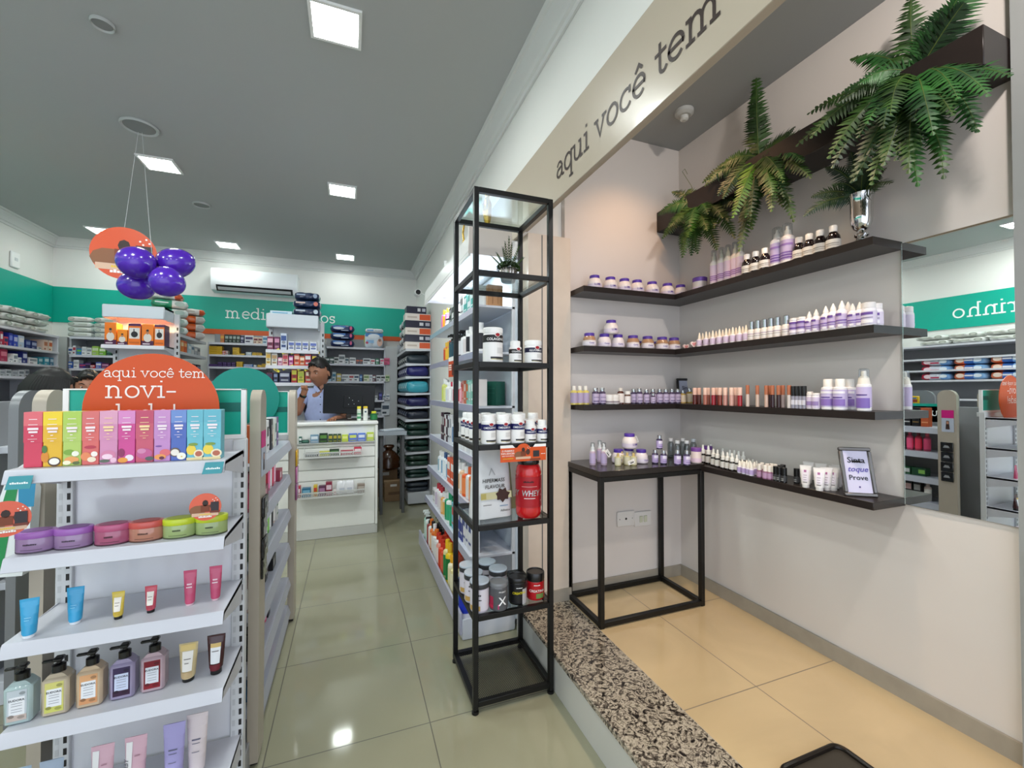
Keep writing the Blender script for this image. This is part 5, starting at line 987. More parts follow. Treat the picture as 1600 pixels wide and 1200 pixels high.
# ---- third shelf tubes (standing on caps)
def tput(P_, px, z, y, label, rz=0, s_=1, group=None): P_.put((Xa(px, y, z+.04), y, z+.0005), rz, label, group, s_)
BL = tube(.095, .036, '#2f9fd0', '#e9eef2', name='cream_tube', art=(('r', -.2, .52, .18, .54, '#7cc6e6'), ('r', -.2, .46, .1, .48, '#7cc6e6')), capf=.08)
tput(BL, 46, GZ[2], 1.43, 'left bright blue tube standing on its cap on the third shelf', .15, 1.0, 'blue tubes'); tput(BL, 118, GZ[2], 1.47, 'right bright blue tube standing on its cap on the third shelf', .05, 1.0, 'blue tubes')
hand = lambda c, a_: tube(.072, .028, c, '#161616', label='#efe8dd', art=(('r', -.2, .6, .2, .62, '#8a7a70'), ('r', -.18, .5, .15, .52, '#8a7a70'), ('r', -.3, .17, .3, .28, a_)), name='hand_cream', capf=.11)
tput(hand('#d9bf4a', '#c9a93a'), 185, GZ[2], 1.46, 'small yellow hand cream with black cap on the third shelf'); tput(hand('#c94a5c', '#a83a4a'), 236, GZ[2], 1.47, 'small rose red hand cream with black cap on the third shelf')
PKT = tube(.098, .032, '#c4486e', '#e9c9d2', name='cream_tube', art=(('r', -.2, .6, .2, .64, '#f0cdd8'), ('t', 'HYDRA', .006, 0, .52, '#f4dde4')), capf=.06)
tput(PKT, 297, GZ[2], 1.48, 'left of two raspberry pink tubes on the third shelf', 0, 1.0, 'raspberry tubes'); tput(PKT, 337, GZ[2], 1.49, 'right of two raspberry pink tubes on the third shelf', 0, 1.0, 'raspberry tubes')
# ---- fourth shelf pump bottles
def pump_sq(body, l1, l2, l3, name):
    W, D, H = .054, .042, .100; bb = MB(); bb.box(-W/2, W/2, -D/2, D/2, 0, H-.006, M(body, .18, coat=.6), bev=.006); bb.prism([(-W/2+.004, H-.008), (W/2-.004, H-.008), (W/2-.012, H+.001), (.011, H+.004), (-.011, H+.004), (-W/2+.012, H+.001)], -D/2+.006, D/2-.006, M(body, .18, coat=.6), 'xz')
    cp = MB(); k = M('#0f0f10', .25, coat=.3); cp.lathe([(.0135, H+.002), (.0135, H+.020), (.011, H+.022), (.005, H+.024), (.005, H+.033)], k, 18); cp.box(-.010, .010, -.012, .010, H+.030, H+.040, k, bev=.003)
    nz = MB(); nz.box(-.030, -.008, -.010, -.002, H+.031, H+.038, k, bev=.002)
    la = MB(); y = -D/2-.0006; la.rect(-.018, .012, .018, .086, y, M(l1, .4)); la.rect(-.0145, .018, .0145, .07, y-.0004, M(l2, .4)); la.rect(-.018, .012, .018, .026, y-.0006, M(l3, .4)); la.text('EUDORA', .0072, 0, .060, y-.0012, M('#2a2a33', .4))
    for q in (.054, .048, .040, .034): la.rect(-.010, q, .010, q+.001, y-.0009, M('#7a7a86', .5))
    la.disc(-.01, .024, .006, .004, y-.001, M(shade(l3, .7), .4), 9); la.disc(.008, .020, .007, .004, y-.001, M(shade(l3, .8), .4), 9); la.disc(.01, .078, .006, .004, y-.001, M(shade(l1, .75), .4), 9)
    return Proto('pump_bottle', [('body', bb), ('pump', cp, [('nozzle', nz)]), ('label', la)], 'pump bottle')
pb = [(35, '#a9bdbd', '#c3ccd2', '#eef0f4', '#c9b8b0', 'pale aqua'), (92, '#c0b29a', '#d5d07a', '#eef0f4', '#cfcf6a', 'beige with yellow label edge'), (144.5, '#c9b193', '#dfa878', '#eef0f4', '#d79a6a', 'sand coloured with peach label'), (195, '#9a90ae', '#3a2c52', '#cfd8f0', '#3a1e3a', 'violet with dark purple label'), (242, '#b8a0a8', '#7a1424', '#dfe2ea', '#8a1826', 'dusty pink with cherry label')]
for i, (px, c, a_, l_, z_, nm) in enumerate(pb):
    y = 1.45+.006*i; pump_sq(c, a_, l_, z_, i).put((Xa(px, y, .57), y, GZ[3]+.0005), .05, nm+' lotion bottle with black pump on the fourth shelf', 'square pump bottles')
CT = tube(.105, .046, '#cdbb8e', '#141414', label='#f0ece4', art=(('r', -.4, .82, .4, .97, '#d9bf78'), ('r', -.35, .13, .35, .28, '#bda47a'), ('r', -.2, .6, .2, .62, '#77706a'), ('r', -.15, .5, .1, .52, '#77706a')), name='cream_tube', capf=.10)
tput(CT, 294.5, GZ[3], 1.48, 'cream and gold vanilla tube with black cap on the fourth shelf')
CT2 = tube(.11, .046, '#3a0f18', '#141414', label='#eef0f2', art=(('r', -.3, .7, .3, .8, '#d8b870'), ('r', -.35, .13, .35, .28, '#6f1626'), ('r', -.2, .6, .2, .62, '#77706a')), name='cream_tube', capf=.14)
tput(CT2, 338, GZ[3], 1.49, 'dark cherry red tube with black cap on the fourth shelf')
# ---- fifth shelf tubes
def plain_tube(c, band, tx, nm, col='#6a6a80', side=None):
    ar = [('r', -.22, .60, .22, .62, col), ('r', -.2, .55, .2, .56, col), ('r', -.2, .42, .2, .43, col)]
    if band: ar = [('r', -.42, .1, -.12, .93, '#f3f1f1'), ('t', tx, .016, -.27, .5, '#77757c', PI/2), ('r', .0, .70, .25, .72, '#b58a98'), ('r', .0, .45, .2, .46, '#b58a98')]
    return tube(.165, .05, c, '#f2f2f2', art=tuple(ar), name='cream_tube', capf=.08)
tput(plain_tube('#9fb6cc', 0, '', ''), 28, GZ[4], 1.46, 'first pale blue tube at the lower left on the fifth shelf', 0, .98, 'pale blue tubes'); tput(plain_tube('#a3b2c6', 0, '', ''), 80, GZ[4], 1.465, 'second pale blue tube at the lower left on the fifth shelf', 0, .97, 'pale blue tubes')
tput(plain_tube('#dcb3c2', 1, 'LA BABY', ''), 160, GZ[4], 1.47, 'left pink tube with white vertical lettering stripe on the fifth shelf', 0, 1.0, 'pink striped tubes'); tput(plain_tube('#dcb3c2', 1, 'LA BABY', ''), 212, GZ[4], 1.475, 'right pink tube with white vertical lettering stripe on the fifth shelf', 0, 1.0, 'pink striped tubes')
tput(plain_tube('#a9a2d6', 0, '', ''), 272, GZ[4], 1.48, 'lavender tube with checked top on the fifth shelf', 0, 1.05); tput(plain_tube('#ddd0d2', 0, '', ''), 308, GZ[4], 1.50, 'beige pink tube with checked top, last on the fifth shelf', 0, 1.05)

# ---- products on the right side of the gondola (facing the aisle)
SD = PI/2
rs = random.Random(5)
def side_row(z, items, where, grp):
    y = 1.92; 
    for i, (kind, c, c2) in enumerate(items):
        if kind == 'box': P_ = carton(.05, .15, .05, c, (('r', .1, .5, .9, .8, c2), ('r', .1, .2, .9, .26, c2))); y += .058
        elif kind == 'bot': P_ = bottle(.15, .022, c, c2, label=shade(c, 1.3), kind='screw'); y += .055
        elif kind == 'low': P_ = carton(.09, .06, .07, c, (('r', .05, .3, .5, .8, c2),)); y += .098
        else: P_ = bottle(.11, .02, c, c2, kind='pump', label=shade(c, 1.3)); y += .05
        P_.put((-.385, y, z+.0005), SD, '%s %s product, %s from the front %s' % (cname(c), {'box': 'boxed', 'bot': 'bottled', 'low': 'low boxed', 'p': 'pump'}[kind], ORD[i], where), grp)
def cname(h):
    h = h.lstrip('#'); r, g, b_ = [int(h[i:i+2], 16) for i in (0, 2, 4)]; mx, mn = max(r, g, b_), min(r, g, b_)
    if mx-mn < 28: return 'black' if mx < 60 else 'grey' if mx < 180 else 'white'
    import colorsys; hh, s_, v = colorsys.rgb_to_hsv(r/255, g/255, b_/255); hh *= 360
    n = 'red' if hh < 14 or hh > 345 else 'orange' if hh < 38 else 'yellow' if hh < 66 else 'green' if hh < 165 else 'teal' if hh < 195 else 'blue' if hh < 250 else 'purple' if hh < 290 else 'pink'
    if n == 'orange' and v < .55: n = 'brown'
    return ('dark ' if v < .4 else 'pale ' if s_ < .3 and v > .7 else '')+n
side_row(SGZ[0], [('box', '#c05a32', '#e8a070'), ('box', '#141416', '#8a6a3a'), ('box', '#101014', '#c9c9c9'), ('box', '#e9e6e0', '#3a2c24'), ('bot', '#e6e6e6', '#f0f0f0'), ('box', '#dedede', '#30302e'), ('bot', '#f0f0f0', '#e0e0e0'), ('box', '#2a2a30', '#909090'), ('bot', '#c9b7a0', '#f0f0f0'), ('box', '#cfd8d4', '#5a8a7a'), ('box', '#5a3a7a', '#d0c0e0')], 'on the top aisle shelf', 'top aisle shelf products')
side_row(SGZ[1], [('bot', '#a83a5a', '#c8506a'), ('bot', '#b8304a', '#7a2030'), ('bot', '#c84a70', '#a02848'), ('low', '#8a2a48', '#e0a0b0'), ('bot', '#d85a7a', '#f0d0d8'), ('bot', '#8a1e30', '#c04050'), ('bot', '#c86a90', '#d8d8d8'), ('bot', '#d8d8d8', '#a02838'), ('bot', '#b03a50', '#e8e8e8'), ('bot', '#e0a0b0', '#b02840'), ('low', '#b0405a', '#f0e0e0')], 'on the second aisle shelf', 'second aisle shelf products')
side_row(SGZ[2], [('low', '#1e4a30', '#8ac05a'), ('low', '#2a5a3a', '#d0d0d0'), ('box', '#204a34', '#6aa050'), ('bot', '#4a9a4a', '#e8e8e8'), ('bot', '#e8e8e4', '#c0405a'), ('bot', '#7ab05a', '#f0f0f0'), ('bot', '#e6e6e6', '#d0d0d0'), ('bot', '#2a2a2a', '#c0c0c0'), ('bot', '#d8c8c0', '#7a3040'), ('box', '#e0e0dc', '#3a7a4a')], 'on the third aisle shelf', 'third aisle shelf products')
side_row(SGZ[3], [('bot', '#d8c8c4', '#c0b0b0'), ('box', '#1a1a1c', '#a0a0a0'), ('box', '#16161a', '#c0a0a0'), ('box', '#1c1c1e', '#808080'), ('bot', '#e0e0e0', '#1a1a1a'), ('box', '#18181a', '#c8c8c8'), ('bot', '#2a2022', '#d0d0d0'), ('low', '#202024', '#909090')], 'on the fourth aisle shelf', 'fourth aisle shelf products')
side_row(SGZ[4], [('low', '#20242a', '#6a6a70'), ('low', '#181a1e', '#b0b0b0'), ('box', '#1c1c20', '#d06a8a'), ('bot', '#e8e0e4', '#2a2a2a'), ('bot', '#d04a70', '#e0e0e0'), ('box', '#1a1a20', '#d0d0d0')], 'on the fifth aisle shelf', 'fifth aisle shelf products')
side_row(SGZ[5], [('low', '#2a6a9a', '#9ad0f0'), ('bot', '#3a8ab8', '#e0f0f8'), ('bot', '#2a7aa8', '#e8e8e8'), ('box', '#d8d8d8', '#d0506a'), ('bot', '#e4e4e4', '#3a3a3a'), ('low', '#c04a6a', '#f0e0e0')], 'on the lowest aisle shelf', 'lowest aisle shelf products')
# cards and sachet strips hung on the front fin
t = thing('hanging_card', 'pink and white hair care card hanging on the front fin of the gondola', 'card', (-.303, 1.815, 1.035)); b = MB(); b.box(0, .002, -.035, .035, 0, .105, M('#b9c2d2', .4)); b.box(-.0002, .0022, -.035, .035, .105, .165, M('#d0147e', .4)); b.build('card', t); b = MB(); b.add([(.0026, -.012, .02), (.0026, .012, .02), (.0026, .008, .085), (.0026, -.008, .085)], [(0, 1, 2, 3)], M('#3a2420', .5)); b.add([(.003, -.007, .06), (.003, .007, .06), (.003, .006, .08), (.003, -.006, .08)], [(0, 1, 2, 3)], M('#c08a70', .5)); b.build('print', t)
t = thing('sachet_strip', 'hanging strip of four black sachets on the front fin of the gondola', 'sachets', (-.303, 1.82, .66))
for k in range(4):
    b = MB(); z = .075*k; b.box(0, .008+.004*(k % 2), -.036, .036, z, z+.072, M('#141416', .2, coat=.5, bump=.4), bev=.003); b.add([(.0135, -.02, z+.03), (.0135, .02, z+.03), (.0135, .01, z+.05), (.0135, -.012, z+.048)], [(0, 1, 2, 3)], M('#8d8f92', .3)); b.build('sachet', t)
t = thing('sachet_strip', 'strip of yellow and pink packets hanging on the far fin of the gondola', 'sachets', (-.303, 2.85, .70))
for k, c in enumerate(('#9a5a8a', '#c070a0', '#d9a92c')): b = MB(); b.box(0, .01, -.04, .04, .1*k, .1*k+.095, M(c, .25, coat=.4, bump=.4), bev=.004); b.build('sachet', t)
# green and white bag at the left edge
p = at(22, 830, 'y', 1.74); t = thing('hanging_bag', 'green and white plastic bag hanging at the left side of the gondola', 'bag', (p.x, 1.74, .80)); b = MB(); pts = [(-.06, 0), (.03, -.005), (.045, .1), (.05, .25), (.03, .33), (-.005, .30), (-.03, .2), (-.055, .1)]
b.prism(pts, -.02, .02, M('#e4e8e6', .2, coat=.5, bump=.3)); b.build('bag', t); b = MB(); b.add([(x*.7+.0, -.0215, z) for x, z in ((-.07, .01), (-.02, .01), (.0, .12), (.03, .28), (-.005, .27), (-.035, .17))], [tuple(range(6))], M('#1f8a4a', .3)); b.add([(.02+x, -.0215, z) for x, z in ((0, .2), (.035, .2), (.04, .3), (.0, .3))], [(0, 1, 2, 3)], M('#2a8ab0', .3)); b.build('print', t)

# ================================================================== RIGHT WALL DISPLAY
DY0, DY1 = 2.26, 3.735
t = thing('wall_shelving', 'lit white wall shelving with canopy along the right wall behind the black rack', 'shelving unit', (.75, 3.0, 0)); L0 = (.75, 3.0, 0); WD = t
gbox('back_panel', .875, .895, DY0, DY1, .06, 2.10, M('#dfe8f2', .3), t, L=L0); gbox('base', .57, .875, DY0, DY1, .001, .115, M('#dcdfe6', .3), t, L=L0, bev=.004)
gbox('base_lip', .555, .57, DY0, DY1, .03, .15, M('#b9b9cc', .3), t, L=L0, bev=.004)
gbox('canopy', .60, .895, DY0, DY1, 2.115, 2.205, M('#e6e6e4', .3), t, L=L0); gbox('canopy', .60, .612, DY0, DY1, 2.09, 2.115, M('#e6e6e4', .3), t, L=L0)
gbox('side_panel', .598, .853, DY0-.008, DY0-.001, 2.10, 2.25, M('#d9cfc8', .4), t, L=L0)
for y in (DY0, (DY0+DY1)/2-.01, DY1-.02): gbox('slotted_upright', .855, .875, y, y+.02, .1, 2.09, M('#d5d8de', .35), t, L=L0)
DS = [(1.825, .650), (1.567, .648), (1.262, .652), (.968, .648), (.70, .632), (.44, .610)]
LIP = M('#a9aac2', .25, coat=.4)
for z, xf in DS:
    b = MB(); b.prism([(.872, z-.012), (.872, z), (xf+.012, z), (xf+.010, z+.006), (xf, z+.004), (xf-.006, z-.036), (xf, z-.036), (xf+.006, z-.012)], DY0, DY1, M('#d9deea', .25), 'xz')
    b.v = [(v[0]-L0[0], v[1]-L0[1], v[2]) for v in b.v]; sh = b.build('shelf', t)
    b = MB(); b.add([(xf-.0015-L0[0], DY0-L0[1], z+.003), (xf-.0015-L0[0], DY1-L0[1], z+.003), (xf-.0075-L0[0], DY1-L0[1], z-.036), (xf-.0075-L0[0], DY0-L0[1], z-.036)], [(0, 1, 2, 3)], LIP); b.build('price_channel', sh)
for y in (2.6, 3.1, 3.5):
    tt = thing('led_downlight', 'small round light under the wall shelving canopy, at depth of %s' % {2.6: 'the rack', 3.1: 'its middle', 3.5: 'its far end'}[y], 'light', (.74, y, 2.114)); b = MB(); b.lathe([(.03, 0), (.032, -.006), (.026, -.006)], WHITE, 18); b.build('rim', tt); b = MB(); b.lathe([(.025, -.005), (.025, -.004)], M('#f2f8ff', .4, emit=12), 18); b.build('diffuser', tt)
    area('downlight', (.70, y, 2.10), .05, 4, (.9, .95, 1))
for z, xf in DS[:5]:   # led strips under shelves
    pass
area('shelf_led', (.80, 3.0, 2.08), .02, 3, (.88, .94, 1.0), (0, math.radians(30), 0), 1.4)
def wall_row(z, xf, items, where, grp, dx=.045, y0=2.30, gap=.012):
    y = y0
    for i, it in enumerate(items):
        kind, H, W, c, c2 = it[:5]; n_ = it[5] if len(it) > 5 else None; y += W/2+gap/2
        if kind == 'c': P_ = carton(W, H, .05, c, (('r', .12, .55, .88, .85, c2), ('r', .12, .2, .88, .27, c2)), name='carton')
        elif kind == 'b': P_ = bottle(H, W/2, c, c2, label=it[5] if len(it) > 5 else shade(c, 1.25), kind='screw', name='product_bottle')
        elif kind == 'p': P_ = bottle(H, W/2, c, c2, label=it[5] if len(it) > 5 else shade(c, 1.2), kind='pump', name='pump_bottle')
        elif kind == 't': P_ = bottle(H, W/2, c, c2, label=it[5] if len(it) > 5 else '#e8e8e8', kind='trigger', name='spray_bottle')
        else: P_ = jar(H, W/2, c, c2, label=shade(c, 1.1), lidf=.25, lidr=.9, name='product_jar')
        if y+W/2 > DY1: break
        P_.put((xf+dx+(.0), y, z+.0005), -PI/2, '%s %s, %s from the near end %s' % (cname(c), {'c': 'carton', 'b': 'bottle', 'p': 'pump bottle', 't': 'spray bottle', 'j': 'jar'}[kind], ORD[i] if i < 24 else 'last', where), grp)
        y += W/2+gap/2
wall_row(1.825, .65, [('c', .12, .08, '#e6f0f2', '#38a89a'), ('c', .13, .07, '#45b8b0', '#e6f0f2'), ('c', .12, .07, '#eaf2f4', '#58b4ac'), ('c', .12, .08, '#3aa8a0', '#eaf2f4'), ('c', .14, .08, '#e9eef0', '#888888'), ('j', .05, .07, '#e8e8e8', '#303030'), ('j', .05, .07, '#303034', '#18181a'), ('c', .13, .08, '#e8e8e8', '#2a2a2a'), ('c', .12, .08, '#38383c', '#c0c0c0'), ('j', .06, .08, '#e8e4e0', '#404040'), ('b', .15, .05, '#e05a9a', '#f0a020'), ('b', .14, .06, '#f08a20', '#e0c020'), ('b', .16, .05, '#f060a0', '#f0b020')], 'on the topmost lit wall shelf', 'topmost lit wall shelf products')
wall_row(1.567, .648, [('b', .17, .075, '#f0f0f0', '#f6f6f6', '#2a2a30'), ('b', .17, .075, '#f0f0f0', '#f6f6f6', '#e8e8ee'), ('b', .17, .075, '#f0f0f0', '#f6f6f6', '#26262e'), ('b', .16, .07, '#eeeeee', '#f6f6f6', '#e0d8d8'), ('p', .17, .06, '#e9e9ea', '#111111', '#e6e6ea'), ('p', .17, .06, '#18181a', '#101010', '#dadade'), ('p', .18, .06, '#202226', '#101010', '#d8d8dc'), ('p', .17, .06, '#1c3a44', '#141414', '#345a66'), ('p', .18, .06, '#16323c', '#141414', '#2a5060'), ('p', .18, .06, '#1c3a44', '#141414', '#345a66'), ('b', .15, .055, '#e8a030', '#d04a2a', '#f0c040'), ('b', .15, .055, '#e0662a', '#e0b030', '#f0c040'), ('b', .15, .055, '#e8a030', '#e8c030', '#c84a2a')], 'on the second lit wall shelf', 'second lit wall shelf products')
wall_row(1.262, .652, [('c', .15, .05, '#e8e4e2', '#2a2a2a'), ('c', .15, .04, '#dcecea', '#d07040'), ('c', .15, .045, '#8ac8b8', '#e8f4f0'), ('c', .14, .045, '#a8d8cc', '#e8f4f0'), ('c', .15, .045, '#90ccc0', '#e07a4a'), ('c', .15, .045, '#e07a5a', '#f4e4da'), ('c', .15, .045, '#f0b0a8', '#e06a4a'), ('b', .15, .04, '#d87a8a', '#f0f0f0'), ('b', .14, .04, '#e0a0a8', '#c05060'), ('b', .15, .04, '#e8e0e0', '#f4f4f4', '#d04a5a'), ('p', .16, .05, '#ececec', '#f4f4f4', '#e0e0e8'), ('b', .15, .05, '#ececec', '#f4f4f4', '#d05a6a'), ('b', .15, .05, '#ececec', '#f4f4f4', '#e4e0e4'), ('b', .15, .05, '#e6e6e6', '#c82a4a'), ('b', .15, .05, '#ececec', '#f4f4f4', '#e4e0e4'), ('b', .15, .05, '#eaeaea', '#f4f4f4', '#d8e0e4'), ('b', .17, .055, '#d8e07a', '#f2f2f2', '#e4e8a0'), ('b', .18, .055, '#e0e48a', '#f2f2f2', '#d4dc70')], 'on the third lit wall shelf', 'third lit wall shelf products')
wall_row(.968, .648, [('c', .18, .05, '#e8e8ea', '#2a5aa8'), ('c', .18, .05, '#eaeaec', '#c8304a'), ('c', .19, .05, '#ececec', '#2a2a2a'), ('c', .19, .05, '#e6e8ec', '#3a6ab8'), ('c', .19, .05, '#ececec', '#c8304a'), ('c', .19, .05, '#ececec', '#8a8a90'), ('c', .2, .05, '#e8eaec', '#b0b4bc'), ('c', .2, .05, '#ececec', '#38383c'), ('c', .2, .05, '#e4e8ec', '#4a6a9a'), ('b', .19, .05, '#e8ecf0', '#f4f4f4'), ('b', .2, .05, '#e8ecf0', '#e8e8e8', '#6a8ab0'), ('c', .21, .05, '#e8e8ea', '#9aa0aa'), ('c', .2, .05, '#d8dce4', '#2a2a3a'), ('c', .2, .05, '#3a1c30', '#e0e0e0'), ('c', .2, .05, '#e0e0e4', '#7a2038'), ('c', .21, .05, '#2a1420', '#d8d8d8'), ('c', .21, .05, '#4a1c38', '#e0e0e0')], 'on the fourth lit wall shelf', 'fourth lit wall shelf products')
wall_row(.70, .632, [('b', .2, .07, '#1d3a9a', '#e8e8e8', '#2a4ab0'), ('b', .2, .06, '#e8732a', '#f0f0f0', '#f0a060'), ('b', .19, .06, '#ececec', '#e8602a', '#e8e4e0'), ('b', .18, .07, '#e8602a', '#f4f4f4', '#f08a50'), ('b', .19, .06, '#f0c8a0', '#f4f4f4', '#f0e0d0'), ('b', .18, .06, '#ececec', '#e8e8e8', '#e0b890'), ('b', .19, .06, '#ececec', '#e8e8e8', '#e0d0c4'), ('c', .17, .1, '#e65a28', '#f0f0f0'), ('c', .17, .1, '#e65a28', '#f0f0f0'), ('b', .18, .05, '#e4eaf0', '#f4f4f4', '#8ab0d0'), ('b', .18, .05, '#dce6ee', '#2a4a7a', '#e8eef2'), ('b', .18, .05, '#e4eaf0', '#4a6a9a', '#e8eef2'), ('b', .18, .05, '#e4eaf0', '#f4f4f4', '#8ab0d0'), ('b', .17, .05, '#dfe5ea', '#f4f4f4'), ('b', .17, .05, '#e4eaf0', '#f4f4f4', '#9ab8c8')], 'on the fifth lit wall shelf', 'fifth lit wall shelf products')
wall_row(.44, .610, [('c', .2, .06, '#e8eaee', '#1d3a8a'), ('c', .2, .05, '#e8eaee', '#1d3a8a'), ('c', .2, .05, '#e8eaee', '#1d3a8a'), ('c', .2, .06, '#1a2f8a', '#e0e4ec'), ('c', .2, .05, '#22389a', '#e0e4ec'), ('c', .18, .07, '#8ac8d8', '#f0f4f4'), ('c', .17, .08, '#7ac0d4', '#c84a4a'), ('b', .18, .06, '#2a9a6a', '#1a8a5a', '#38a878'), ('b', .2, .07, '#e8ece8', '#1a9a6a', '#38a878'), ('b', .19, .06, '#28a070', '#e8e8e8', '#1a8a5a'), ('b', .17, .06, '#e8e4d8', '#e8e8e8', '#e0b060'), ('b', .16, .06, '#e8a858', '#f0f0f0', '#f0c890'), ('b', .18, .06, '#ececec', '#c03040', '#e0d8d8'), ('b', .18, .06, '#e8e8ec', '#c03040', '#d8d0d8'), ('b', .18, .06, '#e8e8ec', '#b82a3a', '#c8b8d0'), ('c', .12, .1, '#e8e8ea', '#a0a0a8')], 'on the sixth lit wall shelf', 'sixth lit wall shelf products')
wall_row(.115, .575, [('b', .22, .07, '#1a34b0', '#1a2a90', '#2238c0'), ('b', .21, .06, '#4a6a8a', '#e0e0e0', '#6a8aa8'), ('c', .1, .08, '#e8d8b0', '#c8a040'), ('b', .19, .06, '#e8dc9a', '#e8a820', '#f0ecc8'), ('b', .2, .06, '#ece8c8', '#e8a820', '#e8e0b0'), ('b', .25, .06, '#f0d020', '#e8b820', '#1a7a3a'), ('b', .25, .06, '#e8e0a0', '#f0c020', '#288a4a'), ('b', .2, .065, '#d84a2a', '#c8301c', '#e0684a'), ('b', .2, .065, '#e05030', '#c8301c', '#d84a2a'), ('b', .2, .065, '#e8a090', '#d03820', '#f0e0d8'), ('b', .2, .065, '#ececec', '#d03820', '#e8e4e0'), ('b', .2, .065, '#ececec', '#e87a28', '#e8e4e0'), ('b', .22, .055, '#e8782a', '#f0f0f0', '#e8e8e8'), ('b', .22, .055, '#e8782a', '#1a1a1a', '#f0c8a0'), ('b', .22, .055, '#ececec', '#e87a28', '#f0e8e0'), ('p', .22, .055, '#8a2a2a', '#181818', '#a84a4a'), ('p', .24, .055, '#e4ecea', '#e8f0ee', '#c8dcd4'), ('p', .24, .055, '#a8d0c0', '#e8f0ee', '#c0dcd0')], 'in the lowest lit tray', 'lowest lit tray products', dx=.03)
# second rows behind on the lowest trays
wall_row(.115, .575, [('b', .2, .065, '#d84a2a', '#c8301c', '#e0684a')]*6, 'in the rear row of the lowest tray', 'red bottles in the rear row', dx=.11, y0=2.78)
wall_row(.115, .575, [('p', .22, .055, '#1c1c1e', '#101010', '#303034')]*4, 'behind the orange bottles of the lowest tray', 'dark pumps in the rear row', dx=.11, y0=3.22)
# folded boxes seen through the rack on the second shelf from the near end
carton(.10, .14, .09, '#1f5e4e', (('r', .1, .7, .9, .72, '#3a7a68'), ('r', .1, .5, .9, .52, '#3a7a68'))).put((.80, 2.42, 1.263), -PI/2+.6, 'dark green carton standing at the near end of the third lit wall shelf')
carton(.09, .12, .07, '#b98a5e', (('r', .3, .1, .36, .9, '#9a6c44'), ('r', .65, .1, .7, .9, '#9a6c44'))).put((.76, 2.31, 1.8255), 0, 'brown carton seen through the rack at the near end of the topmost lit shelf')
# items on top of canopy
for i, (px, py, y) in enumerate(((706, 380, 2.95),)):
    pass
t = thing('trophy_figure', 'slim golden ornament standing on the canopy behind the rack', 'ornament', (.72, 2.30, 2.206)); b = MB(); b.lathe([(.03, 0), (.03, .012), (.012, .018), (.010, .07), (.022, .12), (.026, .2), (.012, .24)], M('#c9a646', .2, metal=.9), 18); b.build('body', t); b = MB(); b.lathe([(.012, .24), (.016, .27), (.001, .29)], M('#c9a646', .2, metal=.9), 14); b.build('finial', t)
t = thing('trophy_figure', 'thin bent golden ribbon ornament on the canopy left of the rack', 'ornament', (.66, 2.62, 2.206)); b = MB(); b.tube([(0, .0, 0), (0, .02, .05), (0, -.02, .09), (0, .0, .14), (0, -.03, .19)], .006, M('#c9a646', .2, metal=.9), 8); b.build('ribbon', t); b = MB(); b.box(-.02, .02, -.02, .02, 0, .006, M('#c9a646', .3, metal=.9)); b.build('foot', t)
t = thing('white_tube_ornament', 'white cylinder standing on the canopy further back', 'ornament', (.66, 3.15, 2.206)); b = MB(); b.lathe([(.012, 0), (.012, .10), (.010, .102)], WHITE, 16); b.build('body', t); b = MB(); b.lathe([(.014, .1), (.014, .112)], WHITE, 16); b.build('cap', t)
t = thing('security_camera', 'small white dome arm camera with black lens near the back right corner', 'camera', (.88, 5.0, 2.43))
b = MB(); b.box(-.005, .018, -.03, .03, -.04, .04, WHITE, bev=.004); b.build('bracket', t); b = MB(); b.tube([(0, 0, 0), (-.06, 0, .02), (-.12, 0, .05)], .008, WHITE); b.build('arm', t); b = MB(); b.lathe([(.035, -.06), (.038, 0), (.035, .05)], WHITE, 18, T=(-.16, 0, .05), R=rotm(PI/2)); b.build('housing', t); b = MB(); b.lathe([(.028, .05), (.028, .055)], BLACKM, 16, T=(-.16, 0, .05), R=rotm(PI/2)); b.build('lens', t)

# ================================================================== FAR RIGHT WING (diaper wall shelving)
FX0, FY0, FY1 = .655, 5.10, 6.30
t = thing('wall_shelving', 'grey shelving with close trays of dark packs at the far right wall', 'shelving unit', (.78, 5.7, 0)); L0 = (.78, 5.7, 0)
gbox('back_panel', .885, .897, FY0, FY1, .05, 2.0, M('#b9bcc0', .4), t, L=L0); gbox('base', .63, .885, FY0, FY1, .02, .154, SHELFG, t, L=L0, bev=.004)
gbox('side_panel', .62, .885, FY1, FY1+.015, .02, 2.0, SHELFG, t, L=L0)
FZ = [.154, .317, .455, .625, .81, 1.01, 1.16, 1.32, 1.515, 1.668, 1.84]
for z in FZ[1:]:
    b = MB(); b.prism([(.60, z-.008), (.60, z), (.885, z), (.885, z-.02), (.61, z-.03), (.60, z-.03)], FY0, FY1, SHELFG, 'xz'); b.v = [(v[0]-L0[0], v[1]-L0[1], v[2]) for v in b.v]; b.build('shelf', t)
cols_ = [('#2a3440', '#cfd6da'), ('#173a34', '#9ab0aa'), ('#1b3a2c', '#b8c0b0'), ('#12352c', '#a0b0a8'), ('#16362e', '#98a8a0'), ('#1a2030', '#8a94b0'), ('#1c1c52', '#8a90b8'), ('#3a9cae', '#d0ecf0'), ('#1c1c62', '#e8e8f4'), ('#1c2a34', '#e8ecea'), ('#1c3a8a', '#7ab0e0')]
hs = [.11, .10, .13, .14, .15, .10, .11, .15, .13, .11, .14]; k_ = 0
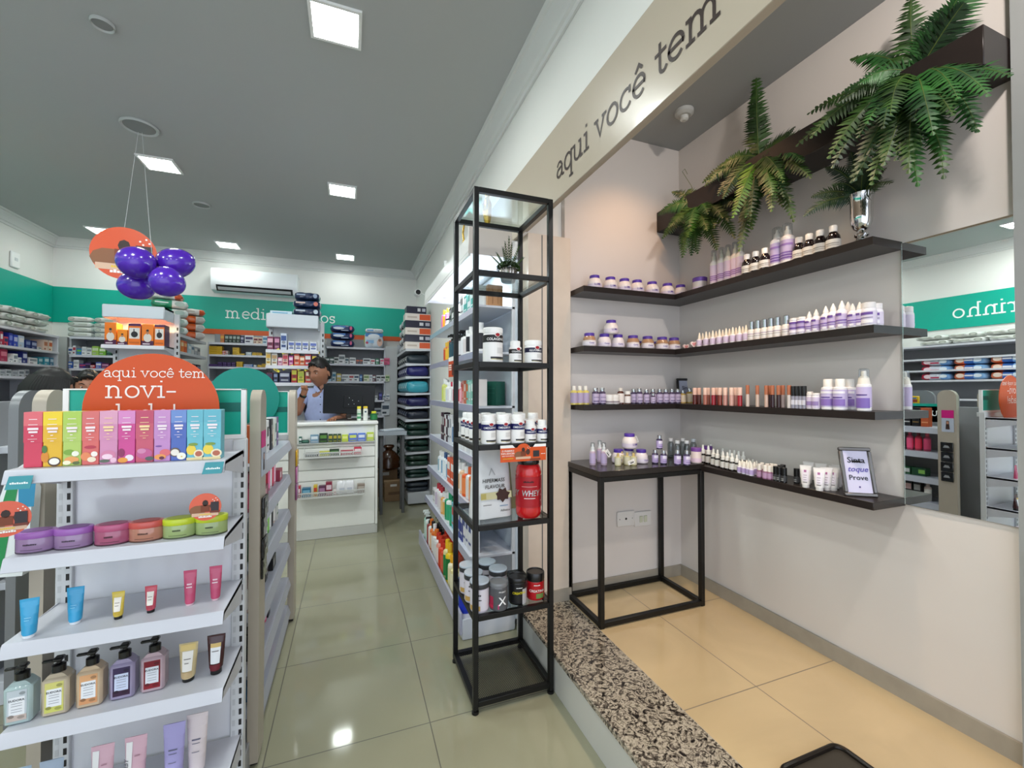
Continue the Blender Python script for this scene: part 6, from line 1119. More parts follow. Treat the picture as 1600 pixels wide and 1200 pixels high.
for zi, z in enumerate(FZ[:-1]):
    c, c2 = cols_[zi]; H = hs[zi]; nrow = 2 if zi < 5 else 1; h1 = H/nrow*.92
    for j in range(6):
        y = FY0+.10+j*.19
        for l in range(nrow):
            P_ = pack(.185, h1*1.02, .255, c, ((.42, .48, c2),), (('r', .2, .40, .8, .52, c2), ('e', .3, .5, .05, .16, shade(c2, .8))), name='diaper_pack', cat='pack')
            P_.put((.745, y, z+.001+l*(H/nrow)), -PI/2, '%s diaper pack %s, %s along on %s tray from the floor' % (cname(c), ('below', 'above')[l] if nrow == 2 else 'lying', ORD[j], ORD[zi]), 'diaper packs on the %s tray' % ORD[zi])
# flat boxes stacked on top
z = 1.841
for i in range(6):
    nav = i % 2 == 1; H = .083; c = '#25253a' if nav else '#e6ddd4'
    carton(.30 if i < 5 else .23, H, .20, c, (('r', .55, .1, .98, .9, '#dd5a2c'), ('r', .08, .35, .45, .6, '#c8b8ac')) if not nav else (('r', .55, .3, .7, .75, '#d8d8dc'), ('r', .78, .3, .95, .75, '#b8b8c4')), name='diaper_box').put((.745 if i < 5 else .725, 5.21, z), 0, '%s box, %s from below in the tall stack on the corner shelving' % ('navy' if nav else 'white and orange', ORD[i]), 'stack of flat boxes'); z += H+.001
for j in range(3):
    for l in range(4):
        pack(.20, .10, .2, '#1c1f26', ((.3, .55, '#e4e6ea'), (.75, .85, '#e4e6ea')), (('e', .4, .5, .1, .3, '#e8e8ec'),)).put((.73, 5.50+j*.25, 1.842+l*.108), -PI/2, 'black and white pack, level %s of column %s behind the box stack' % (['one', 'two', 'three', 'four'][l], ['one', 'two', 'three'][j]), 'black and white packs')

# ================================================================== BACK OF THE SHOP
METB = M('#8b8d90', .5)
def wall_unit(label, x0, x1, zs, depth, L, backz=2.08, end=True, panelw=0):
    t = thing('wall_shelving', label, 'shelving unit', L)
    gbox('back_panel', x0, x1, YB-.03, YB-.018, .1, backz-.02, METB, t, L=L); gbox('base', x0, x1, YB-depth, YB-.03, .001, .1, SHELFG, t, L=L)
    for x in ((x0, x1-.02) if end else ()): gbox('side_panel', x, x+.02, YB-depth+.04, YB-.031, .1, backz-.15, SHELFG, t, L=L)
    for z in zs:
        b = MB(); b.prism([(YB-.032, z-.012), (YB-.032, z), (YB-depth, z), (YB-depth-.004, z-.025), (YB-depth+.004, z-.025), (YB-depth+.008, z-.012)], x0+.021, x1-.021, STEEL, 'yz'); b.v = [(v[0]-L[0], v[1]-L[1], v[2]-L[2]) for v in b.v]; b.build('shelf', t)
    return t
BRZ = [1.92, 1.70, 1.47, 1.22, 1.01]; BLZ = [1.925, 1.78, 1.635, 1.46, 1.2]; BLLZ = [1.935, 1.738, 1.592, 1.454, 1.25]; DB = .35; YS = YB-DB
wall_unit('grey back wall shelving right of the man, stocked with medicine cartons', -.315, .44, BRZ, DB, (.06, 6.18, 0))
wall_unit('grey back wall shelving under the lettering, with yellow cartons', -1.60, -.80, BLZ, DB, (-1.2, 6.18, 0))
wall_unit('grey back wall shelving near the left corner of the shop', -2.87, -2.16, BLLZ, DB, (-2.5, 6.18, 0))
b = MB(); b.box(.442, .598, YS+.05, YB-.02, .001, 1.95, M('#c5c7c6', .5)); tag(b.build('corner_panel'), 'pale grey filler panel in the back right corner of the shop', 'panel')
b = MB(); b.box(XL+.02, -2.88, YS+.02, YB-.02, .001, 1.93, M('#c9cbca', .5)); tag(b.build('corner_panel'), 'pale grey filler panel in the back left corner of the shop', 'panel')
def crow(z, y, spec, where, grp, facing=0):
    """spec: (px0, px1, height, colour, accent, stack, name) cartons between two image columns on a shelf"""
    for i, q in enumerate(spec):
        px0_, px1_, H, c, c2, st = q[:6]; xa_, xb_ = Xa(px0_, y, z+.03), Xa(px1_, y, z+.03); W = xb_-xa_
        for l in range(st):
            h = H/st-.001; P_ = carton(round(W*.96, 3), round(h, 3), .09, c, (('r', .08, .5, .92, .8, c2), ('r', .1, .15, .6, .3, shade(c2, .8))))
            P_.put(((xa_+xb_)/2, y+.05, z+.0005+l*(H/st)), random.uniform(-.06, .06)*facing, '%s carton, %s from the left %s%s' % (cname(c), ORD[i], where, '' if st == 1 else ', %s layer' % ORD[l]), grp)
Wt, Nv, Gr, Rd, Ye, Pk, Pu = '#e6e8e8', '#22306e', '#2c8a5a', '#c22a34', '#e2b81e', '#d8487a', '#3a2358'
crow(1.70, YS+.01, [(508, 515, .08, '#2a4a40', Wt, 1), (515, 522, .08, '#2a4a40', Wt, 1), (522, 529, .085, '#d8dad8', '#404a48', 1), (529, 539, .12, '#dcdee0', '#70787a', 1), (539, 545, .08, '#d0d4d4', '#3a5a6a', 1), (546, 556, .085, Wt, '#8a8e90', 1), (556, 562, .07, '#3a4a5a', '#c0603a', 1), (562, 567, .07, '#40505a', '#c0603a', 1), (567, 579, .08, Wt, '#4a4a50', 1), (579, 586, .07, Wt, '#c03a4a', 1), (587, 592, .08, Gr, Wt, 1), (594, 600, .08, Wt, Pk, 1), (600, 609, .09, Pk, '#a8284a', 1)], 'on the upper shelf right of the man', 'cartons upper right shelf')
crow(1.47, YS+.01, [(508, 518, .09, '#a8c8d8', Wt, 1), (519, 525, .12, '#c0d0d4', '#3a7a9a', 1), (526, 533, .10, '#d8c058', Wt, 1), (533, 538, .06, '#3a6aa8', Wt, 1), (534, 545, .09, Wt, '#a0a4a8', 1), (545, 553, .09, Wt, '#c04a50', 1), (553, 561, .09, Wt, '#38506a', 1), (562, 566, .09, '#2a68a8', '#a8c8e8', 1), (568, 577, .09, '#dce0c0', '#7a9a5a', 1), (577, 582, .09, Wt, '#a8b0b8', 1), (582, 587, .09, '#5a2a3a', Wt, 1), (588, 595, .085, Wt, '#2a2a2e', 1), (595, 602, .085, Wt, '#2a2a2e', 1), (602, 609, .09, '#d0d8b0', '#5a8a4a', 1)], 'on the shelf beside his head', 'cartons beside the head')
crow(1.22, YS+.01, [(583, 590, .06, Wt, '#8a8e90', 1), (592, 597, .10, '#22226a', '#6a6ac0', 1), (598, 603, .07, '#d0d4d8', '#6a8a9a', 1), (603, 609, .08, Wt, '#8a98a8', 1)], 'on the shelf right of the monitor', 'cartons right of the monitor')
crow(1.01, YS+.01, [(584, 596, .10, '#b9c0c6', '#2a3a4a', 1), (596, 609, .17, '#d8dce0', '#3a4a5a', 1)], 'low behind the monitor', 'large cartons low behind the monitor')
crow(1.925, YS+.01, [(344, 350, .10, '#d07a4a', '#e0b050', 1), (351, 357, .10, '#26382c', '#a0b0a8', 1), (357.5, 363, .10, '#26382c', '#a0b0a8', 1), (363.5, 369, .10, '#26382c', '#a0b0a8', 1), (369.5, 375, .10, '#26382c', '#a0b0a8', 1), (375.5, 381, .09, '#22224a', '#b0b0c8', 1), (382, 396, .10, '#dcdee2', '#3a2a5a', 1), (396, 403, .08, '#e0c8b0', '#7a2a3a', 1), (403, 410, .08, '#e0c8b0', '#7a2a3a', 1), (410, 420, .10, '#c8d8e0', '#4a8ab0', 1)], 'under the lettering, top shelf', 'cartons under the lettering')
crow(1.78, YS+.01, [(326, 347, .10, Ye, '#c89a10', 4), (347, 352, .05, '#e0603a', Wt, 2), (352, 356, .05, '#d8d8d4', Rd, 2), (363, 374, .09, Ye, '#c89a10', 3), (374, 382, .02, Ye, '#c89a10', 1), (384, 393, .04, '#b8ccd4', Wt, 1), (394, 400, .035, Ye, '#c89a10', 1), (400, 409, .035, Ye, '#a87a10', 1)], 'on the yellow carton shelf', 'yellow carton shelf')
crow(1.635, YS+.01, [(326, 340, .03, Pu, '#5a3a80', 1), (340, 347, .055, Pu, '#5a3a80', 2), (347.5, 354, .055, Pu, '#5a3a80', 2), (354.5, 361, .055, Pu, '#5a3a80', 2), (361.5, 368, .055, Pu, '#5a3a80', 2), (369, 379, .065, Ye, '#c89a10', 3), (380, 395, .035, '#5a8ac8', Wt, 2), (396, 401, .03, '#c8d4dc', Wt, 1), (402, 409, .03, Ye, '#c89a10', 1), (409, 416, .045, Ye, '#c89a10', 2)], 'on the purple carton shelf', 'purple carton shelf')
crow(1.738, YS+.01, [(106, 113, .08, Wt, '#3a5aa0', 1), (113, 118, .10, '#e0e4e8', '#c04a58', 1), (119, 127, .07, '#2e7ac0', '#7ac04a', 1), (127, 135, .09, Wt, '#c8ccd0', 1), (135, 143, .08, Wt, '#9aa0a8', 1), (143, 154, .10, '#a4cc5a', '#dcecc0', 1), (154, 165, .09, '#7ab83a', '#e4f0d0', 1), (166, 174, .06, '#1f4a38', '#5a8a70', 1)], 'on the left corner shelf below the wipes', 'cartons below the wipes')
crow(1.592, YS+.01, [(106, 113, .07, '#3a6ac8', Wt, 1), (114, 123, .09, Wt, '#b0b4b8', 1), (123, 134, .05, '#26388a', '#c0405a', 1), (132, 142, .07, '#2a1a3a', '#6a4a80', 1), (140, 148, .04, Rd, Wt, 1), (149, 158, .07, '#5a6ac0', Wt, 1), (158, 170, .06, '#6a2a5a', '#c890b0', 1)], 'on the third left corner shelf', 'cartons third left corner shelf')
crow(1.454, YS+.01, [(112, 116, .05, '#d8a0a8', Wt, 1), (117, 122, .05, Rd, Wt, 1), (123, 128, .05, '#e0c8c8', Rd, 1)], 'on the fourth left corner shelf', 'cartons fourth left corner shelf')
# wipes on the left corner unit
WP = pack(.21, .052, .10, '#dfe2dc', (), (('e', .22, .5, .12, .32, '#a8aea0'), ('e', .22, .52, .09, .2, '#c8ccc0'), ('r', .5, .35, .85, .6, '#c9cdbf')), name='wipes_pack')
for r in range(4):
    for c_ in range(3): WP.put((Xa(126+41*c_, YS+.05, 1.98)+.0, YS+.06, 1.936+.056*r), 0, 'white wipes pack in the corner stack, %s column, %s from below' % (ORD[c_], ORD[r]), 'white wipes packs in the corner stack')
# big diaper packs on the right unit top
NP = pack(.30, .092, .2, '#172a5e', ((0, .05, '#101c44'),), (('r', .12, .55, .62, .85, '#3f7ac8'), ('e', .35, .5, .22, .18, '#dfe8f2'), ('e', .85, .55, .05, .28, '#d04a78'), ('r', .45, .15, .75, .25, '#b8c8e0')))
for r in range(3): NP.put((Xa(535, YS+.06, 2.0), YS+.09, 1.921+.098*r), 0, 'navy diaper pack with pink heart, %s from below beside the teal sign' % ORD[r], 'navy diaper packs')
pk_ = pack(.25, .21, .16, '#d8e2ea', ((0, .06, '#d8d83a'),), (('r', .06, .72, .97, .94, '#2a78b8'), ('e', .5, .75, .3, .15, '#e8eef2'), ('e', .8, .35, .14, .25, '#d8b09a'), ('e', .8, .5, .07, .1, '#8a6a54'), ('r', .12, .3, .5, .5, '#8ab4d8'), ('e', .15, .32, .07, .08, '#c03a5a')))
pk_.put((Xa(584, YS+.04, 2.0), YS+.09, 1.921), 0, 'large light blue diaper pack with baby picture on the right back shelf')
pack(.235, .055, .12, '#e4e8ea', (), (('r', .1, .3, .45, .7, '#6aa8d8'), ('r', .5, .4, .9, .6, '#a8c0c8'))).put((Xa(585, YS+.04, 2.15), YS+.08, 2.13), 0, 'white wipes pack lying on the light blue diaper pack')

# ---- left wall unit
t = thing('wall_shelving', 'dark backed shelving along the left wall, loaded with white packs on top', 'shelving unit', (-2.98, 4.0, 0)); L0 = (-2.98, 4.0, 0)
gbox('back_panel', XL+.002, XL+.014, 1.2, 5.72, .1, 1.9, METB, t, L=L0); gbox('base', XL+.014, -2.80, 1.2, 5.70, .001, .1, SHELFG, t, L=L0); gbox('end_panel', XL+.014, -2.80, 5.70, 5.72, .05, 1.9, SHELFG, t, L=L0)
LWZ = [1.903, 1.74, 1.599, 1.475, 1.25, .9]
for z in LWZ: gbox('shelf', XL+.015, -2.78, 1.2, 5.69, z-.022, z, STEEL, t, L=L0)
rl_ = random.Random(11)
DP = pack(.30, .062, .22, '#d5d8d2', (), (('e', .2, .5, .12, .3, '#9fa59a'), ('e', .2, .5, .08, .18, '#c4c8be'), ('r', .45, .4, .85, .62, '#b8bcb0')))
wh_packs = []
for r in range(3):
    for k in range(7): DP.put((-2.90, 3.55+k*.31+.02*r, 1.904+.066*r), PI/2+rl_.uniform(-.08, .08), 'white diaper pack on the left wall shelving, %s from the near end, %s layer' % (ORD[k], ORD[r]), 'white diaper packs on the left wall')
BD = pack(.30, .085, .22, '#3a6ec0', ((0, .35, '#8ab8e4'), (.62, .98, '#e8794a')), (('e', .25, .55, .12, .25, '#dfeaf4'), ('e', .75, .55, .12, .3, '#f0d8c8'), ('r', .38, .45, .62, .65, '#e8e8f0')))
BD2 = pack(.30, .085, .22, '#d8dce8', ((0, .3, '#7aaade'), (.7, .98, '#c82a4a')), (('e', .22, .55, .12, .25, '#e4eef6'), ('e', .72, .5, .12, .3, '#e8d0d8'), ('r', .35, .25, .62, .45, '#b83a58')))
for r in range(3):
    for k in range(4): (BD2 if k == 3 else BD).put((-2.92, 2.05+k*.31, 1.60+.088*r+.001) if False else (-2.92, 2.05+k*.31, 1.475+.0895*r+.001), PI/2, '%s diaper pack seen in the mirror, %s along, %s layer' % ('red and white' if k == 3 else 'orange and blue', ORD[k], ORD[r]), 'coloured diaper packs seen in the mirror')
for r in range(2):
    for k in range(4): DP.put((-2.90, 2.05+k*.31+.04*r, 1.904+.066*r), PI/2, 'white diaper pack seen in the mirror, %s along, %s layer' % (ORD[k], ORD[r]), 'white diaper packs seen in the mirror')
def lrow(z, spec, where, grp):
    for i, (pa_, pb_, H, c, c2) in enumerate(spec):
        ya, yb = Ya(pa_, -2.82, z+.04), Ya(pb_, -2.82, z+.04); carton(round(min(.3, abs(yb-ya)*.94), 3), H, .10, c, (('r', .1, .45, .9, .8, c2), ('r', .1, .1, .5, .25, shade(c2, .8)))).put((-2.87, (ya+yb)/2, z+.0005), PI/2, '%s carton, %s from the left, %s, left wall' % (cname(c), ORD[i], where), grp)
lrow(1.74, [(0, 5, .12, '#a82a4a', Wt), (6, 13, .08, '#c03a50', '#28386a'), (14, 20, .12, '#2a3aa8', '#8090d8'), (21, 28, .11, '#2a44b0', '#c0c8e8'), (29, 38, .11, '#b8cce0', Wt), (40, 48, .08, '#26387a', '#8090b8'), (49, 58, .08, '#22306a', '#a8b0d0'), (59, 65, .03, Wt, '#808890'), (68, 75, .11, '#e0c8b8', '#c07a5a'), (76, 82, .11, '#e8d8c8', '#d0602a')], 'the second shelf', 'cartons second left wall shelf')
lrow(1.599, [(0, 12, .11, '#a82a50', '#d87a90'), (14, 20, .04, Wt, '#a0a8b0'), (21, 28, .08, Wt, '#808890'), (29, 34, .05, '#d8dce0', '#a0a8b0'), (35, 43, .11, '#26307a', '#c8cce0'), (45, 59, .06, '#dcdedf', '#8a9298'), (60, 67, .07, '#3a8a9a', '#c0dce0'), (69, 77, .08, '#3a9ab0', '#d8eef0'), (78, 84, .08, '#3a7a9a', '#c8dce8')], 'the third shelf', 'cartons third left wall shelf')
lrow(1.475, [], '', '')
lrow(1.475+.0, [(0, 8, .05, '#b8bcc0', '#8a9098'), (9, 18, .06, '#c4c8cc', '#70787c'), (19, 28, .05, '#b0b4b8', '#8a9098'), (29, 38, .06, '#c0c4c8', '#6a7278'), (39, 46, .07, '#b8bcc0', '#58626a')], 'the fourth shelf', 'cartons fourth left wall shelf')

# ---- tall gondolas with end towers
def tower(label, x0, x1, zsh, zh0, px_note, L, depth_end=6.0, side=True):
    t = thing('gondola_shelving', label, 'shelving unit', L); yf, yb = 4.87, 5.10
    for x in (x0-.01, x1-.03):
        b = MB(); b.box(x-L[0], x+.04-L[0], yb-L[1], yb+.035-L[1], .001, 2.10, M('#d0d3d6', .4), bev=.002); z = .2
        while z < 1.98: b.rect(x+.02-L[0], z, x+.033-L[0], z+.03, yb-L[1]-.001, INK); z += .06
        b.build('slotted_upright', t)
    gbox('back_panel', x0, x1-.03, yb+.01, yb+.02, .1, 2.08, M('#d9dbdd', .4), t, L=L)
    b = MB(); b.box(x0-L[0], x1-.035-L[0], yf-L[1], yf+.02-L[1], zh0, 2.13, M('#cdd4dc', .35), bev=.008); b.box(x0-L[0], x1-.035-L[0], yf+.02-L[1], yb-L[1], 2.11, 2.128, M('#cdd4dc', .35)); b.box(x1-.05-L[0], x1-.035-L[0], yf+.02-L[1], yb-L[1], zh0, 2.128, M('#cdd4dc', .35)); b.box(x0-L[0], x0+.015-L[0], yf+.02-L[1], yb-L[1], zh0, 2.128, M('#cdd4dc', .35)); b.build('header', t)
    for z in zsh: lip_shelf('shelf', x0, x1-.03, yf-.0, yb, z, t, L, lip=.028, slope=.006)
    gbox('back_panel', (x0+x1)/2-.012, (x0+x1)/2+.012, yb+.04, depth_end, .1, 1.9, METB, t, L=L); gbox('base_plinth', x0+.02, x1-.02, yb+.04, depth_end, .001, .1, SHELFG, t, L=L)
    for z in (1.92, 1.745, 1.55, 1.3, 1.05, .8, .5, .2):
        gbox('shelf', (x0+x1)/2+.013, x1-.005, yb+.04, depth_end, z-.03, z, SHELFG, t, L=L); gbox('shelf', x0+.005, (x0+x1)/2-.013, yb+.04, depth_end, z-.03, z, SHELFG, t, L=L)
    return t
TZ1 = [1.765, 1.45, 1.2, .9, .55]; TZ2 = [1.765, 1.605, 1.43, 1.2, .9, .5]
tower('tall grey gondola below the purple balloons, with orange boxes under a lit header', -2.095, -1.60, TZ1, 2.01, '', (-1.85, 5.3, 0), 6.0)
tower('tall grey gondola left of the man, with a blank header under navy packs', -.80, -.285, TZ2, 1.99, '', (-.55, 5.3, 0), 5.98)
area('warm_led', (-1.86, 4.93, 2.0), .4, 5, (1.0, .72, .4), (0, 0, 0), .03)
ob_ = [(163, 182, .20, '#e8791f', '#5a1f4a', 'two people'), (183, 199, .14, '#ee8a1f', '#3a1a38', 'two people, lower'), (200, 220, .20, '#4a1c4a', '#e8741c', 'a back brace'), (221, 240, .20, '#ea7c20', '#5a1f4a', 'a man in white'), (241, 257, .20, '#4a1c4a', '#e8741c', 'an arm support')]
for i, (a_, b2, H, c, c2, nm) in enumerate(ob_):
    xa_, xb_ = Xa(a_, 4.89, 1.85), Xa(b2, 4.89, 1.85); W = xb_-xa_-.002
    if c == '#4a1c4a': art = (('r', 0, 0, 1, .88, '#e8741c'), ('r', .08, .3, .92, .8, '#d8d4d0'), ('e', .5, .5, .28, .14, '#232024'), ('r', .42, .5, .5, .75, '#2c282c'), ('r', .1, .08, .9, .16, '#c8601c'))
    else: art = (('r', 0, 0, 1, .22, '#4a1840'), ('e', .5, .36, .34, .2, '#d8d0c8'), ('e', .5, .62, .12, .11, '#b07a58'), ('e', .5, .7, .12, .05, '#2a2020'), ('r', .1, .05, .7, .1, '#d8c8d0'))
    carton(round(W, 3), H, .12, c, art, name='orthopedic_box', cat='box').put(((xa_+xb_)/2, 4.95, 1.7655), 0, 'orange and purple box showing %s on the lit tower shelf' % nm, 'orange boxes on the lit tower')
def trow(z, spec, where, grp, y=4.89):
    for i, (pa_, pb_, H, c, c2) in enumerate(spec):
        xa_, xb_ = Xa(pa_, y, z+.04), Xa(pb_, y, z+.04); W = xb_-xa_-.002
        carton(round(W, 3), H, .10, c, (('r', .08, .55, .92, .85, c2), ('r', .15, .15, .85, .3, shade(c2, .85)), ('e', .5, .45, .3, .1, shade(c, .7)))).put(((xa_+xb_)/2, y+.055, z+.0005), 0, '%s carton, %s from the left, %s of the man\'s tower' % (cname(c), ORD[i], where), grp)
trow(1.765, [(417, 427, .13, '#7a2a4a', '#d8a8b8'), (428, 437, .13, '#6a2450', '#c88aa8'), (438, 448, .17, '#c4ccdc', '#38508a'), (450, 460, .09, '#d8dce4', '#5a6ab0'), (461, 471, .09, '#d8dce4', '#5a6ab0'), (472, 482, .09, '#d8dce4', '#5a6ab0'), (484, 495, .09, '#d8dce4', '#5a6ab0')], 'top shelf', 'cartons top tower shelf')
trow(1.605, [(415, 423, .13, '#e0d8b8', '#d8a83a'), (424, 433, .12, '#e0dcd4', '#c09a6a'), (434, 441, .08, '#d88aa8', '#f0e0e4'), (441, 450, .12, '#e0b0a8', '#c03a4a'), (451, 458, .10, '#c03a8a', '#f0d0e0'), (459, 468, .12, '#d8502a', '#f0c8b0'), (468, 476, .10, '#d0642a', '#f0d8c0'), (476, 486, .12, '#c02a34', '#e8e8e8'), (487, 495, .12, '#4a1a4a', '#e8c83a')], 'second shelf', 'cartons second tower shelf')
trow(1.43, [(416, 426, .10, '#5a1a30', '#2a2a4a'), (427, 434, .10, '#22284a', '#8090b0'), (436, 453, .11, '#26284a', '#b8bcc8'), (455, 464, .15, '#a82a24', '#d8d43a'), (465, 475, .12, '#d8cc4a', '#a8b83a'), (477, 486, .13, '#c83a24', '#e8d8c0')], 'third shelf', 'cartons third tower shelf')
trow(1.20, [(416, 424, .06, '#b8304a', '#f0e8d8'), (425, 438, .09, '#5aa83a', '#e0ecd0'), (440, 448, .07, '#e0e0dc', '#c04a5a'), (458, 466, .10, '#a8b83a', '#f0f0e0'), (468, 478, .08, '#2a6a5a', '#c8dcd4')], 'fourth shelf', 'cartons fourth tower shelf')
b_ = MB(); b_.box(-.03, .03, -.0006, .0006, 0, .022, M('#e8d83a', .4)); b_.rect(-.015, .006, .012, .014, -.0012, INK); YT = Proto('shelf_flag', b_, 'price flag')
for i, (px, z, r) in enumerate(((421, 1.73, -.3), (433, 1.745, -.5), (446, 1.725, -.3), (453, 1.735, -.4), (460, 1.73, -.4), (484, 1.73, 0), (494, 1.73, 0), (431, 1.545, .6), (447, 1.565, -.4), (454, 1.585, -.3), (470, 1.565, -.5), (481, 1.56, -.5), (433, 1.29, -.4), (466, 1.31, 0))):
    YT.put((Xa(px, 4.872, z), 4.872, z), 0, 'small yellow price flag, %s in reading order on the tower left of the man' % ORD[i], 'yellow price flags on the tower', ry=r)
# packs on top of tower left of man
for r, (w_, c, c2) in enumerate(((.27, '#1a2a4a', '#b8c4d0'), (.27, '#1a2c50', '#c8b0a8'), (.25, '#1a2a4a', '#8898b0'))):
    NPk = pack(w_, .078, .2, c, ((0, .05, '#c8d0d8'), (.95, 1, '#c8d0d8')), (('r', .12, .5, .45, .7, c2), ('e', .82, .5, .08, .3, '#c86a5a' if r == 1 else c2))); NPk.put((Xa(480, 4.95, 2.2), 4.99, 2.131+.083*r), 0, 'navy pack on top of the tower left of the man, %s from below' % ORD[r], 'navy packs on the tower')
carton(.20, .035, .12, '#c4dce8', (('r', .1, .3, .8, .6, '#6aa8c8'),)).put((Xa(440, 4.95, 2.15), 4.98, 2.131), 0, 'flat light blue box lying on the tower header left of the navy packs')
SP = pack(.20, .085, .12, '#16243e', ((.3, .4, '#8a98b0'),), (('e', .5, .5, .1, .3, '#b8c4d0'),))
for j in range(3):
    for l in range(2): SP.put((-.40, 5.28+j*.22, 1.921+l*.088), PI/2, 'dark navy pack on the aisle side of the man\'s tower, %s back, %s layer' % (ORD[j], ORD[l]), 'dark packs on the tower side')
# packs along side of left tower (facing aisle)
OP = pack(.34, .082, .24, '#e0642a', ((0, .04, '#e8e4e0'), (.72, 1, '#d8d4d0')), (('r', .1, .4, .3, .5, '#f4ece4'), ('e', .85, .5, .09, .25, '#b8b4b0')))
OG = pack(.30, .082, .22, '#1f8a68', ((.55, 1, '#cfd8d4'),), (('e', .75, .5, .14, .3, '#9ab0a8'), ('r', .1, .5, .45, .6, '#e8f0ec')))
OW = pack(.34, .070, .24, '#e2dfda', ((.8, 1, '#c8532a'),), (('r', .2, .4, .7, .6, '#c8c0b8'),))
for r in range(3): OP.put((-1.72, 5.72, 1.921+.088*r), .35, 'orange diaper pack, %s from below right of the balloons' % ORD[r], 'orange diaper packs')
OW.put((-1.72, 5.72, 1.921+.088*3), .35, 'white and orange pack on top of the orange stack')
for r in range(4): OG.put((-1.74, 5.32, 1.921+.088*r), .35, 'green and white diaper pack, %s from below behind the balloons' % ORD[r], 'green diaper packs')
OW.put((-1.80, 5.32, 1.921+.088*4), .2, 'pale pack lying on top of the green stack behind the balloons')
for i, (y, H, c, c2) in enumerate(((5.2, .12, '#d8862a', '#e8c03a'), (5.29, .12, '#d0702a', '#e8d8b0'), (5.38, .12, '#c8502a', '#e8b070'), (5.50, .10, '#a8c4d0', '#e8f0f4'), (5.60, .10, '#c8ccd0', '#38688a'), (5.70, .09, '#a0a8b8', '#e0e4e8'), (5.80, .09, '#b0b4bc', '#485a70'))):
    carton(.085, H, .10, c, (('r', .1, .5, .9, .8, c2),)).put((-1.67, y, 1.7455), PI/2, '%s carton, %s from the left on the shelf under the diaper stacks' % (cname(c), ORD[i]), 'cartons under the diaper stacks')
for i, y in enumerate((5.2, 5.35, 5.5, 5.65, 5.8)): carton(.12, .09, .10, '#1c2030', (('r', .1, .5, .9, .8, '#8890a8'),)).put((-1.67, y, 1.5505), PI/2, 'dark navy carton, %s from the left two shelves under the diaper stacks' % ORD[i], 'navy cartons on the tower side')

# ---- second low gondola at the left picture edge with yellow packets
t = thing('gondola_shelving', 'grey low gondola at the left picture edge, mostly hidden', 'shelving unit', (-1.5, 2.9, 0)); L0 = (-1.5, 2.9, 0)
for x in (-1.68, -1.275):
    b = MB(); y0, y1, ra = 2.3, 2.55, .08; b.prism([(p[0]-L0[1], p[1]) for p in [(y0, .01), (y1, .01)]+[(y1-ra+ra*math.cos(a), 1.35-ra+ra*math.sin(a)) for a in [PI/2*k/8 for k in range(9)]]+[(y0+ra-ra*math.sin(a), 1.35-ra+ra*math.cos(a)) for a in [PI/2*k/8 for k in range(9)]]], x-L0[0], x+.03-L0[0], M('#7f8184', .35, metal=.3), 'yz'); b.build('side_fin', t)
gbox('back_panel', -1.48, -1.46, 2.5, 2.95, .1, 1.3, METB, t, L=L0); gbox('base_plinth', -1.66, -1.28, 2.5, 2.95, .001, .1, SHELFG, t, L=L0)
for z in (1.1, .8, .5, .2): gbox('shelf', -1.64, -1.26, 2.56, 2.95, z-.03, z, SHELFG, t, L=L0)
for i in range(4):
    p = at(22, 650+26*i, 'x', -1.235); b = MB(); b.box(-.01, .002, -.05, .05, -.045, .045, M('#d8b01c', .25, coat=.4, bump=.4), bev=.004); b.add([(.0026, -.035, -.015), (.0026, .035, -.015), (.0026, .035, .012), (.0026, -.035, .012)], [(0, 1, 2, 3)], M('#8a3a1c', .4)); b.add([(.003, -.03, .018), (.003, .01, .018), (.003, .01, .03), (.003, -.03, .03)], [(0, 1, 2, 3)], M('#2a5a9a', .4))
    tag(b.build('snack_packet', None, (-1.235, 2.46, p.z)), 'yellow packet hanging at the left edge, %s from the top' % ORD[i], 'packet', 'yellow hanging packets')

# ================================================================== COUNTER
CX0, CX1, CY0, CY1 = -.66, .243, 4.25, 4.53
t = thing('service_counter', 'white slatwall service counter with two wire baskets on its front', 'counter', (-.2, 4.4, 0)); L0 = (-.2, 4.4, 0)
CW = M('#efefe8', .3, coat=.2)
gbox('body', CX0, CX1, CY0+.03, CY1, .09, 1.02, CW, t, L=L0, bev=.003); gbox('plinth', CX0, CX1, CY0+.012, CY1-.02, .001, .088, M('#c9c9c3', .35), t, L=L0)
gbox('top', CX0-.005, CX1+.005, CY0-.005, CY1+.01, 1.022, 1.062, M('#e9e9e4', .25, coat=.3), t, L=L0, bev=.012)
gbox('side_post', CX1-.022, CX1, CY0-.004, CY0+.03, .09, 1.02, CW, t, L=L0)
for z0, z1 in ((.09, .52), (.53, .62), (.63, .72), (.73, .82), (.83, .86)): gbox('slat_board', CX0, CX1-.024, CY0+.012, CY0+.029, z0, z1, CW, t, L=L0)
gbox('display_ledge', CX0, CX1-.024, CY0-.012, CY0+.029, .862, .874, M('#b8bab6', .35), t, L=L0)
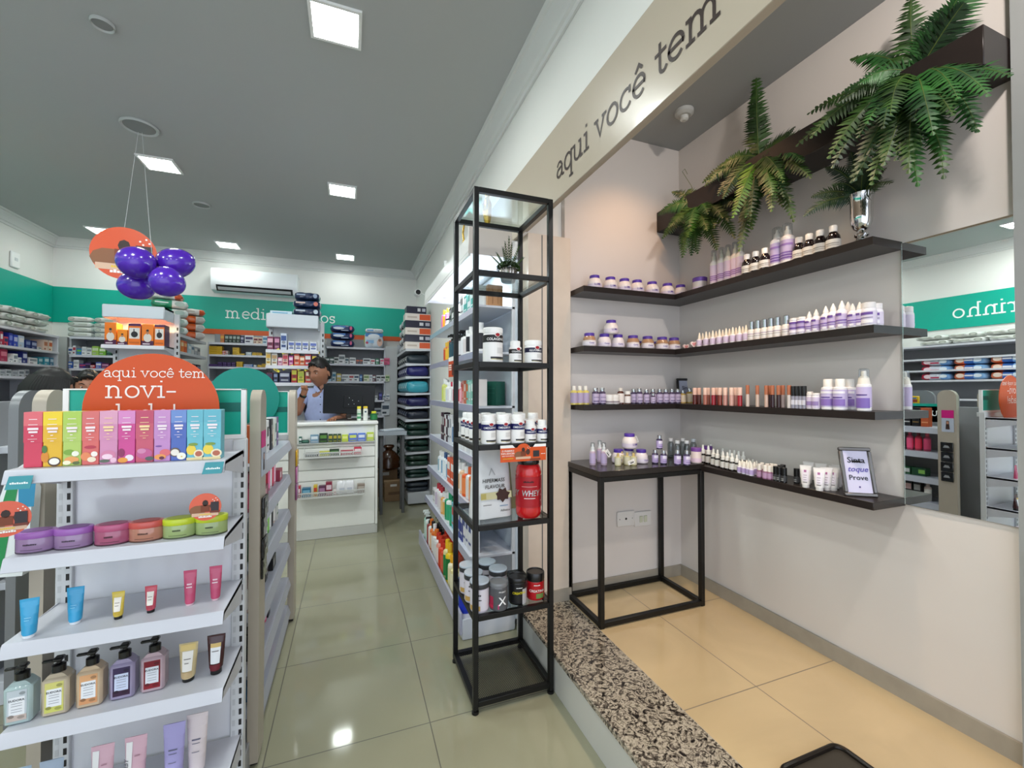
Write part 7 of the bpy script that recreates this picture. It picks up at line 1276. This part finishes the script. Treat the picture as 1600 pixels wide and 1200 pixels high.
def basket(x0, x1, z0, z1, dp):
    b = MB(); y1 = CY0+.01; y0 = y1-dp; m_ = M('#d5d5d0', .4, metal=.2); wr = .0022
    def seg_(a, c): b.tube([(a[0]-L0[0], a[1]-L0[1], a[2]), (c[0]-L0[0], c[1]-L0[1], c[2])], wr, m_, 4)
    for z in (z0, z1): seg_((x0, y0, z), (x1, y0, z))
    for x in (x0, x1): seg_((x, y0, z0), (x, y0, z1)); seg_((x, y0, z0), (x, y1, z0)); seg_((x, y0, z1), (x, y1, z1+.06)); seg_((x, y1, z0), (x, y1, z1+.06))
    n = int((x1-x0)/.014); h = z1-z0
    for i in range(n):
        xx = x0+(x1-x0)*i/n; dx = (x1-x0)/n
        seg_((xx, y0, z0), (xx+dx, y0, z1)); seg_((xx+dx, y0, z0), (xx, y0, z1))
    for k in range(5): yy = y0+dp*k/5; seg_((x0, yy, z0), (x1, yy, z0))
    b.box(x0-L0[0], x1-L0[0], y0-L0[1], y1-L0[1], z0-.002, z0, M('#c9c9c4', .5)); b.box(x0-L0[0], x1-L0[0], y0-.0035-L0[1], y0-L0[1], z0-.006, z0+.006, m_); b.box(x0-L0[0], x1-L0[0], y0-.0035-L0[1], y0-L0[1], z1-.005, z1+.004, m_)
    b.build('wire_basket', t)
basket(-.385, .095, .755, .795, .11); basket(-.43, .125, .405, .45, .13)
def cnt(z, y, spec, where, grp, D=.06):
    for i, (pa_, pb_, H, c, c2) in enumerate(spec):
        xa_, xb_ = Xa(pa_, y, z+.02), Xa(pb_, y, z+.02); W = xb_-xa_-.002
        carton(round(W, 3), H, D, c, (('r', .1, .45, .9, .8, c2), ('r', .1, .1, .9, .2, shade(c2, .8)))).put(((xa_+xb_)/2, y, z+.0008), 0, '%s small pack, %s from the left %s' % (cname(c), ORD[i], where), grp)
cnt(.874, CY0+.003, [(467, 472, .06, '#1f5a48', Wt), (472, 483, .03, '#1a4a3c', '#5a8a78'), (485, 498, .075, '#7a9ab0', '#dfe8ee'), (499, 512, .085, '#16301c', '#5a8a3a'), (513, 520, .075, '#244a24', '#b8a83a'), (520.5, 527, .075, '#244a24', '#b8a83a'), (527.5, 533, .075, '#244a24', '#b8a83a'), (534, 544, .065, '#c4d83a', '#e8f08a'), (545, 558, .075, '#5a78d0', '#d8e468'), (559, 571, .075, '#5a80d8', '#e0e8f4'), (573, 584, .08, '#c4d84a', '#f0f4c0')], 'on the counter ledge', 'small packs on the counter ledge', .03)
cnt(.757, CY0-.05, [(477, 498, .035, '#2c3038', '#9aa0a8'), (499, 522, .045, '#c8c838', '#3a6a3a'), (515, 530, .06, '#1c3a20', '#5a8a4a'), (532, 552, .045, '#a8283c', '#e8d0d4'), (553, 565, .07, '#c82a48', '#f0d8dc')], 'in the upper counter basket', 'packs in the upper basket', .05)
cnt(.407, CY0-.06, [(464, 470, .10, '#b82a3a', '#e8d8d8'), (472, 486, .08, '#2a6a8a', '#7ab0c8'), (490, 496, .10, '#d8b83a', '#c04030'), (498, 509, .09, '#5a2a4a', '#a87a98'), (509, 519, .12, '#8a1c3a', '#e0c8d0'), (521, 526, .05, '#e0d8d4', '#c04a5a'), (558, 570, .08, '#8a7a6c', '#b8aca0')], 'in the lower counter basket', 'packs in the lower basket', .06)
WB = pack(.085, .12, .05, '#e8e8ea', (), (('r', .3, .2, .8, .5, '#c4c8d0'),), name='white_packet')
for i, px in enumerate((533, 546)): WB.put((Xa(px, CY0-.07, .46), CY0-.07, .41), .1*(1-2*i), '%s crumpled white packet sticking out of the lower basket' % ('left', 'right')[i], 'white packets in the basket')
# bottles and monitor on the counter
ZC = 1.0625
KB = bottle(.135, .019, '#e4e8e0', '#e8d83a', label='#cfe0cc', capf=.15, neck=.8, capr=.95, kind='screw', name='supplement_bottle', stripes=((.2, .4, '#4a9a6a', -1, 1), (.6, .7, '#4a9a6a', -1, 1))); KB.put((Xa(561, 4.33, 1.1), 4.33, ZC), 0, 'green and white bottle with yellow flag top on the counter')
bottle(.135, .022, '#e8e8e2', '#e8c83a', label='#e4e4de', capf=.12, neck=.7, capr=.9, kind='screw', name='supplement_bottle', stripes=((.75, .88, '#2a4a5a', -.35, .35),)).put((Xa(571, 4.33, 1.1), 4.33, ZC), 0, 'cream bottle with round dark emblem on the counter')
bottle(.085, .034, '#1c5a34', '#d8d83a', label='#2a7a44', capf=.2, neck=.6, kind='screw', name='supplement_bottle').put((Xa(584, 4.36, 1.1), 4.36, ZC), 0, 'squat green bottle with yellow tag at the right end of the counter')
mx, my = Xa(545, 4.46, 1.28), 4.46
t = thing('computer_monitor', 'black computer monitor on the counter seen from behind', 'monitor', (mx, my, ZC), -.06)
Rm = rotm(.10, math.radians(2)); b = MB(); b.box(-.235, .235, -.012, .012, .06, .345, M('#0b0d12', .35), bev=.006, R=Rm); b.box(-.05, .12, -.018, -.012, .12, .24, M('#0b0d12', .35), bev=.003, R=Rm); b.build('housing', t)
b = MB(); b.box(-.225, .225, .0125, .0132, .07, .335, M('#1c2430', .1, emit=.4), R=Rm); b.build('screen', t)
b = MB(); b.box(-.02, .02, -.02, .0, .01, .16, BLACKM, bev=.004); b.build('stand_neck', t); b = MB(); b.box(-.11, .11, -.075, .075, 0, .012, BLACKM, bev=.004); b.build('stand_foot', t)
b = MB()
for x, z in ((-.0, .22), (.03, .195), (.085, .19), (.045, .16), (-.005, .155)): b.disc(x, z, .0035, .0035, -.0195, M('#b8bcc4', .4), 8, R=Rm)
b.build('screws', t)
tag(t.children[-1], kind='stuff')
t = thing('card_terminal', 'small dark card terminal on the counter beside the man\'s hand', 'card terminal', (Xa(545, 4.4, 1.08), 4.40, ZC), .3)
b = MB(); b.box(-.025, .025, -.04, .04, .0, .02, M('#2a2422', .35), bev=.005, T=(0, 0, 0)); b.box(-.022, .022, -.01, .03, .02, .055, M('#2a2422', .35), bev=.006, R=rotm(.0)); b.build('body', t); b = MB(); [b.box(-.018+.013*i, -.009+.013*i, -.035+.012*j, -.027+.012*j, .02, .022, M('#c8c4bc', .5)) for i in range(3) for j in range(2)]; b.build('keypad', t)
# side desk, boxes, bag
t = thing('side_desk', 'narrow grey side desk right behind the counter', 'desk', (.45, 5.0, 0)); L0 = (.45, 5.0, 0)
gbox('desktop', .28, .58, 4.80, 5.06, .86, .90, M('#9fa6ae', .3), t, L=L0); gbox('leg', .30, .33, 4.84, 4.87, .001, .86, DARKG, t, L=L0); gbox('leg', .53, .56, 4.84, 4.87, .001, .86, DARKG, t, L=L0); gbox('leg', .30, .33, 5.0, 5.03, .001, .86, DARKG, t, L=L0); gbox('leg', .53, .56, 5.0, 5.03, .001, .86, DARKG, t, L=L0)
t = thing('keyboard', 'pale keyboard tilted on the side desk', 'keyboard', (.43, 4.92, .901), .5); b = MB(); b.box(-.13, .13, -.05, .05, .0, .018, M('#c4ccd4', .4), bev=.004); b.build('base', t); b = MB(); [b.box(-.12+.02*i, -.104+.02*i, -.04+.021*j, -.024+.021*j, .018, .023, M('#e4e8ec', .5)) for i in range(12) for j in range(4)]; tag(b.build('keys', t), kind='stuff')
def cardbox(label, x, y, z, W, D, H, rz=0):
    t_ = thing('cardboard_box', label, 'cardboard box', (x, y, z), rz); b = MB(); b.box(-W/2, W/2, -D/2, D/2, 0, H, M('#8a6e50', .8, noise=.06, nscale=25), bev=.003); b.build('carton', t_)
    b = MB(); b.box(-W/2-.0008, W/2+.0008, -.025, .025, H*.7, H+.0012, M('#b89a74', .35)); b.rect(-W*.2, H*.78, W*.15, H*.9, -D/2-.001, M('#d8d4cc', .5)); b.rect(-W*.3, H*.35, W*.3, H*.5, -D/2-.001, M('#6a5038', .7)); b.build('tape', t_)
cardbox('brown cardboard box on the floor in front of the tray shelving', .50, 5.48, .001, .22, .2, .23, 0); cardbox('brown cardboard box behind the front one, half hidden', .42, 5.78, .001, .3, .22, .34, 0)
t = thing('plastic_bag', 'shiny brown plastic bag lying on the boxes under the side desk', 'bag', (.46, 5.66, .342)); b = MB(); b.lathe([(.10, 0), (.15, .03), (.15, .10), (.13, .16), (.08, .22), (.04, .25)], M('#4a2a14', .2, coat=.7, bump=.8, nscale=9), 14, sy=.7); b.build('bag', t); b = MB(); b.lathe([(.04, .25), (.07, .29), (.06, .31)], M('#4a2a14', .2, coat=.7, bump=.8, nscale=9), 10, cap1=False); b.build('knot', t)

# ================================================================== BALLOONS AND HANGING DISC
YBAL = 3.2
def balloon(label, px, py, wpx, hpx, tilt, dy):
    y = YBAL+dy; c = at(px, py, 'y', y); k = (c-_O).dot(_F)/FPX; a, bb = wpx/2*k*.84, hpx/2*k*1.08
    t_ = thing('balloon', label, 'balloon', c, 0, 'purple balloons'); t_.rotation_euler = (0, tilt, 0)
    b = MB(); prof = [(bb*math.sin(PI*i/20)*(1-.10*math.cos(PI*i/20)), -a*math.cos(PI*i/20)) for i in range(21)]; prof = [(max(r, .0001), z) for r, z in prof]; b.lathe(prof, M('#4b1fa8', .22, coat=.6), 32, R=rotm(0, PI/2)); b.build('skin', t_)
    b = MB(); b.lathe([(.004, 0), (.009, -.012), (.006, -.014)], M('#3a1888', .3), 10, T=(a*.99, 0, 0), R=rotm(0, -PI/2)); b.build('knot', t_); return c
cc = [balloon('purple balloon at the upper left of the bunch', 212, 410, 60, 46, .35, 0), balloon('purple balloon at the upper right of the bunch', 275, 411, 62, 42, PI-.35+.0, .12), balloon('purple balloon at the lower left of the bunch', 213, 446, 57, 42, PI*2-.2, .12), balloon('purple balloon at the lower right of the bunch', 262, 441, 56, 43, PI+.3, -.06)]
kp = at(240, 428, 'y', YBAL+.05)
hook = at(222, 205, 'z', CEIL); 
b = MB(); b.tube([kp[:], (kp.x*.6+hook.x*.4, kp.y*.6+hook.y*.4, kp.z*.62+hook.z*.38), (hook.x, hook.y, CEIL-.01)], .0012, M('#c9cccc', .3), 4); tag(b.build('nylon_string'), 'thin clear string holding the balloon bunch from the ceiling', 'string')
dc = at(194, 396, 'y', YBAL+.22); campaign_disc('large round orange campaign disc hanging behind the purple balloons', dc, .168, .1)
b = MB(); b.tube([(dc.x, dc.y, dc.z+.165), (hook.x-.02, hook.y, CEIL-.01)], .0012, M('#c9cccc', .3), 4); tag(b.build('nylon_string'), 'thin clear string holding the orange disc from the ceiling', 'string')

# ================================================================== PEOPLE
def skin_mesh(mb, joints, edges, m, root, sub=2):
    """joints: name -> (x,y,z,rx[,ry]); one continuous skinned surface added to mb"""
    names = list(joints); me = bpy.data.meshes.new('s'); me.from_pydata([joints[n][:3] for n in names], [(names.index(a), names.index(c)) for a, c in edges], []); o = bpy.data.objects.new('s', me); C.objects.link(o)
    o.modifiers.new('k', 'SKIN'); sv = me.skin_vertices[0].data
    for i, n in enumerate(names):
        j = joints[n]; sv[i].radius = (j[3], j[4] if len(j) > 4 else j[3]); sv[i].use_root = (n == root)
    md = o.modifiers.new('u', 'SUBSURF'); md.levels = sub
    dg = bpy.context.evaluated_depsgraph_get(); ev = o.evaluated_get(dg); em = ev.to_mesh()
    mb.add([v.co[:] for v in em.vertices], [tuple(p.vertices) for p in em.polygons], m); ev.to_mesh_clear(); bpy.data.objects.remove(o)
def head_mesh(mb, c, rz, rx, m, s=1.0, female=False):
    """head with brow, nose, eye hollows, mouth, chin; faces -y before turning; c = head centre"""
    n, mm = 40, 30; vs = []; R_ = rotm(rx, 0, rz)
    for i in range(mm+1):
        ph = PI*i/mm
        for k in range(n):
            th = 2*PI*k/n; x = math.sin(ph)*math.sin(th); y = -math.sin(ph)*math.cos(th); z = math.cos(ph)
            w = .076; X = x*w; Y = y*.098; Z = z*.122
            if z < 0: X *= 1-.30*(-z)**1.4; Y *= 1-.12*(-z)
            f = max(0, -y)
            g = lambda cx, cz, sx, sz: math.exp(-((x-cx)/sx)**2-((z-cz)/sz)**2)*(f > .3)
            Y -= .022*g(0, -.20, .13, .16)+.012*g(0, .0, .09, .22)            # nose
            Y += .010*(g(.36, .05, .17, .10)+g(-.36, .05, .17, .10))          # eye hollows
            Y -= .007*(g(.33, .24, .28, .07)+g(-.33, .24, .28, .07))          # brow
            Y -= .006*g(0, -.50, .22, .06); Y += .004*g(0, -.555, .22, .025); Y -= .007*g(0, -.60, .2, .05); Y -= .008*g(0, -.88, .25, .12)
            vs.append((X*s, Y*s, Z*s))
    fs = [(i*n+k, i*n+(k+1) % n, (i+1)*n+(k+1) % n, (i+1)*n+k) for i in range(mm) for k in range(n)]
    mb.add(vs, fs, m, T=c, R=R_)
    for sg in (-1, 1): mb.lathe([(.010, -.006), (.020, 0), (.022, .006), (.014, .010)], m, 14, T=Vector(c)+R_ @ Vector((sg*.074*s, .012, -.005)), R=R_ @ rotm(0, sg*PI/2-sg*.2, 0) @ Matrix.Diagonal((1.45, .8, 1)))
    return R_
def eyes(t, c, R_, s=1.0, look=0):
    b = MB(); k = MB()
    for sg in (-1, 1):
        p = Vector(c)+R_ @ Vector((sg*.029*s, -.0755*s, .008)); b.lathe([(.0001, -.0085), (.008, -.006), (.0115, 0), (.008, .006), (.0001, .0085)], M('#e8e2dc', .2), 12, T=p)
        q = p+R_ @ Vector((look*.004, -.0098, 0)); k.lathe([(.0001, -.005), (.0045, -.002), (.0045, .002), (.0001, .005)], M('#20140e', .15), 10, T=q, R=R_ @ rotm(PI/2))
    e = b.build('eyes', t); k.build('irises', e)
    b = MB()
    for sg in (-1, 1): b.tube([(Vector(c)+R_ @ Vector((sg*x*s, -y_*s, z_)))[:] for x, y_, z_ in ((.014, .096, .030), (.030, .094, .036), (.048, .082, .031))], [.003, .0035, .002], M('#17110e', .8), 6)
    b.build('eyebrows', t)
    b = MB(); b.tube([(Vector(c)+R_ @ Vector((x*s, -y_*s, -.067)))[:] for x, y_ in ((-.022, .083), (-.01, .0935), (0, .095), (.01, .0935), (.022, .083))], [.002, .004, .0042, .004, .002], M('#7d4a3c', .5), 6); b.build('mouth', t)
def hair_cap(t, c, R_, s=1.0, long=0, col='#0d0b0b'):
    n, mm = 36, 22; vs = []; rnd = random.Random(4)
    for i in range(mm+1):
        ph = PI*.66*i/mm
        for k in range(n):
            th = 2*PI*k/n; x = math.sin(ph)*math.sin(th); y = -math.sin(ph)*math.cos(th); z = math.cos(ph); front = max(0, -y)
            lim = 1.0
            if front > .15 and z < .42+.1*math.cos(th*3): lim = .90      # tuck under the skin on the forehead and face
            if abs(x) > .55 and y < .05 and z < .1: lim = .90
            q = 1.10 if lim == 1 else lim; jit = 1+.018*math.sin(k*2.9+i*1.1)
            X = x*.076*q*jit; Y = y*.098*q*jit; Z = z*.122*(1.09 if z > 0 else 1.02)*jit
            vs.append((X*s, Y*s+.004, Z*s+.004))
    b = MB(); b.add(vs, [(i*n+k, i*n+(k+1) % n, (i+1)*n+(k+1) % n, (i+1)*n+k) for i in range(mm) for k in range(n)], M(col, .45), T=c, R=R_)
    b.tube([(Vector(c)+R_ @ Vector(q))[:] for q in ((-.03, -.088*s, .085*s), (0, -.095*s, .092*s), (.03, -.088*s, .085*s))], [.012, .016, .012], M(col, .45), 8)
    h = b.build('hair', t)
    if long:
        b = MB()
        for i in range(34):
            a = PI*(.12+.76*i/33)+PI/2+PI/2; a = -.35+(PI+.7)*i/33; px_, py_ = math.cos(a)*.078*s, math.sin(a)*.095*s; q0 = Vector((px_, py_+.005, .06)); q1 = Vector((px_*1.15, py_*1.12+.01, -.08)); q2 = Vector((px_*1.25+.01*math.sin(i), py_*1.1+.02, -.10-long+.03*math.sin(i*2.3)))
            b.tube([(Vector(c)+R_ @ q)[:] for q in (q0, (q0+q1)/2+Vector((px_, py_, 0)).normalized()*.012, q1, q2)], [.012, .015, .015, .006], M(col, .45), 6)
        b.build('long_hair', t)
def fingers(J, E, wrist, palm, dirs, curl, thumb, base_r=.0085):
    """adds a palm and five finger chains; dirs: list of (root offset, direction), curl: bend axis vector"""
    for i, (off, d, ln) in enumerate(dirs):
        p = Vector(palm)+Vector(off); d = Vector(d).normalized(); prev = 'palm'
        for k in range(3):
            p = p+d*ln*(.45, .33, .25)[k]; nm = 'f%d_%d_%s' % (i, k, palm); J[nm] = (p.x, p.y, p.z, base_r*(1-.12*k)); E.append((prev, nm)); prev = nm; d = (d+Vector(curl)*.75).normalized()
SK = M('#9c6a50', .45)
def man():
    t = thing('person', 'man in a pale blue short-sleeved shirt behind the counter, fist raised to his chin', 'person', (-.275, 4.73, 0)); t.scale = (1, 1, .988)
    J = {'pel': (0, 0, .92, .135, .10), 'wst': (0, 0, 1.05, .135, .10), 'chest': (0, -.005, 1.22, .155, .105), 'neckb': (0, -.01, 1.37, .075, .07), 'neck': (-.005, -.03, 1.43, .052, .052), 'skull': (-.005, -.035, 1.50, .055),
         'shL': (-.155, 0, 1.335, .058), 'elL': (-.215, -.14, 1.13, .042), 'foL': (-.185, -.23, 1.24, .037), 'wrL': (-.140, -.275, 1.325, .026), 'palm': (-.132, -.285, 1.372, .028, .022),
         'shR': (.155, 0, 1.335, .058), 'elR': (.225, -.02, 1.09, .042), 'foR': (.20, -.16, 1.09, .036), 'wrR': (.15, -.27, 1.095, .026), 'palmR': (.125, -.32, 1.09, .028, .018),
         'hpL': (-.09, 0, .86, .10), 'knL': (-.10, -.02, .48, .062), 'anL': (-.10, .01, .09, .042), 'toL': (-.11, -.13, .04, .036), 'hpR': (.09, 0, .86, .10), 'knR': (.10, -.02, .48, .062), 'anR': (.10, .01, .09, .042), 'toR': (.11, -.13, .04, .036)}
    E = [('pel', 'wst'), ('wst', 'chest'), ('chest', 'neckb'), ('neckb', 'neck'), ('neck', 'skull'), ('chest', 'shL'), ('shL', 'elL'), ('elL', 'foL'), ('foL', 'wrL'), ('wrL', 'palm'), ('chest', 'shR'), ('shR', 'elR'), ('elR', 'foR'), ('foR', 'wrR'), ('wrR', 'palmR'), ('pel', 'hpL'), ('hpL', 'knL'), ('knL', 'anL'), ('anL', 'toL'), ('pel', 'hpR'), ('hpR', 'knR'), ('knR', 'anR'), ('anR', 'toR')]
    # raised hand: four fingers curled into a loose fist towards the palm, thumb along the side
    for i, dx in enumerate((-.020, -.007, .007, .020)):
        pts = [(dx, -.006, .030), (dx*1.02, -.030, .038), (dx*1.0, -.042, .020), (dx*.95, -.030, .004)]; prev = 'palm'
        for k, q in enumerate(pts): nm = 'a%d%d' % (i, k); J[nm] = (-.132+q[0], -.285+q[1], 1.372+q[2], .0088-.0006*k); E.append((prev, nm)); prev = nm
    prev = 'palm'
    for k, q in enumerate(((.022, -.012, -.008), (.030, -.030, .006), (.020, -.044, .016))): nm = 'at%d' % k; J[nm] = (-.132+q[0], -.285+q[1], 1.372+q[2], .0098-.0006*k); E.append((prev, nm)); prev = nm
    # lower hand resting on the counter, fingers spread and bent down
    for i, (dx, ln) in enumerate(((-.026, .062), (-.009, .072), (.008, .068), (.024, .056))):
        prev = 'palmR'
        for k, (f, dz) in enumerate(((.35, .002), (.7, -.004), (1.0, -.016))): nm = 'b%d%d' % (i, k); J[nm] = (.125+dx*(1+.2*k)-.02*f, -.325-ln*f, 1.09+dz, .0085-.0007*k); E.append((prev, nm)); prev = nm
    prev = 'palmR'
    for k, q in enumerate(((-.030, -.005, -.004), (-.046, -.028, -.010), (-.050, -.050, -.014))): nm = 'bt%d' % k; J[nm] = (.125+q[0], -.32+q[1], 1.09+q[2], .0098-.0006*k); E.append((prev, nm)); prev = nm
    b = MB(); skin_mesh(b, J, E, SK, 'pel', 2); hc = (-.018, -.05, 1.543); R_ = head_mesh(b, hc, -.55, .16, SK, 1.2); b.build('body', t)
    hair_cap(t, hc, R_, 1.2); eyes(t, hc, R_, 1.2, -1)
    # clothes
    SH = M('#a9b4dc', .7, noise=.04, nscale=40)
    S = {'pel': (0, 0, .88, .150, .115), 'wst': (0, 0, 1.05, .150, .115), 'chest': (0, -.005, 1.22, .172, .120), 'col': (0, -.01, 1.375, .085, .080), 'shL': (-.158, 0, 1.338, .068), 'slL': (-.195, -.085, 1.215, .062), 'shR': (.158, 0, 1.338, .068), 'slR': (.205, -.015, 1.19, .062)}
    b = MB(); skin_mesh(b, S, [('pel', 'wst'), ('wst', 'chest'), ('chest', 'col'), ('chest', 'shL'), ('shL', 'slL'), ('chest', 'shR'), ('shR', 'slR')], SH, 'pel', 2); sh = b.build('shirt', t)
    b = MB(); nv = M('#1c2238', .6)
    for sg in (-1, 1): b.add([(0+sg*.008, -.100, 1.36), (sg*.055, -.070, 1.425), (sg*.075, -.060, 1.40), (sg*.035, -.110, 1.345)], [(0, 1, 2, 3)], SH); b.add([(sg*.006, -.099, 1.365), (sg*.05, -.066, 1.43), (sg*.046, -.060, 1.436), (sg*.002, -.092, 1.375)], [(0, 1, 2, 3)], nv)
    b.build('collar', sh)
    b = MB()
    for k in range(5): b.lathe([(.0055, 0), (.0055, .003)], nv, 10, T=(-.004, -.128+.002*k*(k < 3), 1.30-.075*k), R=rotm(PI/2))
    b.build('buttons', sh)
    P_ = {'pel': (0, 0, .90, .145, .115), 'hpL': (-.09, 0, .84, .112), 'knL': (-.10, -.02, .48, .080), 'anL': (-.10, .01, .09, .062), 'hpR': (.09, 0, .84, .112), 'knR': (.10, -.02, .48, .080), 'anR': (.10, .01, .09, .062)}
    b = MB(); skin_mesh(b, P_, [('pel', 'hpL'), ('hpL', 'knL'), ('knL', 'anL'), ('pel', 'hpR'), ('hpR', 'knR'), ('knR', 'anR')], M('#22242c', .8), 'pel', 2); b.build('trousers', t)
    b = MB()
    for sg in (-1, 1): b.box(sg*.105-.048, sg*.105+.048, -.19, .06, .001, .075, BLACKM, bev=.02)
    b.build('shoes', t)
    wd = (Vector(J['wrL'][:3])-Vector(J['foL'][:3])).normalized(); q = wd.to_track_quat('Z', 'Y').to_matrix(); b = MB(); b.lathe([(.029, -.010), (.032, -.008), (.032, .008), (.029, .010)], BLACKM, 18, T=Vector(J['wrL'][:3])-wd*.012, R=q); w_ = b.build('wristband', t)
    b = MB(); b.lathe([(.006, 0), (.006, .006)], CHROME, 10, T=Vector(J['wrL'][:3])+Vector((.01, -.032, -.012)), R=rotm(PI/2)); b.build('clasp', w_)
    return t
man()
def woman(label, hx, hy, top, turn, col, tilt=.1, longh=.22):
    t = thing('person', label, 'person', (hx, hy, 0)); z = top-.135
    k = z/1.52; J = {'pel': (0, 0, .88*k, .13, .10), 'wst': (0, 0, 1.02*k, .105, .085), 'chest': (0, 0, 1.20*k, .125, .095), 'neckb': (0, 0, 1.33*k, .06), 'neck': (0, -.01, z-.11, .043), 'skull': (0, -.01, z-.03, .05), 'shL': (-.145, 0, 1.30*k, .048), 'elL': (-.19, -.03, 1.05*k, .036), 'wrL': (-.14, -.2, 1.0*k, .024), 'paL': (-.12, -.27, 1.0*k, .026, .016), 'shR': (.145, 0, 1.30*k, .048), 'elR': (.19, -.03, 1.05*k, .036), 'wrR': (.14, -.2, 1.0*k, .024), 'paR': (.12, -.27, 1.0*k, .026, .016), 'hpL': (-.08, 0, .82*k, .10), 'knL': (-.09, -.01, .46*k, .06), 'anL': (-.09, .01, .08, .038), 'toL': (-.10, -.12, .035, .03), 'hpR': (.08, 0, .82*k, .10), 'knR': (.09, -.01, .46*k, .06), 'anR': (.09, .01, .08, .038), 'toR': (.10, -.12, .035, .03)}
    E = [('pel', 'wst'), ('wst', 'chest'), ('chest', 'neckb'), ('neckb', 'neck'), ('neck', 'skull'), ('chest', 'shL'), ('shL', 'elL'), ('elL', 'wrL'), ('wrL', 'paL'), ('chest', 'shR'), ('shR', 'elR'), ('elR', 'wrR'), ('wrR', 'paR'), ('pel', 'hpL'), ('hpL', 'knL'), ('knL', 'anL'), ('anL', 'toL'), ('pel', 'hpR'), ('hpR', 'knR'), ('knR', 'anR'), ('anR', 'toR')]
    for sd, sg in (('paL', -1), ('paR', 1)):
        px_, py_, pz_ = J[sd][:3]
        for i, (dx, ln) in enumerate(((-.022, .05), (-.008, .06), (.007, .057), (.021, .048))):
            prev = sd
            for q in range(3): nm = '%s%d%d' % (sd, i, q); J[nm] = (px_+dx, py_-.01-ln*(q+1)/3, pz_-.006*q*q, .0078-.0006*q); E.append((prev, nm)); prev = nm
        nm = sd+'t0'; J[nm] = (px_-sg*.03, py_-.01, pz_-.004, .009); E.append((sd, nm)); J[sd+'t1'] = (px_-sg*.042, py_-.035, pz_-.008, .008); E.append((nm, sd+'t1'))
    sk = M('#b07a60', .45); b = MB(); skin_mesh(b, J, E, sk, 'pel', 2); hc = (0, -.012, z); R_ = head_mesh(b, hc, turn, tilt, sk, .96, True); b.build('body', t); hair_cap(t, hc, R_, .98, longh); eyes(t, hc, R_, .96)
    S = {a: (J[a][0], J[a][1], J[a][2], J[a][3]+.014, (J[a][4] if len(J[a]) > 4 else J[a][3])+.014) for a in ('pel', 'wst', 'chest', 'neckb', 'shL', 'elL', 'shR', 'elR')}; b = MB(); skin_mesh(b, S, [('pel', 'wst'), ('wst', 'chest'), ('chest', 'neckb'), ('chest', 'shL'), ('shL', 'elL'), ('chest', 'shR'), ('shR', 'elR')], M(col, .7), 'pel', 2); b.build('blouse', t)
    S = {a: (J[a][0], J[a][1], J[a][2], J[a][3]+.016) for a in ('pel', 'hpL', 'knL', 'anL', 'hpR', 'knR', 'anR')}; b = MB(); skin_mesh(b, S, [('pel', 'hpL'), ('hpL', 'knL'), ('knL', 'anL'), ('pel', 'hpR'), ('hpR', 'knR'), ('knR', 'anR')], M('#1c1f2a', .8), 'pel', 2); b.build('trousers', t)
w1 = at(82, 573, 'y', 3.36); woman('dark-haired person seen from behind beyond the left side of the gondola', w1.x, 3.36, w1.z, 2.5, '#20222c', .25)
w2 = at(140, 577, 'y', 4.1); woman('person with long dark hair, face half hidden by the orange round sign', w2.x, 4.1, w2.z, .35, '#2c2430', .1, .3)

# ================================================================== SMALL THINGS IN THE NICHE FOREGROUND
t = thing('floor_tray', 'dark rounded metal tray frame at the bottom edge of the niche floor', 'tray', (1.36, .70, ZS+.002))
b = MB(); W2, D2 = .135, .245
rr = [(W2-.03+.03*math.cos(a), D2-.03+.03*math.sin(a)) for a in [PI/2*k/6 for k in range(7)]]+[(-W2+.03+.03*math.cos(a), D2-.03+.03*math.sin(a)) for a in [PI/2+PI/2*k/6 for k in range(7)]]+[(-W2+.03+.03*math.cos(a), -D2+.03+.03*math.sin(a)) for a in [PI+PI/2*k/6 for k in range(7)]]+[(W2-.03+.03*math.cos(a), -D2+.03+.03*math.sin(a)) for a in [1.5*PI+PI/2*k/6 for k in range(7)]]
b.prism(rr, 0, .012, M('#4a443c', .35, metal=.4), 'xy'); b.build('base', t)
b = MB(); pts = [(x, y, .016) for x, y in rr]+[(rr[0][0], rr[0][1], .016)]; b.tube(pts, .008, M('#231d18', .3, metal=.4), 8); b.build('rim', t)
b = MB(); b.box(-.10, -.07, -.2, D2-.035, .012, .022, M('#cbbf9e', .4), bev=.003); b.build('pale_bar', t)
t = thing('wire_hook_rack', 'white wire hook on a thin vertical rail at the right picture edge', 'hook rack', (1.94, .66, .55)); WM = M('#dcdcdc', .35)
b = MB(); b.box(-.008, .0, -.006, .006, -.35, .30, WM, bev=.002); b.build('rail', t); b = MB(); b.tube([(-.006, 0, .16), (-.05, -.02, .155), (-.09, -.03, .17)], .003, WM, 6); b.tube([(-.006, 0, .20), (-.05, -.02, .215), (-.09, -.03, .22)], .003, WM, 6); b.tube([(-.03, -.01, .155), (-.04, -.015, .11), (-.07, -.02, .09), (-.09, -.03, .10)], .003, WM, 6); b.build('hook', t)
